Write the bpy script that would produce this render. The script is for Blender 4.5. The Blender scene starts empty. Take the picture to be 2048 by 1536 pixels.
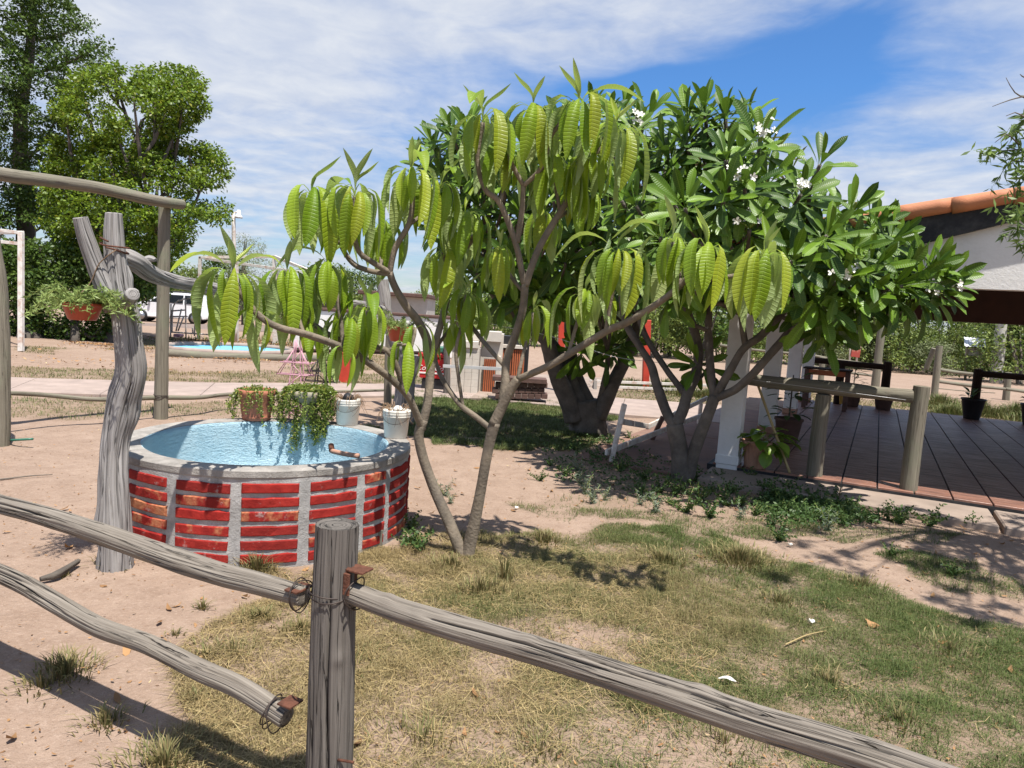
import bpy, bmesh, math, random
import numpy as np
from mathutils import Matrix, Vector

random.seed(11)
rng = np.random.default_rng(11)
SC = bpy.context.scene
COL = SC.collection
PI = math.pi

# ------------------------------------------------------------------ camera
FPX, PITCH, ROLL, EYE = 1420.0, math.radians(5.5), math.radians(3.8), 1.5
FW = np.array([0, math.cos(PITCH), -math.sin(PITCH)])
UP0 = np.array([0, math.sin(PITCH), math.cos(PITCH)])
XX = np.array([1.0, 0, 0])
CR = math.cos(ROLL) * XX + math.sin(ROLL) * UP0
CU = -math.sin(ROLL) * XX + math.cos(ROLL) * UP0
cam_d = bpy.data.cameras.new('camera')
cam_d.sensor_width = 36.0
cam_d.lens = 36.0 * FPX / 2048
cam_d.clip_end = 3000
cam_d.clip_start = 0.05
cam = bpy.data.objects.new('camera', cam_d)
COL.objects.link(cam)
cam.matrix_world = Matrix(((CR[0], CU[0], -FW[0], 0), (CR[1], CU[1], -FW[1], 0), (CR[2], CU[2], -FW[2], EYE), (0, 0, 0, 1)))
SC.camera = cam
SC.cycles.max_bounces = 6
SC.cycles.diffuse_bounces = 3
SC.cycles.glossy_bounces = 2
SC.cycles.transmission_bounces = 3

# ------------------------------------------------------------------ light
SUNV = Vector((0.19, -0.33, 1.0)).normalized()        # towards the sun: high, behind the viewer
sun_d = bpy.data.lights.new('sun', 'SUN')
sun_d.energy = 5.0
sun_d.angle = math.radians(0.53)
sun_d.color = (1.0, 0.955, 0.89)
sun = bpy.data.objects.new('sun', sun_d)
COL.objects.link(sun)
sun.location = (3, -6, 20)
sun.rotation_euler = (-SUNV).to_track_quat('-Z', 'Y').to_euler()

world = bpy.data.worlds.new('World')
SC.world = world
world.use_nodes = True
SC.view_settings.view_transform = 'Standard'
SC.view_settings.look = 'None'
SC.view_settings.exposure = 0.72
SC.view_settings.gamma = 1.0
SC.view_settings.use_curve_mapping = False


class NB:
    """Small helper to write node trees."""
    def __init__(s, tree):
        s.t = tree

    def n(s, typ, ins=None, out=0, **props):
        nd = s.t.nodes.new('ShaderNode' + typ)
        for k, v in props.items():
            setattr(nd, k, v)
        for k, v in (ins or {}).items():
            sk = nd.inputs[k]
            if isinstance(v, bpy.types.NodeSocket):
                s.t.links.new(v, sk)
            else:
                sk.default_value = v
        return nd.outputs[out]

    def math(s, op, a, b=0.0, c=0.0, clamp=False):
        return s.n('Math', {0: a, 1: b, 2: c}, operation=op, use_clamp=clamp)

    def mix(s, f, a, b, blend='MIX'):
        a = (*a, 1) if isinstance(a, tuple) and len(a) == 3 else a
        b = (*b, 1) if isinstance(b, tuple) and len(b) == 3 else b
        return s.n('Mix', {0: f, 6: a, 7: b}, out=2, data_type='RGBA', blend_type=blend)

    def noise(s, vec, scale, detail=4.0, rough=0.55, dist=0.0, out=0):
        return s.n('TexNoise', {'Vector': vec, 'Scale': scale, 'Detail': detail, 'Roughness': rough, 'Distortion': dist}, out=out)

    def mapr(s, v, a, b, c=0.0, d=1.0, smooth=False):
        return s.n('MapRange', {0: v, 1: a, 2: b, 3: c, 4: d}, interpolation_type='SMOOTHSTEP' if smooth else 'LINEAR', clamp=True)

    def vmul(s, v, xyz):
        return s.n('VectorMath', {0: v, 1: xyz}, operation='MULTIPLY')

    def vadd(s, v, xyz):
        return s.n('VectorMath', {0: v, 1: xyz}, operation='ADD')

    def bump(s, h, strength=0.4, dist=0.01, normal=None):
        ins = {'Height': h, 'Strength': strength, 'Distance': dist}
        if normal is not None:
            ins['Normal'] = normal
        return s.n('Bump', ins)

    def tc(s, which='Object'):
        nd = s.t.nodes.new('ShaderNodeTexCoord')
        return nd.outputs[which]

    def attr(s, name, out='Fac'):
        nd = s.t.nodes.new('ShaderNodeAttribute')
        nd.attribute_name = name
        return nd.outputs[out]

    def orand(s):
        return s.t.nodes.new('ShaderNodeObjectInfo').outputs['Random']


# sky: Nishita with thin streaky cloud at altitude
w = NB(world.node_tree)
world.node_tree.nodes.clear()
sky = w.n('TexSky', sky_type='NISHITA', sun_disc=False, sun_elevation=math.asin(SUNV.z),
          sun_rotation=math.radians(150), air_density=1.0, dust_density=0.35, ozone_density=2.6, altitude=100)
D = w.tc('Generated')
sep = world.node_tree.nodes.new('ShaderNodeSeparateXYZ')
world.node_tree.links.new(D, sep.inputs[0])
zz = w.math('MAXIMUM', w.math('ADD', sep.outputs[2], 0.10), 0.02)
cx = w.math('DIVIDE', sep.outputs[0], zz)
cy = w.math('DIVIDE', sep.outputs[1], zz)
CP = w.n('CombineXYZ', {0: cx, 1: cy, 2: 0.0})
# streaks run from lower left to upper right on the cloud plane
rotp = w.n('VectorRotate', {'Vector': CP, 'Angle': math.radians(32)}, rotation_type='Z_AXIS')
warp = w.noise(CP, 1.3, 3, 0.5, out=1)
rotw = w.vadd(rotp, w.vmul(warp, (0.5, 0.5, 0.0)))
big = w.noise(w.vadd(CP, (5.3, 2.1, 0.0)), 0.75, 2, 0.5)
stre = w.noise(w.vmul(rotw, (0.9, 1.7, 1.0)), 1.1, 7, 0.57, 0.5)
puff = w.noise(w.vadd(CP, (1.7, 8.2, 3.0)), 5.0, 6, 0.58, 0.3)


def blob(x, y, rx, ry, amt):
    dx = w.math('DIVIDE', w.math('SUBTRACT', cx, x), rx)
    dy = w.math('DIVIDE', w.math('SUBTRACT', cy, y), ry)
    q = w.math('ADD', w.math('MULTIPLY', dx, dx), w.math('MULTIPLY', dy, dy))
    return w.math('MULTIPLY', w.math('POWER', 2.718, w.math('MULTIPLY', q, -1.0)), amt)


cov = w.math('ADD', w.math('MULTIPLY', stre, 0.75), w.math('MULTIPLY', puff, 0.20))
cov = w.math('ADD', cov, w.math('MULTIPLY', w.math('SUBTRACT', big, 0.5), 0.5))
for bl in ((0.80, 2.02, 0.34, 0.34, -0.33), (0.42, 2.42, 0.50, 0.22, -0.22), (-0.55, 3.3, 0.7, 0.5, -0.12),
           (-1.7, 2.4, 1.1, 1.2, 0.26), (0.15, 1.75, 0.55, 0.22, 0.16), (1.75, 2.9, 0.6, 1.0, 0.14),
           (1.25, 2.30, 0.30, 0.16, 0.16), (-1.0, 1.7, 0.8, 0.4, 0.12)):
    cov = w.math('ADD', cov, blob(*bl))
cmask = w.mapr(cov, 0.25, 0.68, 0.0, 1.0, True)
ccol = w.mix(w.mapr(puff, 0.35, 0.7), (6.0, 6.6, 7.9), (7.9, 8.2, 8.7))
skyv = w.mix(w.mapr(sep.outputs[2], 0.0, 0.3), w.mix(1.0, sky, (1.0, 1.04, 1.12), 'MULTIPLY'), w.mix(1.0, sky, (0.74, 1.22, 1.70), 'MULTIPLY'))
skyc = w.mix(w.math('MULTIPLY', cmask, 0.93), skyv, ccol)
# below the horizon nothing is seen; keep it the dull colour of ground
bg = w.n('Background', {'Color': skyc, 'Strength': 0.062})
wo = world.node_tree.nodes.new('ShaderNodeOutputWorld')
world.node_tree.links.new(bg, wo.inputs[0])

# ------------------------------------------------------------------ geometry helpers


def ray(px, py):
    return FW + CR * (px - 1024) / FPX + CU * (768 - py) / FPX


def G(px, py, z=0.0):
    d = ray(px, py)
    return np.array([0, 0, EYE]) + d * ((z - EYE) / d[2])


def P(px, py, Y):
    d = ray(px, py)
    return np.array([0, 0, EYE]) + d * (Y / d[1])


def _hash(i, j, k):
    n = (i * 73856093) ^ (j * 19349663) ^ (k * 83492791)
    n = (n ^ (n >> 13)) * 1274126177 & 0x7fffffff
    n = (n ^ (n >> 15)) * 2246822519 & 0x7fffffff
    return (n & 0xffffff) / float(0xffffff) * 2 - 1


def vnoise(p):
    p = np.asarray(p, float)
    i = np.floor(p).astype(np.int64)
    f = p - i
    f = f * f * (3 - 2 * f)
    r = 0
    for a in (0, 1):
        for b in (0, 1):
            for c in (0, 1):
                wgt = (f[:, 0] if a else 1 - f[:, 0]) * (f[:, 1] if b else 1 - f[:, 1]) * (f[:, 2] if c else 1 - f[:, 2])
                r = r + wgt * _hash(i[:, 0] + a, i[:, 1] + b, i[:, 2] + c)
    return r


def fbm(p, o=3):
    r, a = 0, 1.0
    p = np.asarray(p, float)
    for _ in range(o):
        r = r + a * vnoise(p)
        p = p * 2.03 + 17.1
        a *= 0.5
    return r


def noise2(x, y, s, o=2, seed=0.0):
    x = np.asarray(x, float).ravel()
    y = np.asarray(y, float).ravel()
    return fbm(np.stack([x * s, y * s, np.full_like(x, seed + 0.37)], -1), o)


def ground_z(x, y):
    x = np.asarray(x, float)
    y = np.asarray(y, float)
    sh = x.shape
    z = 0.012 * noise2(x, y, 1.7, 2, 3).reshape(sh) + 0.006 * noise2(x, y, 6.0, 2, 9).reshape(sh)
    t = np.clip((y - 24) / 20, 0, 1)
    return z - 0.22 * t * t * (3 - 2 * t) - 0.008


def mesh_data(name, V, F, uv=None, smooth=True, attrs=None):
    V = np.asarray(V, float)
    if isinstance(F, np.ndarray):
        F = [F]
    if len(F) and not isinstance(F[0], np.ndarray):
        grp = {}
        for f in F:
            grp.setdefault(len(f), []).append(f)
        F = [np.array(g) for g in grp.values()]
    F = [f for f in F if len(f)]
    loops = np.concatenate([f.ravel() for f in F]).astype(np.int32)
    tot = np.concatenate([np.full(len(f), f.shape[1]) for f in F]).astype(np.int32)
    start = np.concatenate([[0], np.cumsum(tot)[:-1]]).astype(np.int32)
    me = bpy.data.meshes.new(name)
    me.vertices.add(len(V))
    me.vertices.foreach_set('co', V.ravel().astype(np.float32))
    me.loops.add(len(loops))
    me.loops.foreach_set('vertex_index', loops)
    me.polygons.add(len(tot))
    me.polygons.foreach_set('loop_start', start)
    me.polygons.foreach_set('loop_total', tot)
    me.polygons.foreach_set('use_smooth', np.full(len(tot), smooth))
    if uv is not None:
        l = me.uv_layers.new(name='UVMap')
        l.data.foreach_set('uv', np.asarray(uv, np.float32)[loops].ravel())
    for k, a in (attrs or {}).items():
        at = me.attributes.new(k, 'FLOAT', 'POINT')
        at.data.foreach_set('value', np.asarray(a, np.float32))
    me.update()
    me.validate()
    return me


def rootloc(o):
    l = np.zeros(3)
    while o is not None:
        l += np.array(o.location)
        o = o.parent
    return l


def link(o, parent=None):
    COL.objects.link(o)
    if parent is not None:
        o.parent = parent
    return o


def obj(name, V, F, mat, parent=None, uv=None, smooth=True, attrs=None, world=True, origin=None):
    """one mesh object; V in world coordinates unless world=False (parent's frame)"""
    V = np.asarray(V, float)
    if parent is not None and world:
        V = V - rootloc(parent)
    loc = np.zeros(3)
    if parent is None and origin is not None:
        loc = np.asarray(origin, float)
        V = V - loc
    me = mesh_data(name, V, F, uv, smooth, attrs)
    me.materials.append(mat)
    o = bpy.data.objects.new(name, me)
    o.location = loc
    return link(o, parent)


def tag(o, label=None, cat=None, group=None, kind=None):
    if label:
        o['label'] = label
    if cat:
        o['category'] = cat
    if group:
        o['group'] = group
    if kind:
        o['kind'] = kind
    return o


def thing(name, label, cat, loc=(0, 0, 0), rz=0.0, group=None, kind=None):
    o = bpy.data.objects.new(name, None)
    o.empty_display_size = 0.1
    o.location = tuple(float(v) for v in loc)
    o.rotation_euler = (0, 0, rz)
    link(o)
    return tag(o, label, cat, group, kind)


def copy_tree(o, parent=None):
    c = o.copy()
    COL.objects.link(c)
    c.parent = parent
    for ch in list(o.children):
        copy_tree(ch, c)
    return c


def join(parts):
    V, F3, F4, UV, n = [], [], [], [], 0
    for p in parts:
        v, f = p[0], p[1]
        V.append(np.asarray(v, float))
        fl = f if isinstance(f, list) else [f]
        for ff in fl:
            ff = np.asarray(ff)
            if ff.ndim == 1:
                ff = ff[None]
            (F3 if ff.shape[1] == 3 else F4).append(ff + n)
        UV.append(np.asarray(p[2], float) if len(p) > 2 and p[2] is not None else np.zeros((len(v), 2)))
        n += len(v)
    F = []
    if F3:
        F.append(np.concatenate(F3))
    if F4:
        F.append(np.concatenate(F4))
    return np.concatenate(V), F, np.concatenate(UV)


def resample(pts, step):
    pts = np.asarray(pts, float)
    if len(pts) == 2:
        n = max(2, int(np.linalg.norm(pts[1] - pts[0]) / step) + 1)
        t = np.linspace(0, 1, n)
        return pts[0] + (pts[1] - pts[0]) * t[:, None], t
    q = np.vstack([2 * pts[0] - pts[1], pts, 2 * pts[-1] - pts[-2]])
    out, tt = [], []
    m = len(pts) - 1
    for i in range(m):
        p0, p1, p2, p3 = q[i], q[i + 1], q[i + 2], q[i + 3]
        n = max(2, int(np.linalg.norm(p2 - p1) / step) + 1)
        for t in np.linspace(0, 1, n, endpoint=(i == m - 1)):
            out.append(0.5 * (2 * p1 + (p2 - p0) * t + (2 * p0 - 5 * p1 + 4 * p2 - p3) * t * t + (3 * p1 - p0 - 3 * p2 + p3) * t ** 3))
            tt.append((i + t) / m)
    return np.array(out), np.array(tt)


def frames(path):
    T = np.gradient(path, axis=0)
    T /= np.linalg.norm(T, axis=1)[:, None] + 1e-9
    ref = np.array([0, 0, 1.0]) if abs(T[0][2]) < 0.8 else np.array([0, 1.0, 0])
    N = np.zeros_like(T)
    n = np.cross(np.cross(T[0], ref), T[0])
    n /= np.linalg.norm(n)
    for i in range(len(T)):
        n = n - T[i] * (n @ T[i])
        n /= np.linalg.norm(n) + 1e-9
        N[i] = n
    return T, N, np.cross(T, N)


def tube(pts, rad, seg=10, step=0.05, lump=0.0, groove=0.0, seed=0.0, knots=(), cap=True, gf=(5.0, 1.1), cracks=()):
    path, t = resample(pts, step)
    rad = np.atleast_1d(np.asarray(rad, float))
    r = np.interp(t, np.linspace(0, 1, len(rad)), rad) if len(rad) > 1 else np.full(len(t), rad[0])
    T, N, B = frames(path)
    s = np.concatenate([[0], np.cumsum(np.linalg.norm(np.diff(path, axis=0), axis=1))])
    th = np.linspace(0, 2 * PI, seg + 1)
    R = np.repeat(r[:, None], seg + 1, 1)
    if lump or groove or len(knots) or len(cracks):
        c, sn = np.cos(th), np.sin(th)
        A = np.stack(np.broadcast_arrays(c[None] * 1.3, sn[None] * 1.3, (s * 3.2)[:, None] + seed), -1).reshape(-1, 3)
        if lump:
            R = R * (1 + lump * fbm(A, 3).reshape(R.shape))
        if groove:
            A2 = np.stack(np.broadcast_arrays(c[None] * gf[0], sn[None] * gf[0], (s * gf[1])[:, None] + seed * 3), -1).reshape(-1, 3)
            n1 = fbm(A2, 2).reshape(R.shape)
            R = R - groove * np.clip(1 - np.abs(n1) / 0.16, 0, 1) ** 1.5
            A3 = np.stack(np.broadcast_arrays(c[None] * gf[0] * 2.7, sn[None] * gf[0] * 2.7, (s * gf[1] * 1.7)[:, None] + seed * 5), -1).reshape(-1, 3)
            R = R + groove * 0.22 * vnoise(A3).reshape(R.shape)
        for (ks, kt, kr, kh) in knots:
            dth = (th - kt + PI) % (2 * PI) - PI
            d2 = ((s - ks)[:, None] ** 2 + (dth[None] * r[:, None]) ** 2) / kr ** 2
            R = R + kh * np.exp(-d2)
        for (c0, c1, ct, cw, cd) in cracks:
            ctr = ct + .10 * np.sin(s * 4.1 + c0 * 7) + .05 * np.sin(s * 13 + ct * 5)
            dth = (th[None] - ctr[:, None] + PI) % (2 * PI) - PI
            f = np.clip((s - c0) / .08, 0, 1) * np.clip((c1 - s) / .12, 0, 1)
            R = R - (cd * f)[:, None] * np.exp(-(dth * r[:, None] / cw) ** 2)
        R[:, -1] = R[:, 0]
    V = path[:, None] + R[..., None] * (np.cos(th)[None, :, None] * N[:, None] + np.sin(th)[None, :, None] * B[:, None])
    m, k = len(path), seg + 1
    V = V.reshape(-1, 3)
    UV = np.stack(np.broadcast_arrays((th * r.mean())[None], s[:, None]), -1).reshape(-1, 2)
    i = np.arange(m - 1)[:, None] * k + np.arange(seg)[None]
    i = i.ravel()
    F = [np.stack([i, i + 1, i + k + 1, i + k], -1)]
    if cap:
        nV = len(V)
        V = np.vstack([V, path[:1], path[-1:]])
        UV = np.vstack([UV, [[0, 0]], [[0, s[-1]]]])
        j = np.arange(seg)
        F.append(np.stack([np.full(seg, nV), j + 1, j], -1))
        e = (m - 1) * k
        F.append(np.stack([np.full(seg, nV + 1), e + j, e + j + 1], -1))
    return V, F, UV


def capped(pts, rad, seg=32, step=0.02, sink=0.004, **kw):
    """a sawn log: tube whose end faces are separate, a little dished, with their own edge"""
    V, F, UV = tube(pts, rad, seg, step, cap=False, **kw)
    k = seg + 1
    parts = [(V, F, UV)]
    for e, sgn in ((0, -1), (len(V) // k - 1, 1)):
        ring = V[e * k:(e + 1) * k]
        c = ring[:-1].mean(0)
        vs = np.vstack([ring[:-1], c + (ring[:-1] - c) * 0.93 + 0, c + (ring[:-1] - c) * 0.4, c[None]])
        nrm = c - V[(e - sgn) * k:(e - sgn) * k + seg].mean(0)
        nrm = nrm / (np.linalg.norm(nrm) + 1e-9)
        vs[seg:2 * seg] += nrm * sink
        vs[2 * seg:] += nrm * sink * 0.6
        j = np.arange(seg)
        jn = (j + 1) % seg
        q = [np.stack([j, jn, jn + seg, j + seg], -1), np.stack([j + seg, jn + seg, jn + 2 * seg, j + 2 * seg], -1)]
        tr = np.stack([j + 2 * seg, jn + 2 * seg, np.full(seg, 3 * seg)], -1)
        if sgn < 0:
            q = [a[:, ::-1] for a in q]
            tr = tr[:, ::-1]
        uv = np.stack([np.tile(np.linspace(0, 0.3, seg), 4)[:len(vs)], np.full(3 * seg + 1, 77.0)], -1)[:len(vs)] if False else np.zeros((len(vs), 2))
        uv[:, 0] = np.linalg.norm(vs - c, axis=1) * 2.2
        uv[:, 1] = ((vs - c) @ np.array([1.0, 0.7, 0.4])) * 9 + e
        parts.append((vs, q + [tr], uv))
    return join(parts)


def box(c, s, bevel=0.0, rot=None, seg=1):
    bm = bmesh.new()
    bmesh.ops.create_cube(bm, size=1.0)
    for v in bm.verts:
        v.co = Vector((v.co.x * s[0], v.co.y * s[1], v.co.z * s[2]))
    if bevel:
        bmesh.ops.bevel(bm, geom=bm.edges[:], offset=bevel, segments=seg, affect='EDGES', profile=0.7)
    bm.verts.index_update()
    V = np.array([v.co[:] for v in bm.verts])
    fs = {}
    for f in bm.faces:
        fs.setdefault(len(f.verts), []).append([v.index for v in f.verts])
    bm.free()
    F = [np.array(x) for x in fs.values()]
    if rot is not None:
        V = V @ np.array(rot).T
    return V + np.asarray(c, float), F, V[:, :2] * 1.0


def bar(p0, p1, w, h, bevel=0.004, up=(0, 0, 1)):
    """square section bar between two points"""
    p0, p1 = np.asarray(p0, float), np.asarray(p1, float)
    d = p1 - p0
    L = np.linalg.norm(d)
    x = d / L
    u = np.asarray(up, float)
    if abs(x @ u) > 0.95:
        u = np.array([0, 1.0, 0])
    y = np.cross(u, x)
    y /= np.linalg.norm(y)
    z = np.cross(x, y)
    R = np.stack([x, y, z], 1)
    V, F, _ = box((0, 0, 0), (L, w, h), bevel)
    uv = np.stack([V[:, 1] + V[:, 2], V[:, 0]], -1)
    return V @ R.T + (p0 + p1) / 2, F, uv


def lathe(prof, seg=40, c=(0, 0, 0), wob=0.0, seed=0.0):
    prof = np.asarray(prof, float)
    th = np.linspace(0, 2 * PI, seg + 1)
    V = np.stack(np.broadcast_arrays(prof[:, 0][:, None] * np.cos(th)[None], prof[:, 0][:, None] * np.sin(th)[None], prof[:, 1][:, None] + 0 * th[None]), -1)
    if wob:
        n = fbm(np.stack(np.broadcast_arrays(np.cos(th)[None] * 3 + seed, np.sin(th)[None] * 3 + 0 * prof[:, :1], prof[:, 1][:, None] * 8 + 0 * th[None]), -1).reshape(-1, 3), 3).reshape(V.shape[:2])
        V[..., 0] *= 1 + wob * n
        V[..., 1] *= 1 + wob * n
    m, k = len(prof), seg + 1
    s = np.concatenate([[0], np.cumsum(np.linalg.norm(np.diff(prof, axis=0), axis=1))])
    UV = np.stack(np.broadcast_arrays((th * prof[:, 0].max())[None], s[:, None]), -1).reshape(-1, 2)
    i = (np.arange(m - 1)[:, None] * k + np.arange(seg)[None]).ravel()
    F = np.stack([i, i + k, i + k + 1, i + 1], -1)[:, ::-1]
    return V.reshape(-1, 3) + np.asarray(c, float), [F], UV


def prism(poly, z0, z1, gap=0.0):
    """vertical prism from a ground polygon (counter-clockwise or not)"""
    poly = np.asarray(poly, float)[:, :2]
    c = poly.mean(0)
    if gap:
        d = poly - c
        poly = c + d * (1 - gap / (np.linalg.norm(d, axis=1)[:, None] + 1e-9))
    a = 0.5 * np.sum(poly[:, 0] * np.roll(poly[:, 1], -1) - poly[:, 1] * np.roll(poly[:, 0], -1))
    if a < 0:
        poly = poly[::-1]
    n = len(poly)
    b = 0.008
    d = poly - poly.mean(0)
    ins = poly - d / np.linalg.norm(d, axis=1)[:, None] * b
    V = np.vstack([np.c_[poly, np.full(n, z0)], np.c_[poly, np.full(n, z1 - b)], np.c_[ins, np.full(n, z1)]])
    F = []
    for i in range(n):
        j = (i + 1) % n
        F.append([i, j, n + j, n + i])
        F.append([n + i, n + j, 2 * n + j, 2 * n + i])
    F.append([2 * n + i for i in range(n)])
    return V, F


def in_poly(x, y, poly):
    poly = np.asarray(poly)[:, :2]
    r = np.zeros(len(x), bool)
    j = len(poly) - 1
    for i in range(len(poly)):
        xi, yi = poly[i]
        xj, yj = poly[j]
        c = ((yi > y) != (yj > y)) & (x < (xj - xi) * (y - yi) / (yj - yi + 1e-12) + xi)
        r ^= c
        j = i
    return r


# ------------------------------------------------------------------ materials
MATS = {}


def new_mat(name):
    m = bpy.data.materials.new(name)
    m.use_nodes = True
    b = m.node_tree.nodes['Principled BSDF']
    MATS[name] = m
    return m, NB(m.node_tree), b


def setb(nb, b, **kw):
    for k, v in kw.items():
        k = k.replace('_', ' ')
        if isinstance(v, bpy.types.NodeSocket):
            nb.t.links.new(v, b.inputs[k])
        else:
            b.inputs[k].default_value = (*v, 1) if isinstance(v, tuple) and len(v) == 3 else v


def simple(name, col, rough=0.6, scale=6.0, var=0.35, bump=0.25, bscale=40.0, metal=0.0, dirt=None, dirt_amt=0.5, spec=0.4, coat=0.0):
    m, nb, b = new_mat(name)
    t = nb.tc('Object')
    n = nb.noise(t, scale, 5, 0.6)
    lo = tuple(c * (1 - var) for c in col)
    hi = tuple(min(1, c * (1 + var * 0.6)) for c in col)
    c = nb.mix(nb.mapr(n, 0.3, 0.72), lo, hi)
    if dirt:
        n2 = nb.noise(nb.vadd(t, (3.1, 7.7, 1.3)), scale * 0.45, 6, 0.68)
        c = nb.mix(nb.math('MULTIPLY', nb.mapr(n2, 0.48, 0.70), dirt_amt), c, dirt)
    setb(nb, b, Base_Color=c, Metallic=metal, Specular_IOR_Level=spec, Coat_Weight=coat)
    setb(nb, b, Roughness=nb.mapr(n, 0.2, 0.8, max(0.03, rough - 0.1), min(1, rough + 0.1)))
    if bump:
        setb(nb, b, Normal=nb.bump(nb.noise(t, bscale, 4, 0.6), bump, 0.01))
    return m


def wood(name, col, dark, light, gs=1.0, moss=None, bump=1.0):
    """weathered timber: grain runs along UV.y (metres)"""
    m, nb, b = new_mat(name)
    uv = nb.tc('UV')
    ob = nb.tc('Object')
    g1 = nb.noise(nb.vmul(uv, (95 * gs, 2.2 * gs, 1)), 1.0, 6, 0.62, 0.15)
    g2 = nb.noise(nb.vmul(uv, (30 * gs, 0.8 * gs, 1)), 1.0, 4, 0.55, 0.5)
    st = nb.noise(ob, 4.0, 5, 0.6)
    c = nb.mix(nb.mapr(g1, 0.28, 0.72), dark, light)
    c = nb.mix(nb.mapr(st, 0.3, 0.7, 0.0, 0.5), c, col)
    # checks: thin dark cracks following the grain
    cr = nb.math('ABSOLUTE', nb.math('SUBTRACT', g2, 0.5))
    crk = nb.math('SUBTRACT', 1.0, nb.mapr(cr, 0.0, 0.013), clamp=True)
    crk = nb.math('MULTIPLY', crk, nb.mapr(nb.noise(ob, 2.3, 2), 0.2, 0.6))
    c = nb.mix(nb.math('MULTIPLY', crk, 0.55), c, tuple(x * 0.35 for x in dark))
    if moss:
        c = nb.mix(nb.math('MULTIPLY', nb.mapr(nb.noise(nb.vadd(ob, (9, 2, 4)), 3.0, 5, 0.65), 0.5, 0.68), 0.55), c, moss)
    setb(nb, b, Base_Color=c, Roughness=0.86, Specular_IOR_Level=0.25)
    h = nb.math('SUBTRACT', nb.math('ADD', nb.math('MULTIPLY', g1, 0.5), nb.math('MULTIPLY', g2, 0.4)), nb.math('MULTIPLY', crk, 1.2))
    setb(nb, b, Normal=nb.bump(h, bump, 0.010))
    return m


def leafmat(name, base, tip, vein, back, trans=0.3, rough=0.42, nv=16.0, vein_amt=0.5, bump=0.35, yellow=None, yamt=0.0, spec=0.4):
    """leaf with midrib and side veins from UV (u across 0..1, v along 0..1)"""
    m, nb, b = new_mat(name)
    uv = nb.tc('UV')
    sp = nb.t.nodes.new('ShaderNodeSeparateXYZ')
    nb.t.links.new(uv, sp.inputs[0])
    rnd = nb.math('FRACT', nb.math('ADD', nb.attr('rnd'), nb.orand()))
    rn2 = nb.math('FRACT', nb.math('MULTIPLY', rnd, 7.31))
    au = nb.math('ABSOLUTE', nb.math('SUBTRACT', sp.outputs[0], 0.5))
    ph = nb.math('SUBTRACT', nb.math('MULTIPLY', sp.outputs[1], nv), nb.math('MULTIPLY', au, 1.3))
    tri = nb.math('ABSOLUTE', nb.math('SUBTRACT', nb.math('FRACT', ph), 0.5))      # 0.5 on the vein line
    side = nb.mapr(tri, 0.30, 0.5)
    mid = nb.math('SUBTRACT', 1.0, nb.mapr(au, 0.012, 0.045), clamp=True)
    c = nb.mix(rnd, base, tip)
    c = nb.mix(nb.math('MULTIPLY', nb.mapr(nb.noise(nb.tc('Object'), 9.0, 3), 0.35, 0.7), 0.35), c, tuple(x * 0.6 for x in base))
    if yellow:
        yy = nb.math('MULTIPLY', nb.mapr(nb.math('ADD', nb.math('MULTIPLY', rn2, 1.0), nb.math('MULTIPLY', nb.noise(uv, 3.0, 3), 0.35)), 0.85, 1.12), yamt)
        c = nb.mix(yy, c, yellow)
    c = nb.mix(nb.math('MULTIPLY', nb.math('MAXIMUM', nb.math('MULTIPLY', side, 0.45), mid), vein_amt), c, vein)
    geo = nb.t.nodes.new('ShaderNodeNewGeometry')
    c = nb.mix(geo.outputs['Backfacing'], c, nb.mix(0.65, c, back))
    h = nb.math('ADD', nb.math('MULTIPLY', side, -0.7), nb.math('MULTIPLY', mid, -0.6))
    nrm = nb.bump(h, bump, 0.01)
    setb(nb, b, Base_Color=c, Roughness=rough, Specular_IOR_Level=spec, Normal=nrm)
    tr = nb.n('BsdfTranslucent', {'Color': nb.mix(0.6, c, tip), 'Normal': nrm})
    mx = nb.n('MixShader', {0: trans})
    nd = mx.node
    nb.t.links.new(b.outputs[0], nd.inputs[1])
    nb.t.links.new(tr, nd.inputs[2])
    out = [x for x in nb.t.nodes if x.type == 'OUTPUT_MATERIAL'][0]
    nb.t.links.new(mx, out.inputs[0])
    return m


def cardleaf(name, a, bcol, trans=0.25, rough=0.5, c3=None):
    """small leaves: colour from per-leaf random"""
    m, nb, b = new_mat(name)
    rnd = nb.math('FRACT', nb.math('ADD', nb.attr('rnd'), nb.orand()))
    c = nb.mix(rnd, a, bcol)
    if c3:
        c = nb.mix(nb.mapr(nb.math('FRACT', nb.math('MULTIPLY', rnd, 9.7)), 0.9, 0.97), c, c3)
    setb(nb, b, Base_Color=c, Roughness=rough, Specular_IOR_Level=0.35)
    tr = nb.n('BsdfTranslucent', {'Color': nb.mix(0.5, c, bcol)})
    mx = nb.n('MixShader', {0: trans})
    nb.t.links.new(b.outputs[0], mx.node.inputs[1])
    nb.t.links.new(tr, mx.node.inputs[2])
    out = [x for x in nb.t.nodes if x.type == 'OUTPUT_MATERIAL'][0]
    nb.t.links.new(mx, out.inputs[0])
    return m


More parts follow.
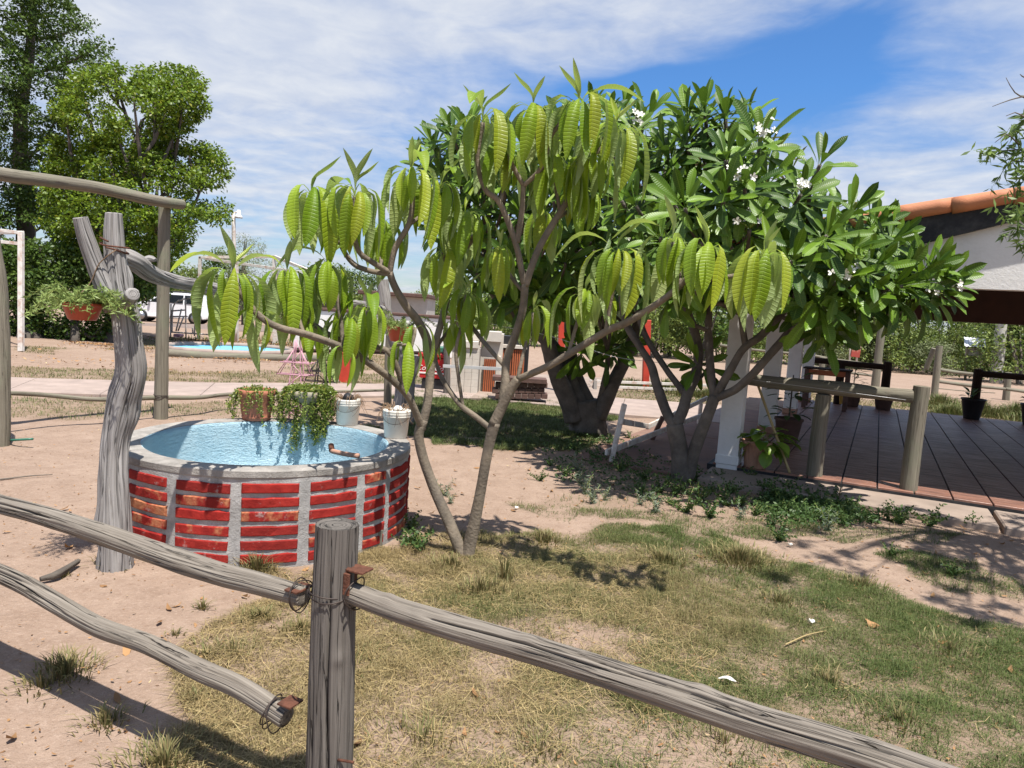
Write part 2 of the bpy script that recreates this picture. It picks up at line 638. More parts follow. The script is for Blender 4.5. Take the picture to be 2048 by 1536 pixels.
# --- ground
def make_sand():
    m, nb, b = new_mat('sand')
    t = nb.tc('Object')
    n1 = nb.noise(t, 0.55, 5, 0.6)
    n2 = nb.noise(t, 5.0, 6, 0.68)
    n3 = nb.noise(t, 55.0, 4, 0.7)
    n4 = nb.noise(t, 240.0, 2, 0.6)
    c = nb.mix(nb.mapr(n1, 0.3, 0.7), (0.285, 0.202, 0.150), (0.355, 0.262, 0.200))
    c = nb.mix(nb.mapr(n2, 0.35, 0.75, 0.0, 0.6), c, (0.175, 0.115, 0.08))
    c = nb.mix(nb.mapr(n3, 0.52, 0.68, 0.0, 0.6), c, (0.38, 0.285, 0.225))
    c = nb.mix(nb.mapr(n4, 0.55, 0.72, 0.0, 0.6), c, (0.15, 0.095, 0.065))
    th = nb.attr('thatch')
    thn = nb.math('MULTIPLY', th, nb.mapr(nb.noise(t, 9.0, 5, 0.7), 0.3, 0.62))
    c = nb.mix(nb.math('MULTIPLY', thn, 0.85), c, nb.mix(nb.mapr(n2, 0.35, 0.65), (0.115, 0.085, 0.05), (0.215, 0.16, 0.095)))
    n5 = nb.noise(nb.vadd(t, (4.2, 1.1, 0.0)), 14.0, 6, 0.75)
    c = nb.mix(nb.mapr(n5, 0.56, 0.68, 0.0, 0.45), c, (0.17, 0.105, 0.07))
    vr = nb.n('TexVoronoi', {'Vector': t, 'Scale': 38.0})
    peb = nb.math('MULTIPLY', nb.mapr(vr, 0.05, 0.16, 1.0, 0.0), nb.mapr(nb.noise(t, 11.0, 2), 0.55, 0.65))
    c = nb.mix(nb.math('MULTIPLY', peb, 0.5), c, (0.46, 0.40, 0.34))
    setb(nb, b, Base_Color=c, Roughness=0.95, Specular_IOR_Level=0.15)
    h = nb.math('ADD', nb.math('ADD', nb.math('MULTIPLY', n2, 0.9), nb.math('MULTIPLY', n5, -0.5)), nb.math('ADD', nb.math('MULTIPLY', n3, 0.22), nb.math('MULTIPLY', peb, 0.25)))
    setb(nb, b, Normal=nb.bump(h, 0.9, 0.03))
    return m


def make_grass():
    m, nb, b = new_mat('grass')
    dry = nb.attr('dry')
    rnd = nb.attr('rnd')
    g = nb.mix(rnd, (0.055, 0.085, 0.022), (0.145, 0.18, 0.055))
    d = nb.mix(rnd, (0.17, 0.125, 0.055), (0.36, 0.285, 0.14))
    c = nb.mix(dry, g, d)
    setb(nb, b, Base_Color=c, Roughness=0.6, Specular_IOR_Level=0.25)
    tr = nb.n('BsdfTranslucent', {'Color': c})
    mx = nb.n('MixShader', {0: 0.25})
    nb.t.links.new(b.outputs[0], mx.node.inputs[1])
    nb.t.links.new(tr, mx.node.inputs[2])
    out = [x for x in nb.t.nodes if x.type == 'OUTPUT_MATERIAL'][0]
    nb.t.links.new(mx, out.inputs[0])
    return m


def make_brick():
    m, nb, b = new_mat('red_brick')
    t = nb.tc('Object')
    r = nb.orand()
    t2 = nb.vadd(t, nb.n('CombineXYZ', {0: nb.math('MULTIPLY', r, 31.0), 1: nb.math('MULTIPLY', r, 17.0), 2: 0.0}))
    n1 = nb.noise(t2, 16.0, 5, 0.65)
    n2 = nb.noise(t2, 60.0, 4, 0.7)
    n3 = nb.noise(t2, 7.0, 4, 0.6)
    c = nb.mix(nb.mapr(n1, 0.3, 0.7), (0.21, 0.014, 0.012), (0.36, 0.030, 0.022))
    c = nb.mix(nb.math('MULTIPLY', r, 0.45), c, (0.15, 0.022, 0.018))
    raw = nb.mix(nb.mapr(n2, 0.35, 0.7), (0.36, 0.13, 0.06), (0.50, 0.24, 0.12))
    thr = nb.math('ADD', nb.math('MULTIPLY', nb.math('FRACT', nb.math('MULTIPLY', r, 5.7)), 0.42), n3)
    c = nb.mix(nb.math('MULTIPLY', nb.mapr(thr, 0.84, 0.95), 0.85), c, raw)
    cem = nb.mapr(nb.noise(nb.vadd(t2, (5, 5, 5)), 13.0, 6, 0.75), 0.60, 0.70)
    c = nb.mix(nb.math('MULTIPLY', cem, 0.6), c, (0.40, 0.36, 0.33))
    setb(nb, b, Base_Color=c, Roughness=0.85, Specular_IOR_Level=0.15)
    setb(nb, b, Normal=nb.bump(nb.math('ADD', n1, nb.math('MULTIPLY', n2, 0.6)), 0.8, 0.006))
    return m


def make_mortar(name='mortar', col=(0.40, 0.385, 0.365)):
    m, nb, b = new_mat(name)
    t = nb.tc('Object')
    n1 = nb.noise(t, 7.0, 6, 0.7)
    n2 = nb.noise(t, 90.0, 4, 0.75)
    c = nb.mix(nb.mapr(n1, 0.32, 0.7), tuple(x * 0.6 for x in col), tuple(x * 1.25 for x in col))
    c = nb.mix(nb.mapr(n2, 0.55, 0.75, 0, 0.5), c, tuple(x * 0.35 for x in col))
    setb(nb, b, Base_Color=c, Roughness=0.93, Specular_IOR_Level=0.15)
    setb(nb, b, Normal=nb.bump(nb.math('ADD', nb.math('MULTIPLY', n2, 0.5), n1), 1.0, 0.012))
    return m


def make_plaster():
    m, nb, b = new_mat('blue_plaster')
    t = nb.tc('Object')
    n1 = nb.noise(nb.vmul(t, (17.0, 17.0, 52.0)), 1.0, 7, 0.72, 0.8)
    n2 = nb.noise(t, 3.0, 5, 0.6)
    n3 = nb.noise(nb.vmul(t, (60.0, 60.0, 80.0)), 1.0, 4, 0.7, 0.2)
    c = nb.mix(nb.mapr(n2, 0.3, 0.7), (0.38, 0.58, 0.68), (0.52, 0.69, 0.76))
    c = nb.mix(nb.mapr(n1, 0.55, 0.75, 0, 0.5), c, (0.22, 0.46, 0.66))
    c = nb.mix(nb.mapr(nb.noise(nb.vadd(t, (2, 5, 1)), 11.0, 6, 0.75), 0.66, 0.72, 0, 0.75), c, (0.09, 0.16, 0.17))
    setb(nb, b, Base_Color=c, Roughness=0.8, Specular_IOR_Level=0.2)
    setb(nb, b, Normal=nb.bump(nb.math('ADD', n1, nb.math('MULTIPLY', n3, 0.6)), 1.0, 0.035))
    return m


def make_floor():
    m, nb, b = new_mat('stamped_floor')
    t = nb.tc('Object')
    rip = nb.noise(nb.vmul(t, (3.0, 34.0, 1.0)), 1.0, 4, 0.55, 0.4)
    n1 = nb.noise(t, 2.2, 4, 0.6)
    c = nb.mix(nb.mapr(n1, 0.3, 0.7), (0.22, 0.10, 0.068), (0.30, 0.15, 0.10))
    c = nb.mix(nb.mapr(rip, 0.46, 0.62, 0, 0.75), c, (0.06, 0.034, 0.028))
    setb(nb, b, Base_Color=c, Roughness=nb.mapr(rip, 0.3, 0.7, 0.32, 0.55), Specular_IOR_Level=0.5)
    setb(nb, b, Normal=nb.bump(rip, 0.9, 0.02))
    return m


M_SAND, M_GRASS, M_BRICK = make_sand(), make_grass(), make_brick()
M_MORTAR, M_PLASTER, M_FLOOR = make_mortar(), make_plaster(), make_floor()
M_COPING = make_mortar('rim_cement', (0.33, 0.305, 0.275))
M_CONC = simple('path_concrete', (0.34, 0.265, 0.225), 0.85, 3.0, 0.22, 0.3, 70, dirt=(0.28, 0.22, 0.18))
M_APRON = simple('apron_concrete', (0.30, 0.235, 0.19), 0.85, 2.5, 0.25, 0.3, 60, dirt=(0.20, 0.145, 0.11))
M_WOODN = wood('weathered_rail_wood', (0.20, 0.172, 0.14), (0.095, 0.079, 0.063), (0.29, 0.256, 0.213), 1.0)
M_WOODP = wood('weathered_post_wood', (0.14, 0.124, 0.108), (0.065, 0.056, 0.048), (0.195, 0.174, 0.152), 1.1)
M_WOODG = wood('greenish_post_wood', (0.195, 0.175, 0.13), (0.10, 0.086, 0.064), (0.265, 0.24, 0.185), 0.8, moss=(0.17, 0.185, 0.12), bump=0.5)
M_DEAD = wood('dead_trunk_wood', (0.31, 0.29, 0.275), (0.10, 0.088, 0.082), (0.43, 0.41, 0.39), 0.75, bump=0.9)
M_DARKW = wood('dark_stained_wood', (0.035, 0.018, 0.012), (0.018, 0.010, 0.008), (0.055, 0.03, 0.02), 0.6, bump=0.3)
M_BARK = simple('pale_frangipani_bark', (0.205, 0.165, 0.12), 0.85, 9.0, 0.45, 0.7, 60, dirt=(0.10, 0.085, 0.07), dirt_amt=0.8)
M_BARKG = simple('grey_frangipani_bark', (0.135, 0.115, 0.095), 0.88, 8.0, 0.45, 0.8, 50, dirt=(0.06, 0.05, 0.042), dirt_amt=0.8)
M_BARKD = simple('dark_tree_bark', (0.095, 0.08, 0.065), 0.9, 5.0, 0.4, 0.8, 30)
M_WILT = leafmat('wilted_leaf', (0.15, 0.26, 0.012), (0.31, 0.43, 0.024), (0.44, 0.54, 0.14), (0.40, 0.48, 0.24), trans=0.36, rough=0.45, nv=19, vein_amt=0.20, bump=0.32, yellow=(0.44, 0.40, 0.03), yamt=0.4)
M_FRANG = leafmat('glossy_leaf', (0.024, 0.070, 0.005), (0.145, 0.260, 0.011), (0.28, 0.38, 0.08), (0.10, 0.19, 0.05), trans=0.15, rough=0.42, nv=20, vein_amt=0.4, bump=0.3, spec=0.35)
M_TREEL = cardleaf('bright_tree_leaf', (0.055, 0.105, 0.010), (0.20, 0.29, 0.022), 0.3, 0.45, (0.24, 0.24, 0.03))
M_TREED = cardleaf('dark_tree_leaf', (0.035, 0.075, 0.014), (0.105, 0.165, 0.026), 0.28, 0.45)
M_SCRUB = cardleaf('scrub_leaf', (0.075, 0.12, 0.025), (0.21, 0.26, 0.06), 0.25, 0.6)
M_SCRUBG = cardleaf('grey_scrub_leaf', (0.11, 0.14, 0.06), (0.22, 0.25, 0.12), 0.2, 0.7)
M_WEED = cardleaf('weed_leaf', (0.035, 0.075, 0.02), (0.09, 0.15, 0.04), 0.25, 0.5)
M_WEEDG = cardleaf('grey_weed_leaf', (0.12, 0.155, 0.10), (0.22, 0.26, 0.18), 0.2, 0.7)
M_VINE = cardleaf('trailing_leaf', (0.085, 0.135, 0.02), (0.25, 0.31, 0.06), 0.3, 0.4, (0.40, 0.32, 0.08))
M_FERN = cardleaf('portulaca_leaf', (0.13, 0.20, 0.04), (0.30, 0.38, 0.12), 0.3, 0.5)
M_POTL = cardleaf('pot_plant_leaf', (0.10, 0.19, 0.02), (0.25, 0.36, 0.05), 0.3, 0.4)
M_DRYL = cardleaf('dry_leaf', (0.15, 0.075, 0.032), (0.38, 0.21, 0.09), 0.1, 0.75, (0.5, 0.38, 0.2))
M_STRAW = cardleaf('straw_stem', (0.29, 0.205, 0.085), (0.50, 0.39, 0.19), 0.1, 0.6)
M_ROOT = cardleaf('dry_root', (0.16, 0.10, 0.06), (0.34, 0.22, 0.13), 0.0, 0.8)
M_TWIG = simple('grey_twig', (0.16, 0.135, 0.11), 0.9, 9, 0.3, 0.3)
M_WHITE = simple('white_painted_render', (0.74, 0.725, 0.70), 0.8, 2.5, 0.08, 0.35, 35, dirt=(0.42, 0.40, 0.37), dirt_amt=0.5)
M_BUCKET = simple('white_bucket_plastic', (0.74, 0.70, 0.62), 0.42, 9.0, 0.12, 0.05, 40, dirt=(0.33, 0.27, 0.2), dirt_amt=0.7)
M_TERRA = simple('terracotta', (0.36, 0.13, 0.075), 0.75, 9.0, 0.25, 0.2, 40, dirt=(0.22, 0.10, 0.07))
M_TERRAP = simple('pale_terracotta', (0.42, 0.23, 0.155), 0.8, 9.0, 0.2, 0.2, 40, dirt=(0.30, 0.18, 0.13))
M_BOWL = simple('rusty_red_plastic', (0.36, 0.065, 0.03), 0.42, 9.0, 0.2, 0.1, 40, dirt=(0.22, 0.05, 0.03))
M_STONEP = simple('greenish_stone_pot', (0.30, 0.28, 0.21), 0.85, 8.0, 0.35, 0.4, 40, dirt=(0.36, 0.17, 0.09))
M_RUST = simple('rusty_iron', (0.14, 0.055, 0.032), 0.85, 40.0, 0.5, 0.6, 120, metal=0.2, dirt=(0.06, 0.03, 0.022))
M_WIRE = simple('dark_wire', (0.06, 0.045, 0.038), 0.6, 20, 0.3, 0.0, metal=0.5)
M_ALU = simple('pale_wire', (0.5, 0.5, 0.5), 0.45, 20, 0.1, 0.0, metal=0.4)
M_WMET = simple('chipped_white_metal', (0.62, 0.58, 0.53), 0.6, 14, 0.15, 0.15, 60, dirt=(0.35, 0.17, 0.09), dirt_amt=0.8)
M_PINK = simple('faded_pink_metal', (0.55, 0.30, 0.36), 0.6, 14, 0.2, 0.1, 60)
M_BLACKM = simple('black_metal', (0.025, 0.022, 0.022), 0.5, 14, 0.3, 0.1, 60)
M_RED = simple('red_paint', (0.50, 0.05, 0.025), 0.6, 5, 0.2, 0.15, 50, dirt=(0.33, 0.06, 0.03))
M_REDP = simple('red_plastic', (0.46, 0.018, 0.018), 0.4, 8, 0.15, 0.0)
M_CREAM = simple('cream_paint', (0.62, 0.55, 0.47), 0.7, 5, 0.15, 0.15, 50)
M_BLACKP = simple('black_plastic', (0.02, 0.02, 0.022), 0.5, 8, 0.2, 0.1)
M_ROOFT = simple('orange_roof_tile', (0.52, 0.205, 0.10), 0.75, 5, 0.16, 0.25, 60, dirt=(0.36, 0.16, 0.09), dirt_amt=0.35)
M_FASCIA = simple('weathered_black_board', (0.02, 0.02, 0.022), 0.7, 12, 0.6, 0.4, 30, dirt=(0.09, 0.085, 0.08), dirt_amt=0.5)
M_BROWN = simple('dark_brown_paint', (0.075, 0.036, 0.026), 0.7, 4, 0.25, 0.15, 30)
M_TILE = simple('cream_glazed_tile', (0.60, 0.55, 0.48), 0.35, 4, 0.14, 0.05, 30, dirt=(0.40, 0.33, 0.26), dirt_amt=0.5)
M_GROUT = simple('grey_grout', (0.25, 0.22, 0.19), 0.9, 8, 0.2, 0.2)
M_SHUT = simple('orange_brown_slat', (0.40, 0.115, 0.045), 0.6, 6, 0.25, 0.15, 40)
M_BRBR = simple('brown_brick', (0.115, 0.065, 0.052), 0.85, 9, 0.35, 0.4, 50)
M_CAR = simple('white_car_paint', (0.72, 0.73, 0.75), 0.25, 2, 0.03, 0.0, coat=0.5, spec=0.5)
M_TYRE = simple('black_rubber', (0.018, 0.018, 0.019), 0.8, 12, 0.2, 0.1)
M_GLASSD = simple('dark_car_glass', (0.012, 0.015, 0.018), 0.08, 2, 0.1, 0.0, spec=0.6)
M_RIM = simple('alloy_wheel', (0.35, 0.35, 0.36), 0.35, 5, 0.1, 0.0, metal=0.8)
M_POOLB = simple('pool_blue_paint', (0.16, 0.48, 0.70), 0.25, 1.2, 0.15, 0.05, 8, dirt=(0.28, 0.58, 0.74))
M_PETAL = simple('white_petal', (0.80, 0.78, 0.70), 0.5, 10, 0.05, 0.0)
M_PETALY = simple('yellow_flower_throat', (0.75, 0.52, 0.06), 0.5, 10, 0.05, 0.0)
M_STEMG = simple('green_flower_stem', (0.24, 0.27, 0.07), 0.6, 10, 0.25, 0.0)
M_PAPER = simple('white_scrap', (0.72, 0.70, 0.66), 0.7, 10, 0.1, 0.1)
M_GREENP = simple('green_pipe_plastic', (0.04, 0.15, 0.10), 0.4, 10, 0.2, 0.0)
M_YELLOW = simple('yellow_wood', (0.60, 0.34, 0.06), 0.6, 10, 0.2, 0.0)
M_ZINC = simple('white_corrugated_sheet', (0.66, 0.68, 0.70), 0.4, 6, 0.1, 0.0, metal=0.1)
M_POLE = simple('pole_concrete', (0.46, 0.44, 0.40), 0.85, 3, 0.15, 0.2)
M_REDC = simple('worn_red_concrete', (0.20, 0.115, 0.085), 0.85, 3.0, 0.3, 0.4, 50, dirt=(0.25, 0.165, 0.12))
M_ASPH = simple('dirt_road', (0.20, 0.15, 0.125), 0.95, 1.5, 0.2, 0.3, 20)


def make_sign():
    m, nb, b = new_mat('rusted_sign_paint')
    t = nb.tc('Object')
    sp = nb.t.nodes.new('ShaderNodeSeparateXYZ')
    nb.t.links.new(t, sp.inputs[0])
    n = nb.noise(nb.vmul(t, (9, 1, 5)), 1.0, 5, 0.7)
    c = nb.mix(nb.mapr(n, 0.4, 0.62), (0.45, 0.25, 0.17), (0.58, 0.40, 0.29))
    c = nb.mix(nb.mapr(nb.math('ADD', sp.outputs[2], nb.math('MULTIPLY', n, 0.5)), 0.50, 0.70, 1.0, 0.0), c, (0.30, 0.045, 0.03))
    tx = nb.noise(nb.vmul(t, (26, 1, 12)), 1.0, 2, 0.5)
    c = nb.mix(nb.math('MULTIPLY', nb.mapr(tx, 0.48, 0.52), nb.mapr(sp.outputs[2], 1.02, 1.05)), c, (0.07, 0.035, 0.03))
    setb(nb, b, Base_Color=c, Roughness=0.7)
    return m


M_SIGN = make_sign()

# ------------------------------------------------------------------ the setting: ground, paths


def GP(pts, z=0.0):
    return np.array([G(a, b, z)[:2] for a, b in pts])


REG = {
    'front': GP([(820, 1095), (960, 1070), (1100, 1058), (1300, 1065), (1480, 1075), (1600, 1125), (1800, 1185), (2060, 1262), (2300, 1400), (2300, 1800), (300, 1800), (330, 1560), (400, 1440), (360, 1310), (440, 1240), (560, 1165), (700, 1120)]),
    'shade_lawn': GP([(780, 792), (900, 782), (1180, 806), (1215, 840), (1200, 905), (1080, 900), (900, 895), (830, 870), (780, 840)]),
    'strip_far': GP([(-60, 732), (200, 738), (480, 742), (860, 752), (860, 770), (480, 767), (200, 762), (-60, 757)]),
    'strip_near': GP([(-60, 792), (200, 800), (470, 806), (520, 830), (330, 842), (150, 838), (-60, 826)]),
    'left_far': GP([(40, 690), (110, 693), (110, 706), (40, 706)]),
    'mid_far': GP([(230, 680), (560, 672), (620, 690), (560, 690), (330, 692), (230, 700)]),
    'cen_far': GP([(560, 715), (880, 700), (880, 735), (600, 745)]),
    'right_far': GP([(1450, 680), (1700, 694), (2100, 720), (2300, 740), (2300, 752), (1950, 742), (1700, 722), (1450, 705)]),
    'pav_back': GP([(1600, 786), (1800, 806), (2048, 834), (2200, 850), (2200, 880), (2048, 858), (1800, 826), (1600, 803)]),
    'mid_right': GP([(1190, 778), (1430, 786), (1430, 812), (1200, 800)]),
    'weedline': GP([(1010, 1020), (1200, 960), (1480, 985), (1900, 1055), (1880, 1085), (1600, 1080), (1400, 1065)]),
    'right_patch': GP([(1740, 1105), (1960, 1120), (2048, 1160), (2048, 1190), (1850, 1165)]),
    'pool_base': GP([(440, 1128), (560, 1150), (800, 1120), (860, 1070), (880, 1110), (700, 1170), (500, 1165)]),
}
DENS = {'front': 1.0, 'shade_lawn': 1.6, 'strip_far': 0.9, 'strip_near': 0.8, 'left_far': 0.7, 'mid_far': 0.7, 'cen_far': 0.6,
        'right_far': 0.8, 'pav_back': 1.0, 'mid_right': 1.0, 'weedline': 0.35, 'right_patch': 0.45, 'pool_base': 0.8}


def grass_density(x, y):
    jx = x + 0.16 * noise2(x, y, 2.3, 2, 21) * np.clip(y / 4, 0.6, 3)
    jy = y + 0.16 * noise2(x, y, 2.3, 2, 33) * np.clip(y / 4, 0.6, 3)
    d = np.zeros(len(x))
    for k, poly in REG.items():
        d = np.maximum(d, in_poly(jx, jy, poly) * DENS[k])
    cl = noise2(x, y, 2.1, 3, 51) * 0.6 + noise2(x, y, 6.5, 2, 5) * 0.4
    return d * np.clip(0.84 + cl * 1.15, 0.12, 1.0)


def sgrid(lo, hi, n, c, k):
    t = np.linspace(-1, 1, n)
    a = np.arcsinh((lo - c) / k)
    b = np.arcsinh((hi - c) / k)
    return c + k * np.sinh(a + (b - a) * (t + 1) / 2)


gx = sgrid(-500, 500, 380, 0.5, 2.2)
gy = sgrid(-60, 900, 380, 3.4, 1.8)
GX, GY = np.meshgrid(gx, gy)
gv = np.stack([GX.ravel(), GY.ravel(), ground_z(GX, GY).ravel()], -1)
nn = len(gx)
ii = (np.arange(len(gy) - 1)[:, None] * nn + np.arange(nn - 1)[None]).ravel()
ground = obj('ground', gv, np.stack([ii, ii + 1, ii + nn + 1, ii + nn], -1), M_SAND, attrs={'thatch': np.clip(grass_density(gv[:, 0], gv[:, 1]) * 1.3, 0, 1)})
tag(ground, 'pale pinkish sandy ground with patches of dry grass', None, None, 'structure')

# concrete path crossing behind the well, one slab after the other
path_root = thing('path', 'pale concrete garden path crossing behind the round basin', None, (0, 12, 0), kind='structure')
far_e = [(-330, 742), (-120, 754), (75, 760), (250, 765), (430, 769), (620, 770), (800, 771), (960, 774), (1090, 788), (1250, 800), (1450, 814)]
near_e = [(-330, 768), (-160, 780), (10, 787), (200, 793), (400, 795), (600, 797), (800, 795), (960, 800), (1090, 812), (1240, 832), (1450, 850)]
for i in range(len(far_e) - 1):
    q = [G(*far_e[i])[:2], G(*far_e[i + 1])[:2], G(*near_e[i + 1])[:2], G(*near_e[i])[:2]]
    V, F = prism(q, -0.08, 0.035, 0.006)
    obj('slab', V, F, M_CONC, path_root, smooth=False)

# dirt road where the car stands, and the pinkish floor by the outdoor kitchen
V, F = prism(GP([(200, 650), (900, 668), (900, 655), (200, 640)]), -0.35, -0.11)
o = obj('road', V, F, M_ASPH, smooth=False)
tag(o, 'dark strip of road behind the low white fence', None, None, 'structure')
V, F = prism(GP([(940, 800), (1180, 812), (1230, 760), (1010, 748)]), -0.05, 0.045)
o = obj('patio_floor', V, F, M_APRON, smooth=False)
tag(o, 'pinkish concrete floor around the outdoor kitchen', None, None, 'structure')


# ---------------- grass, straw, fallen leaves (uncountable)
def blades(n, xr, yr, hmin, hmax, wid, lean, dryf, dscale=1.0, force=None, seed=1):
    r = np.random.default_rng(seed)
    x = r.uniform(*xr, n)
    y = r.uniform(*yr, n)
    keep = np.abs(x) < (y * 0.80 + 0.9)       # only ground a viewer near the photograph could see
    x, y = x[keep], y[keep]
    d = grass_density(x, y) * dscale
    keep = r.random(len(x)) < d
    x, y, d = x[keep], y[keep], d[keep]
    k = len(x)
    z = ground_z(x, y)
    tuft = np.clip(0.75 + 0.6 * noise2(x, y, 7.0, 2, 77), 0.35, 1.6)
    h = r.uniform(hmin, hmax, k) * tuft
    a = r.uniform(0, 2 * PI, k)
    dirx, diry = np.cos(a), np.sin(a)
    le = np.abs(r.normal(0.55, 0.45, k)) * lean
    wx, wy = -diry * wid * 0.5, dirx * wid * 0.5
    w_ = r.uniform(0.7, 1.3, k) * np.clip(y / 4.0, 1.0, 6.0) ** 0.75
    b = np.stack([x, y, z - 0.004], -1)
    s = np.stack([wx * w_, wy * w_, 0 * x], -1)
    m = b + np.stack([dirx * h * le * 0.35, diry * h * le * 0.35, h * 0.62 / (1 + 0.35 * le)], -1)
    t = b + np.stack([dirx * h * le * 1.05, diry * h * le * 1.05, h / (1 + 0.9 * le)], -1)
    V = np.stack([b - s, b + s, m + s * 0.75, m - s * 0.75, t], 1).reshape(-1, 3)
    i = np.arange(k) * 5
    F = [np.stack([i, i + 1, i + 2, i + 3], -1), np.stack([i + 3, i + 2, i + 4], -1)]
    dry = dryf(x, y, r.random(k))
    return V, F, {'rnd': np.repeat(r.random(k), 5), 'dry': np.repeat(np.clip(dry, 0, 1), 5)}


def dry_front(x, y, r):
    g = noise2(x, y, 1.1, 3, 61) * 0.75 + (x - 0.15) * 0.42 - (y - 3.2) * 0.02
    return np.clip(0.62 - g + (r - 0.5) * 0.75, 0, 1)


def dry_far(x, y, r):
    return np.clip(0.40 + noise2(x, y, 0.8, 2, 15) * 0.8 + (r - 0.5) * 0.7 - 0.55 * ((x > -2.2) & (x < 2.2) & (y < 12.5)), 0, 1)


V, F, A = blades(720000, (-2.4, 4.4), (1.5, 5.6), 0.016, 0.070, 0.0024, 1.9, dry_front, 1.0, seed=2)
o = obj('grass', V, F, M_GRASS, attrs=A)
tag(o, 'short half dry grass growing in the sandy foreground', 'grass', None, 'stuff')
V, F, A = blades(420000, (-12, 13), (5.6, 22), 0.03, 0.085, 0.0034, 1.3, dry_far, 1.0, seed=3)
o = obj('lawn', V, F, M_GRASS, attrs=A)
tag(o, 'thin strips of lawn beside the path and under the trees', 'grass', None, 'stuff')
V, F, A = blades(210000, (-2.8, 2.4), (7.6, 12.8), 0.03, 0.10, 0.003, 1.3, lambda x, y, r: np.clip(.12 + .5 * noise2(x, y, 1.2, 2, 19) + (r - .5) * .5, 0, 1), 1.0, seed=13)
o = obj('shaded_lawn', V, F, M_GRASS, attrs=A)
tag(o, 'dark green shaded lawn behind the basin under the frangipanis', 'grass', None, 'stuff')
V, F, A = blades(130000, (-26, 48), (22, 62), 0.08, 0.30, 0.010, 1.0, dry_far, 1.0, seed=4)
o = obj('verge_grass', V, F, M_GRASS, attrs=A)
tag(o, 'far verge of rough grass beyond the road', 'grass', None, 'stuff')


def tufts(spots, name, label, dryv, seed):
    r = np.random.default_rng(seed)
    parts, att = [], []
    for (px, py, rad, n, hgt) in spots:
        c = G(px, py)
        k = n
        ang = r.uniform(0, 2 * PI, k)
        rr = rad * 1.15 * np.abs(r.normal(0, .5, k))
        x, y = c[0] + rr * np.cos(ang), c[1] + rr * np.sin(ang)
        a2 = ang + r.normal(0, 0.7, k)
        n = 0
        h = hgt * 0.72 * r.uniform(0.35, 1.15, k) * (1.15 - 0.5 * rr / rad)
        le = r.uniform(0.3, 1.3, k) * (0.4 + rr / rad)
        dx, dy = np.cos(a2), np.sin(a2)
        wd = 0.0017 * (1 + 0.25 * c[1])
        b = np.stack([x, y, ground_z(x, y) - 0.004], -1)
        s = np.stack([-dy * wd, dx * wd, 0 * x], -1)
        m = b + np.stack([dx * h * le * .3, dy * h * le * .3, h * .62], -1)
        t = b + np.stack([dx * h * le, dy * h * le, h * (1.0 - 0.22 * le)], -1)
        V = np.stack([b - s, b + s, m + s * .75, m - s * .75, t], 1).reshape(-1, 3)
        i = np.arange(k) * 5
        parts.append((V, [np.stack([i, i + 1, i + 2, i + 3], -1), np.stack([i + 3, i + 2, i + 4], -1)]))
        att.append((np.repeat(r.random(k), 5), np.repeat(np.clip(dryv + (r.random(k) - .5) * .8, 0, 1), 5)))
    V, F, _ = join(parts)
    o = obj(name, V, F, M_GRASS, attrs={'rnd': np.concatenate([a[0] for a in att]), 'dry': np.concatenate([a[1] for a in att])})
    tag(o, label, 'grass', None, 'stuff')


tufts([(130, 1345, .14, 300, .13), (215, 1440, .09, 130, .10), (330, 1530, .16, 320, .13), (80, 1370, .09, 80, .09), (515, 1140, .10, 320, .16), (520, 1235, .14, 240, .08), (405, 1215, .03, 60, .09),
       (600, 1260, .18, 240, .08), (410, 1310, .12, 140, .07), (470, 1300, .12, 120, .08), (230, 1120, .14, 160, .10), (260, 1070, .06, 60, .16), (345, 1065, .09, 90, .2), (1090, 1080, .16, 300, .1),
       (1480, 1120, .30, 900, .14), (1330, 1120, .26, 420, .11), (1720, 1170, .2, 240, .09), (1560, 1200, .2, 200, .09), (1900, 1300, .26, 200, .09), (1660, 1360, .2, 150, .09), (1280, 1400, .22, 160, .09),
       (960, 1180, .22, 240, .13), (1010, 1160, .05, 60, .26), (900, 1130, .2, 240, .10), (700, 1330, .22, 160, .09), (840, 1480, .22, 140, .1), (1080, 1500, .2, 120, .09), (1450, 1480, .2, 120, .09),
       (1800, 1440, .2, 140, .09), (350, 1270, .04, 40, .06), (385, 1400, .05, 60, .07), (130, 1150, .04, 30, .06)],
      'grass_tufts', 'loose tufts of taller dry grass in the foreground', 0.66, 8)
tufts([(1880, 812, .9, 900, .45), (1960, 830, .8, 1000, .5), (2030, 836, .8, 900, .5), (1900, 830, .5, 700, .35), (1840, 815, .4, 400, .25), (2090, 850, .8, 700, .5),
       (1260, 775, .8, 700, .35), (1380, 790, .6, 700, .35), (1330, 780, .7, 600, .4), (1420, 795, .4, 400, .35)],
      'tall_grass', 'tall green grass and weeds at the back edge of the pavilion', 0.2, 9)


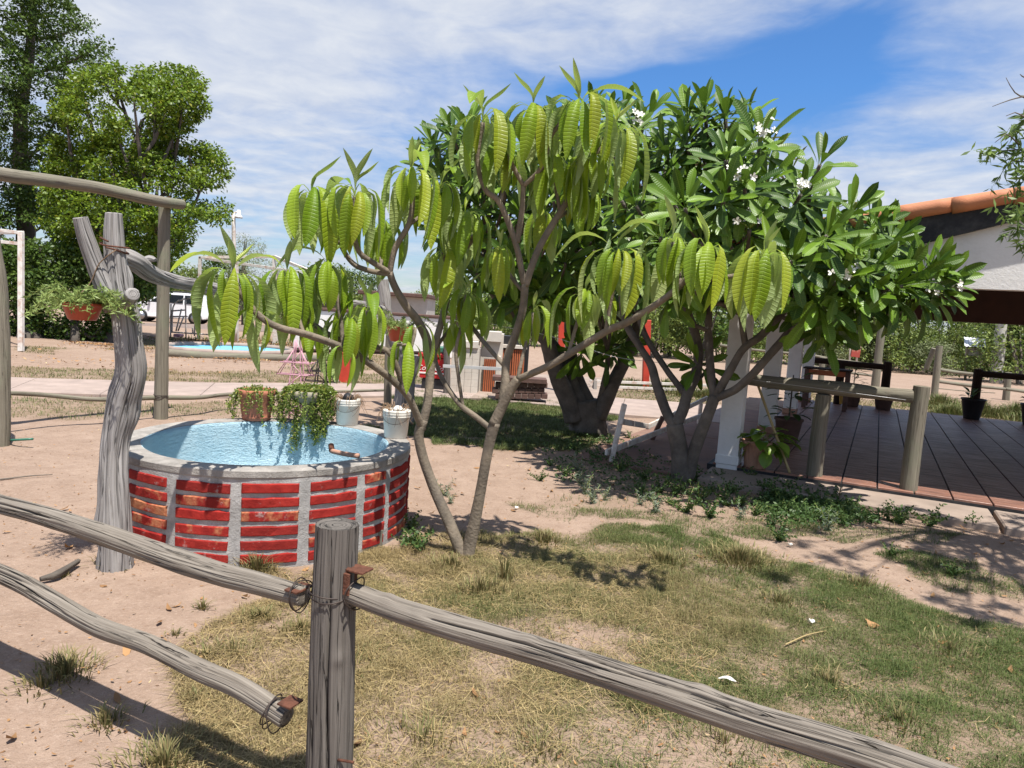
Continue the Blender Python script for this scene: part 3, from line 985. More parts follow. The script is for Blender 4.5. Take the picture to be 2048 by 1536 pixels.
def scatter_leaves(n, pick, lmin, lmax, seed, curl=0.5, asp=0.42, lift=0.004):
    r = np.random.default_rng(seed)
    x, y = pick(r, n)
    k = len(x)
    a = r.uniform(0, 2 * PI, k)
    L = r.uniform(lmin, lmax, k)
    d = np.stack([np.cos(a), np.sin(a), r.normal(0, 0.28, k)], -1)
    s = np.stack([-np.sin(a), np.cos(a), r.normal(0, 0.28, k)], -1)
    c = np.stack([x, y, ground_z(x, y) + lift + r.random(k) * 0.012], -1)
    cu = r.uniform(0.05, curl, k)[:, None] * L[:, None] * np.array([0, 0, 1.0])
    Ld, Ls = d * L[:, None], s * L[:, None] * asp * 0.5
    V = np.stack([c - Ld * .5 + cu * .5, c - Ld * .12 + Ls, c + Ld * .25 + Ls * .8, c + Ld * .5 + cu * .7, c + Ld * .25 - Ls * .8, c - Ld * .12 - Ls, c - cu * 0.1], 1)
    V[..., 2] = np.maximum(V[..., 2], ground_z(V[..., 0].ravel(), V[..., 1].ravel()).reshape(V.shape[:2]) + 0.001)
    V = V.reshape(-1, 3)
    i = np.arange(k) * 7
    F = np.concatenate([np.stack([i + 6, i + p, i + q], -1) for p, q in ((1, 0), (2, 1), (3, 2), (4, 3), (5, 4), (0, 5))])
    return V, F, {'rnd': np.repeat(r.random(k), 7)}


def pick_regions(r, n):
    x = r.uniform(-3, 4.6, n)
    y = r.uniform(1.7, 9.0, n)
    ok = (np.abs(x) < y * 0.8 + 0.5) & (noise2(x, y, 1.4, 2, 91) > -0.15) & ((x + 1.61) ** 2 + (y - 4.76) ** 2 > 0.97 ** 2)
    return x[ok], y[ok]


V, F, A = scatter_leaves(520, pick_regions, 0.02, 0.075, 5)
o = obj('fallen_leaves', V, F, M_DRYL, attrs=A)
tag(o, 'scattered brown fallen leaves on the ground', 'leaf litter', None, 'stuff')


def pick_sand(r, n):
    x = r.uniform(-5, 4.6, n)
    y = 1.9 + 10 * r.random(n) ** 1.6
    ok = (np.abs(x) < y * 0.8 + 0.5) & ((x + 1.61) ** 2 + (y - 4.76) ** 2 > 0.97 ** 2)
    return x[ok], y[ok]


V, F, A = scatter_leaves(9000, pick_sand, 0.006, 0.024, 15, curl=.3, lift=.001)
o = obj('ground_debris', V, F, M_DRYL, attrs=A)
tag(o, 'tiny dry bits and chips strewn over the sand', 'debris', None, 'stuff')


def pick_piles(r, n):
    X, Y = [], []
    for (px, py, rx, ry, k) in ((385, 681, 1.3, .3, 700), (520, 684, 1.4, .35, 900), (200, 690, .8, .3, 300), (250, 700, 1.2, .4, 160), (330, 700, 1.2, .4, 120), (560, 690, 1.0, .4, 300), (420, 722, 2.0, .5, 90), (500, 721, .7, .2, 120), (150, 725, 2.5, .8, 110)):
        c = G(px, py)
        X.append(c[0] + r.normal(0, rx * .6, k))
        Y.append(c[1] + r.normal(0, ry * .6, k))
    return np.concatenate(X), np.concatenate(Y)


V, F, A = scatter_leaves(0, pick_piles, 0.045, 0.10, 6, lift=0.03)
o = obj('leaf_litter', V, F, M_DRYL, attrs=A)
tag(o, 'swept drifts of brown leaves around the far wading pool', 'leaf litter', None, 'stuff')


def straw(n, seed):
    r = np.random.default_rng(seed)
    x = r.uniform(-1.6, 3.6, n * 3)
    y = r.uniform(1.5, 4.6, n * 3)
    d = grass_density(x, y) * np.clip(0.6 - 0.45 * (x - 0.1) + 0.55 * noise2(x, y, 1.3, 2, 44), 0.03, 1)
    ok = r.random(n * 3) < d
    x, y = x[ok], y[ok]
    k = len(x)
    a = r.uniform(0, 2 * PI, k)
    L = 0.04 + 0.16 * r.random(k) ** 2
    w_ = 0.0008
    z = ground_z(x, y) + r.uniform(0.004, 0.022, k)
    tl = r.normal(0, 0.10, k)
    d3 = np.stack([np.cos(a), np.sin(a), tl], -1)
    s = np.stack([-np.sin(a) * w_, np.cos(a) * w_, 0 * a], -1)
    bend = np.stack([-np.sin(a), np.cos(a), 0 * a], -1) * r.normal(0, .12, k)[:, None] * L[:, None]
    c = np.stack([x, y, z], -1)
    p0, p1, p2 = c - d3 * L[:, None] * .5, c + bend + np.array([0, 0, .004]), c + d3 * L[:, None] * .5
    V = np.stack([p0 - s, p0 + s, p1 + s, p1 - s, p2 + s * .6, p2 - s * .6], 1).reshape(-1, 3)
    i = np.arange(k) * 6
    F = np.concatenate([np.stack([i, i + 1, i + 2, i + 3], -1), np.stack([i + 3, i + 2, i + 4, i + 5], -1)])
    return V, F, {'rnd': np.repeat(r.random(k), 6)}


V, F, A = straw(13000, 12)
o = obj('dry_straw', V, F, M_STRAW, attrs=A)
tag(o, 'dry yellow straw lying flat among the foreground grass', 'straw', None, 'stuff')

# ------------------------------------------------------------------ foreground pole fence
FD = np.array([-0.902, 0.431, 0])            # fence runs to the left and away
fp = P(675, 1045, 1.88)
fp[2] = 0


def on_fence(px, py, off=0.0):
    """point of the fence's vertical plane on this ray"""
    n = np.array([0.431, 0.902, 0])
    d = ray(px, py)
    t = ((fp + n * off) @ n) / (d @ n)
    return np.array([0, 0, EYE]) + d * t


fence = thing('pole_fence', 'weathered grey rustic pole fence crossing the foreground', 'fence', fp)
top = on_fence(675, 1048)
axis_pts = [fp + np.array([0.012, 0, -0.15]), fp + np.array([0.006, 0, 0.3]), fp + np.array([0.0, 0.0, 0.6]), np.array([fp[0], fp[1], top[2]])]
V, F, UV = capped(axis_pts, [0.066, 0.064, 0.061, 0.058], 110, 0.012, lump=0.03, groove=0.004, seed=2.0, gf=(6, 1.0), sink=-0.004, cracks=((.15, .98, 3.25, .003, .022), (.55, 1.1, 3.9, .0025, .015), (.2, .7, 2.5, .0025, .015)), knots=((.7, 3.7, .018, .006),))
obj('post', V, F, M_WOODP, fence, UV)
lend1, lend2 = on_fence(-520, 855, .0), on_fence(-520, 985, .0)
upl = [on_fence(606, 1192), on_fence(520, 1168), on_fence(440, 1148), on_fence(330, 1112), on_fence(200, 1067), on_fence(90, 1032), on_fence(0, 1008), on_fence(-150, 965), lend1]
V, F, UV = capped(upl[::-1], [0.030, 0.032, 0.033, 0.035, 0.034, 0.032, 0.028], 96, 0.014, lump=0.07, groove=0.0045, seed=5.0, cracks=((.9, 1.7, .9, .0025, .013), (1.5, 2.3, .5, .0025, .012), (1.1, 1.6, 1.4, .002, .01), (2.0, 2.6, 1.2, .0025, .012)), knots=((1.95, 1.0, .04, .008), (1.5, -1, .05, .008), (1.15, 2, .05, .007)))
obj('rail', V, F, M_WOODN, fence, UV)
lol = [on_fence(572, 1434), on_fence(480, 1375), on_fence(400, 1340), on_fence(300, 1290), on_fence(200, 1255), on_fence(110, 1205), on_fence(40, 1165), on_fence(-60, 1125), on_fence(-250, 1060), lend2]
V, F, UV = capped(lol[::-1], [0.030, 0.030, 0.031, 0.032, 0.031, 0.031, 0.031, 0.029], 96, 0.014, lump=0.06, groove=0.005, seed=9.0, cracks=((.9, 1.8, .8, .0025, .013), (1.6, 2.5, .55, .003, .014), (1.2, 2.0, 1.3, .002, .01), (2.1, 2.7, 1.1, .0025, .014)), knots=((1.8, 1.4, .04, .008), (1.2, -1, .05, .008)))
obj('rail', V, F, M_WOODN, fence, UV)
rrl = [on_fence(694, 1182), on_fence(790, 1218), on_fence(900, 1252), on_fence(1100, 1310), on_fence(1300, 1374), on_fence(1500, 1440), on_fence(1700, 1500), on_fence(1900, 1570), on_fence(2300, 1715), on_fence(2700, 1850)]
V, F, UV = capped(rrl, [0.029, 0.031, 0.032, 0.033, 0.034, 0.035, 0.036], 110, 0.012, lump=0.05, groove=0.005, seed=14.0, gf=(5, 0.8), cracks=((.26, .78, .95, .002, .016), (.62, 1.9, .45, .0022, .014), (.1, .4, .3, .0018, .008), (.9, 1.7, 1.15, .0018, .009)), knots=((.14, 0.2, .02, .006), (.25, 1.0, .02, .006), (.55, .6, .025, .007), (.95, -.5, .03, .006)))
obj('rail', V, F, M_WOODN, fence, UV)
for q in (lend1, rrl[-1]):       # neighbouring posts just out of the picture
    b0 = np.array([q[0], q[1], -0.15])
    V, F, UV = capped([b0, b0 + [0, 0, .6], b0 + [0.01, 0, 1.12]], [0.066, 0.062, 0.058], 40, 0.03, lump=0.03, groove=0.004, seed=q[0])
    obj('post', V, F, M_WOODP, fence, UV)
# rusty angle brackets, strap and tie wire
NF = np.array([0.431, 0.902, 0])
b0 = on_fence(700, 1160)
Rf = np.stack([-FD, NF, [0, 0, 1.0]], 1)
for c, s in ((b0 + [0, 0, .012], (.012, .05, .055)), (b0 - FD * .028 + [0, 0, .036], (.06, .05, .006)), (b0 - FD * .012 - NF * .03, (.02, .006, .06))):
    V, F, UV = box(c, s, .0012, Rf)
    obj('bracket', V, F, M_RUST, fence, smooth=False)
c2 = on_fence(598, 1176)
V, F, UV = box(c2 + [0, 0, 0.0], (.045, .07, .006), .001, Rf)
obj('bracket', V, F, M_RUST, fence, smooth=False)
V, F, UV = box(on_fence(583, 1412) + FD * .005 + [0, 0, .01], (.05, .055, .006), .001, Rf)
obj('bracket', V, F, M_RUST, fence, smooth=False)


def loop_wire(c, ax, r, turns, wr, pitch, seed):
    ax = np.asarray(ax, float) / np.linalg.norm(ax)
    u_ = np.cross(ax, [0, 0, 1.0])
    if np.linalg.norm(u_) < .1:
        u_ = np.cross(ax, [0, 1.0, 0])
    u_ /= np.linalg.norm(u_)
    v_ = np.cross(ax, u_)
    t = np.linspace(0, turns * 2 * PI, int(turns * 18))
    rr = r * (1 + 0.05 * np.sin(t * 3.3 + seed))
    return np.asarray(c) + np.outer(rr * np.cos(t), u_) + np.outer(rr * np.sin(t), v_) + np.outer((t / (2 * PI) - turns / 2) * pitch + .006 * np.sin(t * 1.7 + seed), ax)


for c, ax, r, tn in ((on_fence(600, 1190), FD, .044, 2.2), (on_fence(545, 1423), FD + [0, 0, .35], .046, 2.0), (on_fence(556, 1428), FD, .048, 1.2), (on_fence(665, 1180) + [0, 0, 0], (0, 0, 1), .066, 2.0), (on_fence(712, 1186), FD, .042, 1.5)):
    V, F, UV = tube(loop_wire(c, ax, r, tn, .002, .008, c[0] * 9), .0019, 6, .02)
    obj('tie_wire', V, F, M_WIRE, fence)
V, F, UV = tube([on_fence(690, 1508) - NF * .03, on_fence(705, 1512) - NF * .02 - FD * .02], .004, 6, .01)
obj('nail', V, F, M_RUST, fence)

# ------------------------------------------------------------------ round brick basin
PC = np.array([-1.61, 4.76, 0])
PR, PW, PH = 0.943, 0.165, 0.555
pool = thing('brick_basin', 'round basin of red bricks in grey mortar with light blue inside', 'basin', PC)
V, F, UV = lathe([(PR - .008, -.12), (PR - .008, 0.0), (PR - .010, .05), (PR - .010, .1), (PR - .011, .2), (PR - .011, .3), (PR - .010, .4), (PR - .008, .48), (PR - .008, PH - .045)], 220, PC, wob=.006)
obj('mortar_wall', V, F, M_MORTAR, pool, UV)
rp = [(PR - .03, PH - .050), (PR - .007, PH - .048), (PR - .004, PH - .040), (PR - .003, PH - .006), (PR - .008, PH - .001), (PR - .015, PH), (PR - .06, PH + .002), (PR - PW + .03, PH), (PR - PW + .010, PH - .004)]
V, F, UV = lathe(rp, 220, PC, wob=.004, seed=4)
obj('coping', V, F, M_COPING, pool, UV, smooth=False)
ri = PR - PW
ip = [(ri + .012, PH - .006), (ri + .001, PH - .008), (ri - .004, PH - .03), (ri - .006, PH - .1), (ri - .008, .30), (ri - .02, .22), (ri - .06, .165), (ri - .12, .135), (ri - .22, .12), (ri - .4, .115), (.2, .11), (0.001, .11)]
V, F, UV = lathe(ip, 160, PC)
obj('blue_lining', V, F, M_PLASTER, pool, UV)
ang = [-104.8, -82.1, -59.4, -37.3, -21.9]
while ang[-1] + 23.09 < 255.2 - 5:
    ang.append(ang[-1] + 23.09)
ang.append(255.2)
bmeshes = {}


def brick_mesh(width, variant):
    key = (round(width, 3), variant)
    if key in bmeshes:
        return bmeshes[key]
    nx, nz, hgt, dep = 9, 4, 0.055, 0.045
    r0 = PR - 0.004
    u_ = np.array([-1, -.955, -.6, -.3, 0, .3, .6, .955, 1]) * width / 2
    z_ = np.array([-1, -.8, .8, 1]) * hgt / 2
    U_, Z_ = np.meshgrid(u_, z_)
    n = fbm(np.stack([U_.ravel() * 22 + variant * 7.3, Z_.ravel() * 30, np.full(U_.size, variant * 3.1)], -1), 3).reshape(U_.shape)
    edge = np.zeros_like(U_)
    edge[0], edge[-1] = .006, .006
    edge[:, 0] = np.maximum(edge[:, 0], .006)
    edge[:, -1] = np.maximum(edge[:, -1], .006)
    U2 = U_ + .004 * np.roll(n, 1, 0)
    Z2 = Z_ + .004 * n
    R_ = r0 + .004 * n - edge
    th = U2 / r0
    front = np.stack([R_ * np.cos(th) - r0, R_ * np.sin(th), Z2], -1)
    back = front.copy()
    back[..., 0] -= dep - edge * 0
    V = np.vstack([front.reshape(-1, 3), back.reshape(-1, 3)])
    N = nx * nz
    F = []
    for a in range(nz - 1):
        for b in range(nx - 1):
            i = a * nx + b
            F.append([i, i + 1, i + nx + 1, i + nx])
    per = [b for b in range(nx)] + [a * nx + nx - 1 for a in range(1, nz)] + [(nz - 1) * nx + b for b in range(nx - 2, -1, -1)] + [a * nx for a in range(nz - 2, 0, -1)]
    for i in range(len(per)):
        p, q = per[i], per[(i + 1) % len(per)]
        F.append([q, p, p + N, q + N])
    me = mesh_data('brick', V, F, smooth=False)
    me.materials.append(M_BRICK)
    bmeshes[key] = me
    return me


rb = random.Random(4)
for ci in range(len(ang) - 1):
    a0, a1 = ang[ci], ang[ci + 1]
    wd = round((math.radians(a1 - a0) * PR - 0.062) * 100) / 100
    am = math.radians((a0 + a1) / 2)
    for row in range(6):
        me = brick_mesh(wd, (ci * 5 + row * 3) % 7)
        o = bpy.data.objects.new('brick', me)
        o.location = (PR * math.cos(am), PR * math.sin(am), 0.450 - row * 0.081 + rb.uniform(-.004, .004))
        o.rotation_euler = (rb.uniform(-.015, .015), 0, am + rb.uniform(-.008, .008))
        link(o, pool)
# drain pipe stub through the lining
V, F, UV = tube([P(664, 902, 4.62), P(690, 908, 4.55), P(717, 912, 4.50)], [.017, .016, .017], 14, .02, lump=.15, seed=3)
obj('pipe', V, F, M_TERRAP, pool, UV)
V, F, UV = tube([P(664, 902, 4.62), P(662, 890, 4.66)], [.019, .019], 14, .02)
obj('pipe_elbow', V, F, M_RUST, pool, UV)
V, F, UV = box(G(758, 1092) + [0, 0, .04], (.035, .03, .13), .003)
o = obj('wood_stake', V, F, M_WOODG, None, UV, smooth=False, origin=G(758, 1092))
tag(o, 'short wooden stake wedged at the foot of the brick basin', 'stake')

# ------------------------------------------------------------------ leaves


def leaf_mesh(name, spine, width, fold=0.25, wave=0.0, mat=None, ns=9, tip=1.0, petiole=0.0, seed=0.0, round_tip=False, side=None):
    """leaf along a 3-D spine (from the stem outwards); petiole = share of the spine without blade"""
    path, t = resample(spine, 0.01)
    tt = np.linspace(0, 1, ns + 3)
    L = np.concatenate([[0], np.cumsum(np.linalg.norm(np.diff(path, axis=0), axis=1))])
    L /= L[-1]
    pts = np.stack([np.interp(tt, L, path[:, k]) for k in range(3)], -1)
    T = np.gradient(pts, axis=0)
    T /= np.linalg.norm(T, axis=1)[:, None]
    sd = np.array([0, 1.0, 0]) if side is None else np.asarray(side, float)
    B = np.cross(T, sd)
    B /= np.linalg.norm(B, axis=1)[:, None] + 1e-9          # leaf normal
    S = np.cross(B, T)
    s = np.clip((tt - petiole) / (1 - petiole), 0, 1)
    if round_tip:
        wprof = np.sin(PI * np.clip(s, 0, 1) ** 1.9) ** 0.55
    else:
        wprof = np.sin(PI * np.clip(s, 0, 1) ** 1.05) ** 0.85
    wd = width * 0.5 * wprof
    wd = np.maximum(wd, 0.0022 * (s < 0.9) + 0.0006)
    cols = [-1, -0.55, 0, 0.55, 1]
    V, UV = [], []
    for i in range(len(pts)):
        for c in cols:
            z = abs(c) * wd[i] * fold
            z += wave * wd[i] * math.sin(9 * tt[i] + 2.1 * c + seed) * abs(c)
            V.append(pts[i] + S[i] * c * wd[i] * math.cos(fold * .6) + B[i] * z)
            UV.append(((c + 1) / 2, s[i]))
    k = len(cols)
    F = []
    for i in range(len(pts) - 1):
        for c in range(k - 1):
            a = i * k + c
            F.append([a, a + k, a + k + 1, a + 1])
    V, UV = np.array(V), np.array(UV)
    if mat is None:
        return V, np.array(F), UV
    me = mesh_data(name, V, np.array(F), UV, True)
    me.materials.append(mat)
    return me


def droop_spine(out0, rise, drop, L, pet):
    """petiole arches up and out, the blade hangs"""
    p = [np.zeros(3), np.array([out0 * .5, 0, rise * .8]), np.array([out0, 0, rise * .75])]
    e = p[-1]
    b = L
    p.append(e + np.array([b * .10 * drop + .02, 0, -b * .22]))
    p.append(e + np.array([b * .14 * drop + .02, 0, -b * .6]))
    p.append(e + np.array([b * .12 * drop + .015, 0, -b]))
    return p


WILTV = []      # (V, F, UV) variants, spine towards +x
rl = random.Random(3)
for k in range(18):
    o0 = rl.uniform(.05, .11)
    sp = droop_spine(o0, rl.uniform(.025, .06), rl.uniform(-.3, 1.15), rl.uniform(.24, .36), .2)
    WILTV.append(leaf_mesh('leaf', sp, rl.uniform(.064, .086), fold=rl.uniform(.2, .75), wave=rl.uniform(.03, .18), petiole=.19, seed=k * 1.7))
for k in range(4):      # young leaves standing up
    L = rl.uniform(.14, .24)
    sp = [np.zeros(3), np.array([.012, 0, L * .35]), np.array([.03 + .02 * k, 0, L * .7]), np.array([.045 + .03 * k, 0, L])]
    WILTV.append(leaf_mesh('leaf', sp, rl.uniform(.032, .05), fold=.9, wave=.06, petiole=.1, seed=k))
for k in range(3):      # half raised, horizontal
    L = rl.uniform(.2, .28)
    sp = [np.zeros(3), np.array([.08, 0, .07]), np.array([.08 + L * .5, 0, .075]), np.array([.08 + L, 0, .02 - .03 * k])]
    WILTV.append(leaf_mesh('leaf', sp, rl.uniform(.06, .08), fold=.4, wave=.1, petiole=.2, seed=k))

FRANGV = []
for k in range(14):
    L = rl.uniform(.33, .42)
    el = math.radians([72, 60, 48, 38, 28, 20, 12, 4, -6, -16, -28, -40, -52, -62][k])
    ar = rl.uniform(.25, .55)
    p = [np.zeros(3)]
    for q in range(1, 6):
        e = el + math.radians(10) - ar * q / 5 * 1.1
        p.append(p[-1] + np.array([math.cos(e), 0, math.sin(e)]) * L / 5)
    FRANGV.append(leaf_mesh('leaf', p, rl.uniform(.074, .092), fold=rl.uniform(.15, .5), wave=rl.uniform(.0, .10), petiole=.13, seed=k, round_tip=True, ns=7))
FRANG_EL = [72, 60, 48, 38, 28, 20, 12, 4, -6, -16, -28, -40, -52, -62]


def axis_matrix(p, axis, spin, scale):
    z = Vector(axis).normalized()
    q = z.to_track_quat('Z', 'Y').to_matrix().to_4x4()
    return Matrix.Translation(Vector(p)) @ q @ Matrix.Rotation(spin, 4, 'Z') @ Matrix.Scale(scale, 4)


def plant_leaves(root, variants, placements, mat, nparts, mesh_cache):
    """placements: (variant, Matrix world). The nparts nearest the viewer are parts of their own; the rest one mesh."""
    rl0 = Vector(rootloc(root))
    placements = sorted(placements, key=lambda q: (q[1].translation - Vector((0, 0, EYE))).length)
    for vi, m in placements[:nparts]:
        if vi not in mesh_cache:
            V, F, UV = variants[vi]
            me = mesh_data('leaf', V, F, UV, True)
            me.materials.append(mat)
            mesh_cache[vi] = me
        o = bpy.data.objects.new('leaf', mesh_cache[vi])
        o.matrix_local = Matrix.Translation(-rl0) @ m
        link(o, root)
    rest = placements[nparts:]
    if rest:
        parts, rn = [], []
        for vi, m in rest:
            V, F, UV = variants[vi]
            A = np.array(m)
            parts.append((V @ A[:3, :3].T + A[:3, 3], F, UV))
            rn.append(np.full(len(V), random.random()))
        V, F, UV = join(parts)
        o = obj('leaves', V, F, mat, root, UV, attrs={'rnd': np.concatenate(rn)})
        o['kind'] = 'stuff'


# ------------------------------------------------------------------ young frangipani with drooping leaves
def pl(pts):
    return [P(a, b, c) for a, b, c in pts]


wt_base = G(932, 1108)
wilt = thing('frangipani_tree', 'young twin trunked frangipani with limp hanging yellow green leaves beside the brick basin', 'tree', wt_base)
B0 = wt_base + [0, 0, -.06]
WB = [
    # (name, points, radii)
    ('trunk', [B0] + pl([(905, 1060, 4.32), (872, 985, 4.34), (848, 920, 4.35), (838, 872, 4.35), (846, 840, 4.36)]), [.05, .043, .037, .036, .040]),
    ('trunk', [B0] + pl([(950, 1040, 4.30), (965, 960, 4.28), (978, 890, 4.26), (990, 845, 4.25)]), [.055, .045, .040, .040, .043]),
    ('branch', pl([(845, 850, 4.36), (856, 800, 4.38), (861, 740, 4.40), (864, 700, 4.40)]), [.035, .034, .033, .036]),
    ('branch', pl([(846, 860, 4.36), (820, 800, 4.25), (790, 765, 4.15), (740, 727, 4.02), (689, 697, 3.92), (614, 669, 3.8), (558, 655, 3.72), (519, 632, 3.66), (480, 585, 3.62), (466, 556, 3.6)]), [.028, .026, .024, .024, .023, .021, .018]),
    ('branch', pl([(806, 782, 4.20), (797, 745, 4.16), (776, 703, 4.12), (735, 692, 4.08), (698, 686, 4.05), (660, 670, 4.0), (625, 647, 3.98)]), [.021, .021, .02, .018, .016]),
    ('branch', pl([(776, 703, 4.12), (795, 690, 4.12), (814, 690, 4.15)]), [.012, .010]),
    ('branch', pl([(687, 697, 3.92), (684, 662, 3.93), (680, 630, 3.94), (668, 560, 3.96), (662, 535, 3.98)]), [.016, .014, .012]),
    ('branch', pl([(606, 665, 3.8), (596, 630, 3.83), (590, 580, 3.86), (575, 548, 3.9)]), [.014, .012, .011]),
    ('branch', pl([(863, 705, 4.40), (839, 648, 4.32), (810, 610, 4.24), (788, 570, 4.18), (779, 543, 4.15)]), [.032, .03, .028, .026]),
    ('branch', pl([(866, 702, 4.40), (884, 640, 4.44), (895, 590, 4.48), (900, 545, 4.5), (905, 528, 4.5)]), [.028, .025, .022, .02]),
    ('branch', pl([(779, 545, 4.15), (743, 523, 4.05), (716, 499, 4.0), (705, 440, 3.98), (710, 392, 3.97)]), [.021, .019, .016, .014]),
    ('branch', pl([(780, 548, 4.15), (735, 540, 4.12), (700, 520, 4.1), (660, 450, 4.06), (626, 396, 4.03)]), [.02, .018, .016, .014]),
    ('branch', pl([(779, 545, 4.15), (791, 496, 4.13), (818, 448, 4.12), (825, 400, 4.12), (822, 352, 4.12)]), [.022, .02, .018, .016]),
    ('branch', pl([(818, 450, 4.12), (855, 420, 4.2), (878, 378, 4.25)]), [.014, .013]),
    ('branch', pl([(905, 530, 4.5), (925, 505, 4.5), (946, 478, 4.5), (938, 474, 4.48), (910, 497, 4.46)]), [.019, .018, .018, .016]),
    ('branch', pl([(900, 545, 4.5), (890, 520, 4.46), (886, 505, 4.44)]), [.015, .013]),
    ('branch', pl([(982, 858, 4.26), (950, 832, 4.32), (922, 811, 4.38), (895, 775, 4.44), (877, 740, 4.5), (872, 700, 4.56), (905, 650, 4.62)]), [.022, .02, .018, .016, .014]),
    ('branch', pl([(926, 814, 4.38), (918, 760, 4.38), (912, 700, 4.38), (926, 640, 4.4), (932, 590, 4.42)]), [.013, .013, .012, .011]),
    ('branch', pl([(988, 850, 4.25), (1004, 815, 4.24), (1022, 780, 4.22), (1037, 757, 4.20)]), [.04, .038, .034, .032]),
    ('branch', pl([(1004, 815, 4.25), (1010, 765, 4.28), (1013, 720, 4.3), (1030, 670, 4.3), (1045, 620, 4.28), (1050, 568, 4.25)]), [.033, .031, .03, .028, .027]),
    ('branch', pl([(1012, 735, 4.3), (985, 705, 4.38), (955, 668, 4.46), (938, 640, 4.52), (940, 600, 4.55)]), [.018, .016, .014]),
    ('branch', pl([(1037, 758, 4.20), (1095, 733, 4.1), (1141, 706, 4.02), (1215, 661, 3.88), (1253, 645, 3.8), (1310, 610, 3.7), (1362, 570, 3.62), (1392, 530, 3.58), (1412, 505, 3.56)]), [.026, .025, .024, .022, .02, .018]),
    ('branch', pl([(1137, 708, 4.02), (1147, 670, 4.03), (1157, 636, 4.05), (1170, 590, 4.08)]), [.014, .013, .012]),
    ('branch', pl([(1212, 663, 3.88), (1220, 610, 3.86), (1230, 560, 3.84), (1234, 512, 3.82)]), [.014, .013, .012]),
    ('branch', pl([(1362, 572, 3.62), (1355, 530, 3.66), (1346, 485, 3.7)]), [.013, .012]),
    ('branch', pl([(1370, 564, 3.62), (1450, 555, 3.55), (1510, 540, 3.5), (1530, 515, 3.48)]), [.015, .014, .013]),
    ('branch', pl([(1034, 762, 4.20), (1046, 710, 4.24), (1058, 665, 4.28), (1066, 625, 4.3)]), [.014, .013, .012]),
    ('branch', pl([(1050, 572, 4.25), (1079, 495, 4.22), (1135, 401, 4.2), (1165, 355, 4.2), (1190, 310, 4.2), (1228, 268, 4.2)]), [.026, .023, .02, .016]),
    ('branch', pl([(1048, 568, 4.25), (1032, 489, 4.2), (1000, 407, 4.14), (970, 378, 4.1), (955, 320, 4.08), (966, 245, 4.06)]), [.023, .021, .019, .016, .015]),
    ('branch', pl([(1034, 485, 4.2), (1044, 420, 4.16), (1047, 370, 4.14)]), [.021, .019, .018]),
    ('branch', pl([(1047, 372, 4.14), (1022, 325, 4.1), (1018, 300, 4.1)]), [.015, .013]),
    ('branch', pl([(1047, 372, 4.14), (1085, 332, 4.08), (1100, 275, 4.04), (1130, 238, 4.0), (1156, 215, 3.98)]), [.017, .016, .015, .014]),
    ('branch', pl([(1088, 325, 4.08), (1072, 270, 4.05), (1066, 222, 4.04)]), [.013, .012]),
]
for i, (nm, pts, rad) in enumerate(WB):
    V, F, UV = tube(pts, np.array(rad) * .82, 14, .02, lump=.12, seed=i * 3.3)
    obj(nm, V, F, M_BARK, wilt, UV)
# (tip px, py, depth, number of leaves, size)
WT = [(466, 552, 3.6, 13, 1.05), (622, 388, 4.03, 13, 1.12), (710, 386, 3.97, 12, 1.05), (821, 348, 4.12, 12, 1.05), (880, 374, 4.25, 11, 1.0), (966, 240, 4.06, 13, 1.05), (1066, 216, 4.04, 11, 1.05),
      (1157, 212, 3.98, 14, 1.12), (1230, 262, 4.2, 13, 1.1), (1234, 508, 3.82, 13, 1.08), (1345, 480, 3.7, 11, 1.0), (1414, 500, 3.56, 15, .92), (1531, 512, 3.48, 15, .92), (661, 532, 3.98, 13, 1.0),
      (574, 546, 3.9, 10, 1.0), (624, 648, 3.98, 7, .7), (885, 506, 4.44, 10, 1.0), (1000, 498, 4.35, 10, .85), (941, 598, 4.5, 9, .8), (735, 620, 4.05, 10, 1.0), (815, 688, 4.15, 4, .95), (1171, 588, 4.08, 9, .9), (1067, 622, 4.3, 9, .75),
      (932, 588, 4.42, 8, .8), (1018, 305, 4.2, 10, .95), (905, 652, 4.62, 8, .8), (760, 450, 4.3, 11, 1.0), (930, 430, 4.4, 11, .95), (1090, 430, 4.45, 10, .9), (1160, 380, 4.35, 9, .95), (1190, 315, 4.15, 10, 1.0),
      (520, 632, 3.66, 3, .8), (690, 696, 3.9, 5, .8), (600, 600, 3.95, 6, .85), (830, 655, 4.25, 5, .9), (700, 640, 3.95, 8, .9), (1110, 320, 4.2, 9, 1.0)]
place = []
rw = random.Random(21)
WFREE = [(760, 450, 4.3), (930, 430, 4.4), (1090, 430, 4.45), (1160, 380, 4.35), (735, 620, 4.05), (600, 600, 3.95), (700, 640, 3.95), (1110, 320, 4.2), (830, 655, 4.25), (1000, 498, 4.35), (1018, 305, 4.2)]
allnodes = np.concatenate([resample(b[1], .05)[0] for b in WB])
for (a, b, c) in WFREE:      # twigs to the inner leaf heads
    t_ = P(a, b, c)
    nd = allnodes[np.argmin(np.linalg.norm(allnodes - (t_ - np.array([0, 0, .25])), axis=1))]
    V, F, UV = tube([nd, (nd + t_) / 2 + [0, 0, -.04], t_ + [0, 0, -.04], t_], [.012, .011, .011], 10, .03, lump=.1, seed=a)
    obj('twig', V, F, M_BARK, wilt, UV)
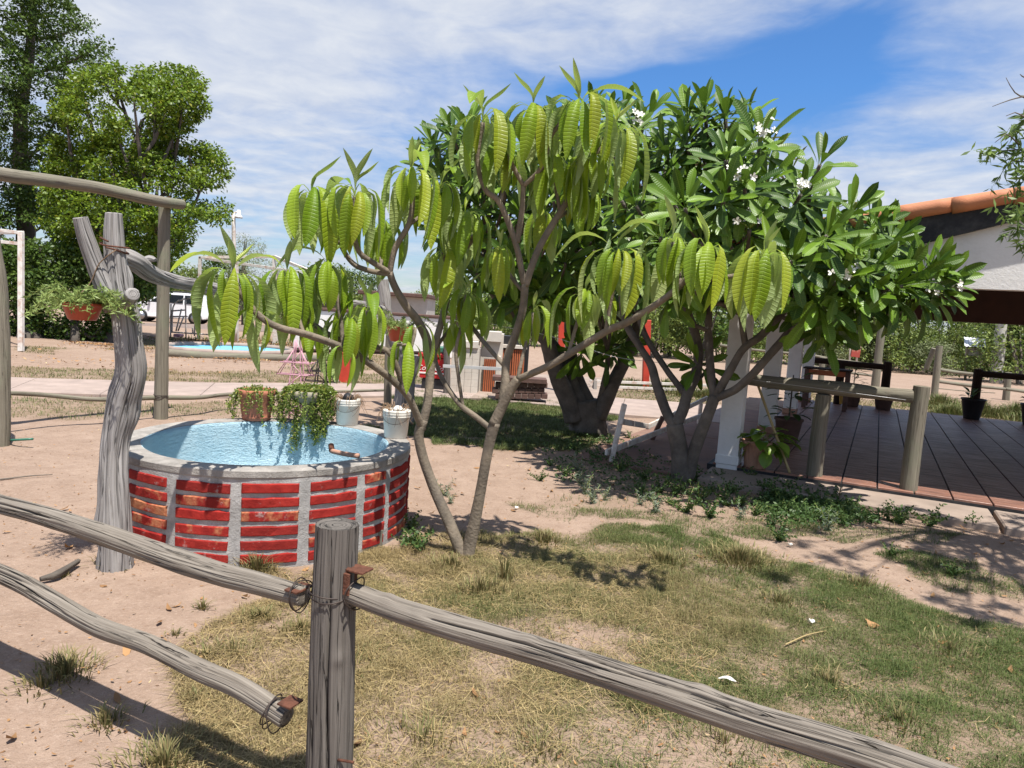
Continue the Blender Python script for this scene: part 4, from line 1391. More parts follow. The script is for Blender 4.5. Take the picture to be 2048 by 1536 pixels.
for (px, py, Y, n, sz) in WT:
    p = P(px, py, Y)
    n, sz = n + 1 + n // 8, sz * 1.03
    a0 = rw.uniform(0, 6.28)
    for k in range(n):
        m = Matrix.Translation(Vector(p + np.array([0, 0, -.035 * rw.random()]))) @ Matrix.Rotation(rw.uniform(-.22, .22), 4, 'X') @ Matrix.Rotation(rw.uniform(-.15, .15), 4, 'Y') @ Matrix.Rotation(a0 + k * 2.4 + rw.uniform(-.25, .25), 4, 'Z') @ Matrix.Scale(sz * rw.uniform(.6, 1.15), 4)
        place.append((rw.randrange(18), m))
    if n > 8:
        for k in range(rw.choice([1, 2, 2, 3])):
            m = Matrix.Translation(Vector(p)) @ Matrix.Rotation(rw.uniform(0, 6.28), 4, 'Z') @ Matrix.Scale(sz * rw.uniform(.8, 1.1), 4)
            place.append((18 + rw.randrange(4), m))
        if rw.random() < .5:
            place.append((22 + rw.randrange(3), Matrix.Translation(Vector(p)) @ Matrix.Rotation(rw.uniform(0, 6.28), 4, 'Z') @ Matrix.Scale(sz, 4)))
wcache = {}
plant_leaves(wilt, WILTV, place, M_WILT, 300, wcache)


# ------------------------------------------------------------------ the two full frangipani trees
def poisson_px(poly, dmin, r, tries=6000):
    poly = np.array(poly, float)
    lo, hi = poly.min(0), poly.max(0)
    g = np.random.default_rng(r.randrange(1 << 30))
    c = lo + (hi - lo) * g.random((tries, 2))
    c = c[in_poly(c[:, 0], c[:, 1], poly)]
    out = np.zeros((0, 2))
    while len(c):
        out = np.vstack([out, c[:1]])
        c = c[((c - c[0]) ** 2).sum(1) > dmin ** 2]
    return out


def flower_cluster(p, axis, r, n):
    """a head of five-petalled flowers on forked green stems"""
    st, pe = [], []
    ax = np.asarray(axis, float)
    ax /= np.linalg.norm(ax)
    for k in range(n):
        d = ax + np.array([r.uniform(-.7, .7), r.uniform(-.7, .7), r.uniform(-.3, .5)])
        d /= np.linalg.norm(d)
        L = r.uniform(.10, .2)
        e = np.asarray(p) + d * L
        st.append(tube([p, p + d * L * .5 + [0, 0, .01], e], [.004, .003, .003], 5, .03))
        if r.random() < .62:
            f = d + np.array([r.uniform(-.5, .5), -.6, r.uniform(-.2, .4)])
            R = np.array(Vector(f).to_track_quat('Z', 'Y').to_matrix())
            one = []
            for q in range(5):
                a = q * 2 * PI / 5 + r.random() * .2
                ca, sa = math.cos(a), math.sin(a)
                s = .028
                pts = np.array([[0, 0, 0], [.5 * s, .42 * s, .012], [1.0 * s, .38 * s, .014], [1.2 * s, .0, .010], [.95 * s, -.3 * s, .012], [.4 * s, -.15 * s, .006]])
                rot = np.array([[ca, -sa, 0], [sa, ca, 0], [0, 0, 1]])
                V = (pts @ rot.T) @ R.T + e
                one.append((V, [np.array([[0, 1, 2, 3]]), np.array([[0, 3, 4, 5]])]))
            pe.append(one)
    return st, pe


def frangipani(label, base, stems, stem_r, poly, Yc, dome, dmin, extra, nflow, seed, heads_back=12, bark=None):
    r = random.Random(seed)
    root = thing('frangipani_tree', label, 'tree', base)
    nodes = []
    for i, (pts, rad) in enumerate(stems):
        V, F, UV = tube(pts, rad, 16, .035, lump=.13, seed=seed + i * 2.1)
        obj('trunk' if i < stem_r else 'branch', V, F, bark or M_BARKG, root, UV)
        nodes.append(resample(pts, .08)[0][2:])
    nodes = np.concatenate(nodes)
    nodes = nodes[nodes[:, 2] > 0.9]
    poly = np.array(poly, float)
    c = (poly.min(0) + poly.max(0)) / 2
    ext = (poly.max(0) - poly.min(0)) / 2
    heads = []
    for q in poisson_px(poly, dmin, r):
        rr = min(1, math.hypot((q[0] - c[0]) / ext[0], (q[1] - c[1]) / ext[1]))
        Y = Yc - dome * math.sqrt(max(0, 1 - rr * rr)) + r.uniform(-.22, .22)
        heads.append(P(q[0], q[1], Y))
    for q in poisson_px(poly, dmin * .66, r):
        q = c + (q - c) * .9
        rr = min(1, math.hypot((q[0] - c[0]) / ext[0], (q[1] - c[1]) / ext[1]))
        heads.append(P(q[0], q[1] + 14, Yc + r.uniform(-.28, .5) * dome - .25 * dome * math.sqrt(max(0, 1 - rr * rr))))
    for e in extra:
        heads.append(P(*e))
    cw = P(c[0], c[1] + 60, Yc)
    place = []
    tw = []
    fl = sorted(range(len(heads)), key=lambda k: (heads[k][1] + r.random() * .8))[:nflow * 3:3]
    for hi, h in enumerate(heads):
        ax = h - cw
        ax = ax / (np.linalg.norm(ax) + 1e-6) * .7 + np.array([0, -.42, .62])
        ax /= np.linalg.norm(ax)
        st = h - ax * .22
        nd = nodes[np.argmin(np.linalg.norm(nodes - (st - np.array([0, 0, .25])), axis=1) + .6 * np.clip(nodes[:, 2] - st[2], 0, 9))]
        tw.append(tube([nd, nd * .45 + st * .55 + [0, 0, -.05], st, h], [.022, .018, .017, .016], 8, .07, lump=.1, seed=hi))
        a0 = r.uniform(0, 6.28)
        n = r.randint(17, 22)
        sz = r.uniform(.85, 1.15)
        for k in range(n):
            f = k / (n - 1)
            vi = min(13, max(0, int(f * 11.2 + r.uniform(-.8, 1.0))))
            off = Vector(h - ax * (.10 * f))
            place.append((vi, axis_matrix(off, ax, a0 + k * 2.4 + r.uniform(-.2, .2), sz * r.uniform(.8, 1.1) * (0.72 + .28 * min(1, f * 3 + .3)))))
        if hi in fl:
            st_, pe_ = flower_cluster(h + ax * .02, ax + np.array([0, -.35, 0]), r, r.randint(7, 11))
            V, F, UV = join(st_)
            s_o = obj('flower_head', V, F, M_STEMG, root, UV)
            for one in pe_:
                V, F, UV = join(one)
                obj('flower', V, F, M_PETAL, s_o, UV)
    V, F, UV = join(tw)
    o = obj('twigs', V, F, bark or M_BARKG, root, UV)
    o['kind'] = 'stuff'
    cache = {}
    plant_leaves(root, FRANGV, place, M_FRANG, 300, cache)
    return root


bB = G(1366, 962)
b0 = bB + np.array([0, 0, -.08])
YB = bB[1]
stemsB = [
    ([b0] + pl([(1360, 915, YB), (1352, 865, YB), (1349, 848, YB)]), [.105, .085, .075, .072]),
    ([b0 + [.03, 0, .12]] + pl([(1390, 898, YB - .05), (1412, 840, YB - .1), (1430, 792, YB - .12)]), [.07, .06, .055, .055]),
    (pl([(1350, 855, YB), (1332, 822, YB + .1), (1313, 768, YB + .2), (1302, 730, YB + .3), (1278, 691, YB + .4), (1250, 640, YB + .5), (1240, 560, YB + .5)]), [.052, .045, .04, .036, .03]),
    (pl([(1351, 852, YB), (1366, 818, YB + .05), (1375, 785, YB + .1), (1390, 751, YB + .15), (1398, 705, YB + .2), (1390, 665, YB + .2), (1374, 615, YB + .2), (1360, 500, YB + .1), (1370, 400, YB)]), [.055, .05, .044, .038, .03]),
    (pl([(1372, 790, YB + .1), (1332, 738, YB + .3), (1289, 667, YB + .45), (1270, 600, YB + .5)]), [.035, .03, .026]),
    (pl([(1429, 795, YB - .12), (1421, 738, YB - .05), (1417, 628, YB), (1430, 500, YB), (1450, 380, YB), (1450, 290, YB)]), [.042, .036, .032, .028]),
    (pl([(1431, 793, YB - .12), (1458, 745, YB - .2), (1487, 697, YB - .25), (1526, 668, YB - .3), (1590, 590, YB - .35), (1620, 500, YB - .3), (1600, 400, YB - .2)]), [.042, .038, .034, .028]),
    (pl([(1432, 797, YB - .12), (1483, 770, YB - .3), (1551, 697, YB - .5), (1606, 637, YB - .6), (1700, 590, YB - .7), (1790, 560, YB - .75)]), [.042, .036, .032, .026]),
    (pl([(1491, 693, YB - .25), (1484, 642, YB - .25), (1484, 580, YB - .25), (1520, 470, YB - .2)]), [.03, .026, .024]),
    (pl([(1606, 637, YB - .6), (1680, 540, YB - .55), (1720, 460, YB - .5)]), [.028, .024, .022]),
]
polyB = [(1230, 350), (1290, 268), (1390, 228), (1490, 240), (1530, 290), (1595, 335), (1625, 385), (1715, 430), (1775, 465), (1830, 510), (1880, 548), (1868, 588), (1800, 590), (1740, 615), (1690, 630), (1600, 600), (1500, 560), (1380, 560), (1260, 540), (1225, 430)]
frangipani('full leafy frangipani with white flowers and slim forked trunk beside the white column', bB, stemsB, 2, polyB, YB - .05, 1.25, 70,
           [(1410, 228, 6.7), (1495, 240, 6.6), (1660, 620, 6.0), (1650, 660, 6.1), (1880, 562, 5.9), (1850, 545, 5.9), (1610, 560, 5.8), (1395, 730, YB + .15), (1690, 640, 6.0), (1720, 600, 5.7), (1640, 600, 5.7), (1780, 575, 5.7), (1840, 590, 5.8), (1680, 560, 5.6), (1740, 540, 5.6), (1700, 430, 6.0), (1782, 482, 5.9), (1852, 540, 5.8), (1700, 505, 5.6), (1805, 572, 5.7), (1872, 580, 5.85), (1490, 375, 5.5), (1640, 330, 6.0), (1330, 590, 6.4)], 7, 31)

bA = G(1178, 866)
b0 = bA + np.array([0, 0, -.1])
YA = bA[1]
stemsA = [
    ([b0] + pl([(1176, 850, YA), (1170, 825, YA), (1168, 800, YA)]), [.30, .25, .24, .20]),
    (pl([(1150, 838, YA - .1), (1135, 795, YA - .15), (1110, 737, YA - .25), (1090, 665, YA - .3), (1072, 590, YA - .3), (1050, 480, YA - .3), (1060, 380, YA - .3)]), [.13, .11, .095, .085, .06]),
    (pl([(1165, 820, YA - .1), (1142, 765, YA), (1110, 700, YA), (1060, 655, YA), (1000, 600, YA), (940, 520, YA - .1)]), [.10, .085, .075, .06]),
    (pl([(1195, 835, YA - .1), (1225, 768, YA - .1), (1251, 718, YA - .1), (1271, 664, YA - .15), (1290, 600, YA - .2), (1300, 480, YA - .2)]), [.11, .09, .08, .07, .055]),
    (pl([(1180, 810, YA), (1150, 740, YA + .1), (1140, 650, YA + .15), (1150, 520, YA), (1170, 400, YA)]), [.09, .075, .065, .05]),
    (pl([(1195, 815, YA), (1208, 765, YA - .2), (1216, 725, YA - .3), (1215, 700, YA - .35)]), [.04, .032, .026]),
    (pl([(1075, 600, YA - .3), (1000, 500, YA - .4), (920, 400, YA - .4), (890, 330, YA - .3)]), [.05, .045, .035]),
]
polyA = [(860, 310), (930, 265), (1010, 300), (1120, 262), (1190, 240), (1290, 252), (1360, 265), (1380, 400), (1340, 560), (1260, 625), (1160, 620), (1070, 605), (980, 600), (920, 570), (880, 480), (850, 380)]
frangipani('old thick trunked frangipani with dark glossy leaves behind the limp young tree', bA, stemsA, 1, polyA, YA - .2, 1.9, 62,
           [(1215, 700, YA - .35), (1165, 705, YA - .3), (1240, 690, YA - .3), (1110, 600, YA - 1.3), (1050, 600, YA - 1.2), (1195, 560, YA - 1.5), (868, 296, 7.9), (905, 272, 7.7), (852, 335, 8.0), (935, 268, 7.6), (885, 350, 7.8), (1000, 300, 7.6), (1180, 232, 7.4), (1245, 225, 7.4), (1295, 238, 7.3), (1130, 262, 7.4), (1215, 235, 7.0), (1270, 260, 6.9), (1090, 270, 7.4), (960, 330, 7.4), (850, 400, 8.0), (900, 420, 7.8)], 4, 57)

# ------------------------------------------------------------------ dead trunk, log, hanging bowls
dt = G(232, 1130)
YD = dt[1]
dead = thing('dead_trunk', 'gnarled grey dead forked tree trunk standing left of the brick basin', 'tree trunk', dt)
V, F, UV = capped([dt + [0, 0, -.12]] + pl([(230, 1060, YD), (226, 960, YD), (230, 880, YD + .02), (244, 810, YD + .03), (262, 745, YD + .02), (258, 690, YD), (250, 625, YD), (236, 560, YD), (229, 490, YD), (228, 428, YD)]),
                  [.088, .076, .068, .068, .076, .068, .064, .062, .052, .040], 96, .014, lump=.14, groove=.017, seed=41, gf=(3.0, .9),
                  knots=((1.42, 0.7, .05, .035), (.95, -1, .09, .02), (1.7, -.4, .05, .02), (.35, 2, .08, .02)))
obj('trunk', V, F, M_DEAD, dead, UV)
V, F, UV = capped(pl([(232, 618, YD - .01), (214, 580, YD - .03), (192, 530, YD - .05), (172, 475, YD - .08), (161, 436, YD - .1)]), [.055, .052, .047, .041, .034], 64, .014, lump=.12, groove=.009, seed=47, gf=(3, 1.0))
obj('limb', V, F, M_DEAD, dead, UV)
V, F, UV = capped(pl([(250, 606, YD - .03), (262, 594, YD - .1), (266, 588, YD - .13)]), [.038, .036, .034], 40, .008, lump=.1, groove=.004, seed=52)
obj('stub', V, F, M_DEAD, dead, UV)
V, F, UV = tube(loop_wire(P(229, 492, YD), (0.25, 0, 1), .068, 2.0, .004, .02, 1), .0045, 8, .02)
obj('rope', V, F, M_RUST, dead, UV)
# second dead trunk behind the buckets
d2 = G(806, 846)
Y2 = d2[1]
dead2 = thing('dead_trunk', 'small forked grey dead trunk behind the white buckets', 'tree trunk', d2)
V, F, UV = capped([d2 + [0, 0, -.1]] + pl([(808, 800, Y2), (812, 760, Y2), (826, 735, Y2), (836, 715, Y2)]), [.17, .14, .11, .08, .06], 48, .03, lump=.12, groove=.016, seed=61, gf=(3, .9))
obj('trunk', V, F, M_DEAD, dead2, UV)
V, F, UV = capped(pl([(812, 775, Y2), (805, 735, Y2), (792, 690, Y2), (775, 640, Y2), (770, 600, Y2), (765, 560, Y2)]), [.10, .085, .08, .08, .08, .075], 48, .03, lump=.12, groove=.012, seed=66, gf=(3, .9))
obj('limb', V, F, M_DEAD, dead2, UV)
lg = pl([(232, 508, YD + .12), (268, 522, YD + .18), (300, 545, YD + .35), (345, 562, YD + .7), (400, 572, YD + 1.1), (500, 590, YD + 2.0), (620, 602, YD + 3.2), (712, 609, YD + 4.3), (765, 622, YD + 5.0)])
V, F, UV = capped(lg, [.050, .052, .046, .044, .046, .05, .056, .06], 64, .02, lump=.10, groove=.010, seed=71, gf=(3, .8))
logo = obj('log', V, F, M_DEAD, None, UV, origin=lg[0])
tag(logo, 'long grey weathered log bridging the two dead trunks', 'log')
V, F, UV = capped(pl([(286, 527, YD + .30), (300, 518, YD + .30), (310, 520, YD + .29)]), [.03, .022, .012], 24, .01, lump=.15, groove=.004, seed=73)
obj('stub', V, F, M_DEAD, logo, UV)


def strand_leaves(paths, r, spacing, L, wdt, droop=0.0, n_around=2):
    """small pointed leaves along strands"""
    Vs, Fs, rn, n = [], [], [], 0
    for p in paths:
        q, _ = resample(p, spacing)
        for c in q:
            for _ in range(n_around):
                d = np.array([r.gauss(0, 1), r.gauss(0, 1), r.gauss(droop, .7)])
                d /= np.linalg.norm(d)
                s = np.cross(d, [r.gauss(0, 1), r.gauss(0, 1), r.gauss(0, 1)])
                s /= np.linalg.norm(s) + 1e-9
                l = L * r.uniform(.6, 1.2)
                ww = wdt * r.uniform(.7, 1.2) * .5
                nrm = np.cross(d, s)
                Vs += [c, c + d * l * .5 + s * ww + nrm * ww * .3, c + d * l, c + d * l * .5 - s * ww + nrm * ww * .3]
                Fs.append([n, n + 1, n + 2, n + 3])
                rn += [r.random()] * 4
                n += 4
    return np.array(Vs), np.array(Fs), np.array(rn)


def hanging_bowl(c, R, H, label, seed, hang, spread, mat=M_BOWL):
    r = random.Random(seed)
    root = thing('hanging_pot', label, 'flower pot', c)
    prof = [(.001, 0), (R * .62, 0), (R * .68, .006), (R * .93, H * .8), (R * .95, H * .82), (R, H * .84), (R, H), (R * .95, H), (R * .9, H * .86), (R * .6, H * .84), (.001, H * .86)]
    V, F, UV = lathe(prof, 40, c)
    obj('pot', V, F, mat, root, UV)
    st, paths = [], []
    for k in range(spread):
        a = r.uniform(0, 6.28)
        L = R * r.uniform(.9, 2.3)
        e = r.uniform(-.5, .9)
        p0 = c + np.array([math.cos(a) * R * .5, math.sin(a) * R * .5, H * .86])
        p1 = p0 + np.array([math.cos(a) * L * .5, math.sin(a) * L * .5, L * (.25 + .3 * e)])
        p2 = p0 + np.array([math.cos(a) * L, math.sin(a) * L, L * .45 * e - .03])
        paths.append([p0, p1, p2])
        st.append(tube([p0, p1, p2], [.0022, .0015], 4, .04))
    V, F, UV = join(st)
    pls = obj('stems', V, F, M_STEMG, root, UV)
    V, F, rn = strand_leaves(paths, r, .011, .034, .0075, .15, 3)
    o = obj('foliage', V, F, M_FERN, root, attrs={'rnd': rn})
    o['kind'] = 'stuff'
    for h in hang:
        V, F, UV = tube(h, .0032, 6, .04)
        obj('hanging_cord', V, F, M_YELLOW if False else M_ROOT, root, UV)
    return root


hb = P(165, 640, YD - .12)
hanging_bowl(hb, .098, .088, 'red brown hanging bowl of feathery green plant tied to the dead trunk', 5,
             [[hb + [-.02, -.05, .1], P(178, 570, YD - .1), P(200, 525, YD - .09), P(232, 500, YD - .07)], [hb + [.08, .03, .08], P(214, 560, YD), P(238, 512, YD + .02)]], 60)
hb2 = P(800, 683, 8.0)
hanging_bowl(hb2, .165, .17, 'red brown hanging bowl below the log behind the limp leaves', 6, [[hb2 + [0, 0, .15], P(790, 640, 8.1), P(765, 605, 8.4)]], 40)

# ------------------------------------------------------------------ pots and buckets on the basin rim


def rim_point(px, r=PR - .085):
    """point on the far half of the rim that lies on the vertical line of sight at px"""
    best = None
    for a in np.linspace(-PI, PI, 1440):
        p = PC + np.array([r * math.cos(a), r * math.sin(a), PH + .001])
        if p[1] < PC[1] - .3:
            continue
        d = p - np.array([0, 0, EYE])
        x = 1024 + FPX * (d @ CR) / (d @ FW)
        if best is None or abs(x - px) < best[0]:
            best = (abs(x - px), p)
    return best[1]


def trailing(root, c, R, H, n, r, lmin, lmax, mat, inward=None, name='trailing_plant'):
    paths, st = [], []
    for k in range(n):
        a = r.uniform(0, 6.28) if inward is None or r.random() < .45 else inward + r.gauss(0, .7)
        L = r.uniform(lmin, lmax)
        o = np.array([math.cos(a), math.sin(a), 0])
        p0 = c + o * R * .4 + [0, 0, H]
        p1 = c + o * (R * 1.1) + [0, 0, H + .03]
        p2 = c + o * (R * 1.25 + .02) + [r.gauss(0, .02), r.gauss(0, .02), H - L * .5]
        p3 = c + o * (R * 1.2 + .02) + [r.gauss(0, .03), r.gauss(0, .03), H - L]
        rim = math.hypot(p3[0] - PC[0], p3[1] - PC[1])
        if rim > PR - PW - .02 and p3[2] < PH and rim < PR + .03:
            p3[2] = PH + .01
            p2[2] = max(p2[2], PH + .03)
        paths.append([p0, p1, p2, p3])
        st.append(tube([p0, p1, p2, p3], [.002, .0016], 4, .05))
    for k in range(n):
        a = r.uniform(0, 6.28)
        q = c + np.array([math.cos(a) * R * .6 * r.random(), math.sin(a) * R * .6 * r.random(), H - .01])
        paths.append([q, q + [r.gauss(0, .02), r.gauss(0, .02), r.uniform(.02, .08)]])
    V, F, UV = join(st)
    obj('stems', V, F, M_STEMG, root, UV)
    V, F, rn = strand_leaves(paths, r, .010, .022, .012, -.1, 2)
    o = obj('foliage', V, F, mat, root, attrs={'rnd': rn})
    o['kind'] = 'stuff'


def roots_hanging(root, c, R, H, n, r, drop):
    st, rn = [], []
    for k in range(n):
        a = r.uniform(0, 6.28)
        o = np.array([math.cos(a), math.sin(a), 0])
        d = drop * r.uniform(.3, 1)
        p = [c + o * R * .5 + [0, 0, H - .01], c + o * R * .95 + [0, 0, H + r.uniform(.01, .05)], c + o * (R * 1.08 + r.uniform(0, .03)) + [r.gauss(0, .012), r.gauss(0, .012), H - d * .5], c + o * (R * 1.05 + r.uniform(0, .05)) + [r.gauss(0, .02), r.gauss(0, .02), H - d]]
        t_ = tube(p, [.0022, .0016, .001], 4, .03)
        st.append(t_)
        rn.append(np.full(len(t_[0]), r.random()))
    V, F, UV = join(st)
    o = obj('dry_stems', V, F, M_ROOT, root, UV, attrs={'rnd': np.concatenate(rn)})
    o['kind'] = 'stuff'


rp_ = random.Random(17)
# terracotta pot
c = rim_point(512)
t = thing('plant_pot', 'terracotta pot with trailing succulent on the far rim of the basin', 'flower pot', c)
V, F, UV = lathe(1.22 * np.array([(.001, .0), (.085, 0), (.087, .012), (.092, .02), (.088, .024), (.094, .05), (.108, .15), (.116, .17), (.116, .195), (.104, .195), (.10, .17), (.001, .165)]), 44, c)
obj('pot', V, F, M_TERRA, t, UV)
trailing(t, c, .125, .205, 34, rp_, .06, .24, M_VINE)
# stone bowl on a foot with the long vines
c = rim_point(618)
t = thing('plant_pot', 'footed stone bowl overflowing with long leafy vines hanging into the basin', 'flower pot', c)
V, F, UV = lathe(1.3 * np.array([(.001, 0), (.07, 0), (.072, .02), (.05, .035), (.042, .08), (.05, .10), (.10, .125), (.122, .155), (.124, .185), (.112, .19), (.10, .17), (.001, .165)]), 44, c)
obj('pot', V, F, M_STONEP, t, UV)
inw = math.atan2(PC[1] - c[1], PC[0] - c[0])
trailing(t, c, .15, .24, 62, rp_, .12, .34, M_VINE)
t2c = c + np.array([math.cos(inw) * .10, math.sin(inw) * .10, 0])
long_paths = []
for (dx, n_, ln) in ((-.17, 6, .30), (-.08, 6, .48), (-.05, 5, .42), (.06, 7, .40), (.11, 8, .42), (.15, 7, .36), (.2, 5, .2)):
    for k in range(n_):
        q = t2c + [dx + rp_.gauss(0, .012), rp_.gauss(0, .012), .25]
        l = ln * rp_.uniform(.75, 1.05)
        long_paths.append([c + [dx * .6, 0, .23], q + [0, 0, .01], q + [rp_.gauss(0, .012), -.015, -l * .5], q + [rp_.gauss(0, .02), -.02, -l]])
V, F, rn = strand_leaves(long_paths, rp_, .011, .024, .012, -.25, 2)
o = obj('vines', V, F, M_VINE, t, attrs={'rnd': rn})
o['kind'] = 'stuff'
# buckets
for px, lab, dirty in ((694, 'white plastic bucket with dry roots and a black rag at the back of the rim', 1), (791, 'clean white plastic bucket with dead roots on the right of the rim', 0)):
    c = rim_point(px, PR - .07)
    t = thing('bucket', lab, 'bucket', c)
    h, r0, r1 = .205, .083, .099
    prof = [(.001, 0), (r0 - .004, 0), (r0, .006), (r1 - .004, h * .74), (r1, h * .75), (r1 + .003, h * .78), (r1, h * .80), (r1 + .002, h * .84), (r1 + .004, h * .86), (r1 + .001, h * .89), (r1 + .003, h * .93), (r1 + .005, h * .97), (r1 + .001, h), (r1 - .005, h), (r1 - .006, h * .88), (.001, h * .86)]
    V, F, UV = lathe(prof, 48, c)
    obj('shell', V, F, M_BUCKET, t, UV)
    roots_hanging(t, c, r1, h, 46 if dirty else 34, rp_, .13)
    V, F, UV = tube([c + [r1 * math.cos(a), r1 * math.sin(a), h * .80 - .055 * math.sin((a - 3.3) / 2.8 * PI)] for a in np.linspace(3.3, 6.1, 12)], .0018, 6, .02)
    obj('handle', V, F, M_WIRE, t, UV)
    if dirty:
        V, F, UV = lathe([(.001, .0), (.03, .0), (.04, .02), (.03, .045), (.012, .06), (.001, .055)], 14, c + [.0, -.03, h - .01], wob=.5, seed=3)
        obj('rag', V, F, M_BLACKP, t, UV)
    else:
        V, F, UV = lathe([(.001, .0), (.035, .0), (.037, .02), (.02, .04), (.001, .035)], 14, c + [.01, -.02, h - .01], wob=.3, seed=6)
        obj('clump', V, F, M_PAPER, t, UV)

# ------------------------------------------------------------------ gate frame of round timbers (left)
gpost = G(322, 838)
Yg = gpost[1]
gate = thing('timber_gate', 'tall grey timber post and crossbeam frame behind the dead trunk', 'timber frame', gpost)
V, F, UV = capped([gpost + [0, 0, -.1], P(323, 760, Yg), P(326, 600, Yg), P(329, 416, Yg)], [.078, .074, .070, .064], 40, .03, lump=.03, groove=.004, seed=81)
obj('post', V, F, M_WOODG, gate, UV)
bm0, bm1 = P(364, 409, Yg + .12), P(0, 348, 6.75)
bdir = (bm1 - bm0)
V, F, UV = capped([bm0, P(300, 399, Yg - .33), P(180, 373, 7.55), bm1 + [0, 0, 0], bm0 + bdir * 1.35 + [0, 0, .02], bm0 + bdir * 1.8], [.058, .062, .062, .064, .066, .066], 40, .03, lump=.04, groove=.004, seed=84)
obj('crossbeam', V, F, M_WOODG, gate, UV)
V, F, UV = tube(loop_wire(P(336, 405, Yg + .02), bdir, .068, 1.3, .004, .01, 2), .004, 6, .02)
obj('strap', V, F, M_RUST, gate, UV)
lp = G(3, 890)
V, F, UV = capped([lp + [0, 0, -.1], P(4, 800, lp[1]), P(3, 650, lp[1]), P(-2, 560, lp[1]), P(-14, 480, lp[1]), P(-22, 345, lp[1])], [.07, .068, .062, .06, .055, .05], 40, .03, lump=.07, groove=.005, seed=88)
obj('post', V, F, M_WOODG, gate, UV)
V, F, UV = tube(loop_wire(P(322, 792, Yg), (0, 0, 1), .079, 3.2, .003, .012, 2), .003, 6, .02)
obj('tie_wire', V, F, M_WIRE, gate, UV)
V, F, UV = tube([G(6, 882), P(30, 880, lp[1]), P(66, 878, lp[1])], .011, 10, .05)
o = obj('pipe', V, F, M_GREENP, None, UV, origin=G(6, 882))
tag(o, 'short green plastic pipe sticking out near the left timber post', 'pipe')
# low rails running on from that post
lowf = thing('low_rail', 'low thin pole rail leading from the tall post behind the basin', 'fence', G(420, 812))
for pts in (pl([(330, 795, Yg), (400, 795, Yg + .5), (470, 788, Yg + 1.1), (640, 784, Yg + 2.2), (775, 780, Yg + 3)]), pl([(318, 795, Yg), (200, 799, Yg - .6), (90, 790, Yg - 1.0), (10, 786, Yg - 1.4)])):
    V, F, UV = tube(pts, [.028, .024, .022], 10, .1, lump=.08, seed=pts[0][0])
    obj('rail', V, F, M_WOODG, lowf, UV)
b = G(776, 812)
V, F, UV = capped([b + [0, 0, -.1], P(776, 760, b[1]), P(780, 640, b[1])], [.062, .06, .056], 28, .05, lump=.04, groove=.003, seed=91)
o = obj('fence_post', V, F, M_WOODG, None, UV, origin=b)
tag(o, 'grey green wooden post behind the second bucket', 'post')
b = G(893, 790)
V, F, UV = capped([b + [0, 0, -.1], P(894, 760, b[1]), P(893, 690, b[1])], [.062, .06, .056], 28, .05, lump=.04, groove=.003, seed=93)
o = obj('fence_post', V, F, M_WOODP, None, UV, origin=b)
tag(o, 'dark grey wooden post at the corner of the tiled counter', 'post')

# ------------------------------------------------------------------ pavilion
PO = np.array([2.29, 7.32, 0.0])
PA = math.radians(-27.1)
pu, pv = np.array([math.cos(PA), math.sin(PA), 0]), np.array([-math.sin(PA), math.cos(PA), 0])


def W(a, b, z=0.0):
    return PO + pu * a + pv * b + np.array([0, 0, z])


FZ = 0.10
floor = thing('pavilion_floor', 'reddish brown stamped concrete floor under the pavilion roof', None, PO, PA, kind='structure')
V, F, _ = box((3.55, 4.62, .02), (7.5, 9.2, .12), 0)
obj('base', V, F, M_FASCIA, floor, world=False, smooth=False)
pw = .312
for k in range(24):
    a = -.15 + k * pw
    V, F, _ = box((a + pw / 2, 4.60, FZ - .02), (pw - .014, 9.14, .04), .004)
    obj('plank', V, F, M_FLOOR, floor, world=False, smooth=False)
apron = thing('apron', 'pale worn concrete strip along the front of the pavilion floor', None, PO, PA, kind='structure')
for a0, a1 in ((-.16, 1.1), (1.1, 2.32), (2.345, 4.6), (4.62, 7.2)):
    V, F, _ = box(((a0 + a1) / 2, -.31, -.04), (a1 - a0 - .012, .66, .19), .012)
    obj('slab', V, F, M_APRON, apron, world=False, smooth=False)
for b0, b1 in ((-.5, 2.2), (2.2, 4.6), (4.6, 6.5)):
    V, F, _ = box((-.86, (b0 + b1) / 2, -.058), (1.38, b1 - b0 - .012, .16), .012)
    obj('slab', V, F, M_REDC, apron, world=False, smooth=False)

pav = thing('pavilion', 'open pavilion with white columns, white gable and orange tile edge', 'pavilion', PO, PA)
for (a, b) in ((0, 0), (0, 2.8), (0, 5.7), (0, 8.45), (6.9, 0), (6.9, 2.8), (6.9, 5.7), (6.9, 8.45)):
    V, F, _ = box((a, b + .11, 1.04), (.215, .215, 2.04), .012, seg=2)
    c_ = obj('column', V, F, M_WHITE, pav, world=False, smooth=False)
    V, F, _ = box((a, b + .11, FZ + .05), (.235, .235, .10), .008)
    obj('plinth', V, F, M_WHITE if b == 0 else M_TERRAP, c_, world=False, smooth=False)


def extrude(poly, b0, b1, name, mat, parent):
    n = len(poly)
    V = [(p[0], b0, p[1]) for p in poly] + [(p[0], b1, p[1]) for p in poly]
    F = [list(range(n)), list(range(2 * n - 1, n - 1, -1))] + [[i, i + n, (i + 1) % n + n, (i + 1) % n] for i in range(n)]
    return obj(name, V, F, mat, parent, world=False, smooth=False)


def zf(a):
    return 2.65 + .165 * (3.4 - abs(a - 3.4) - 1.54)


def zw(a):
    return min(zf(a) - .05, 2.43 + .3 * (3.4 - abs(a - 3.4) - 1.56))


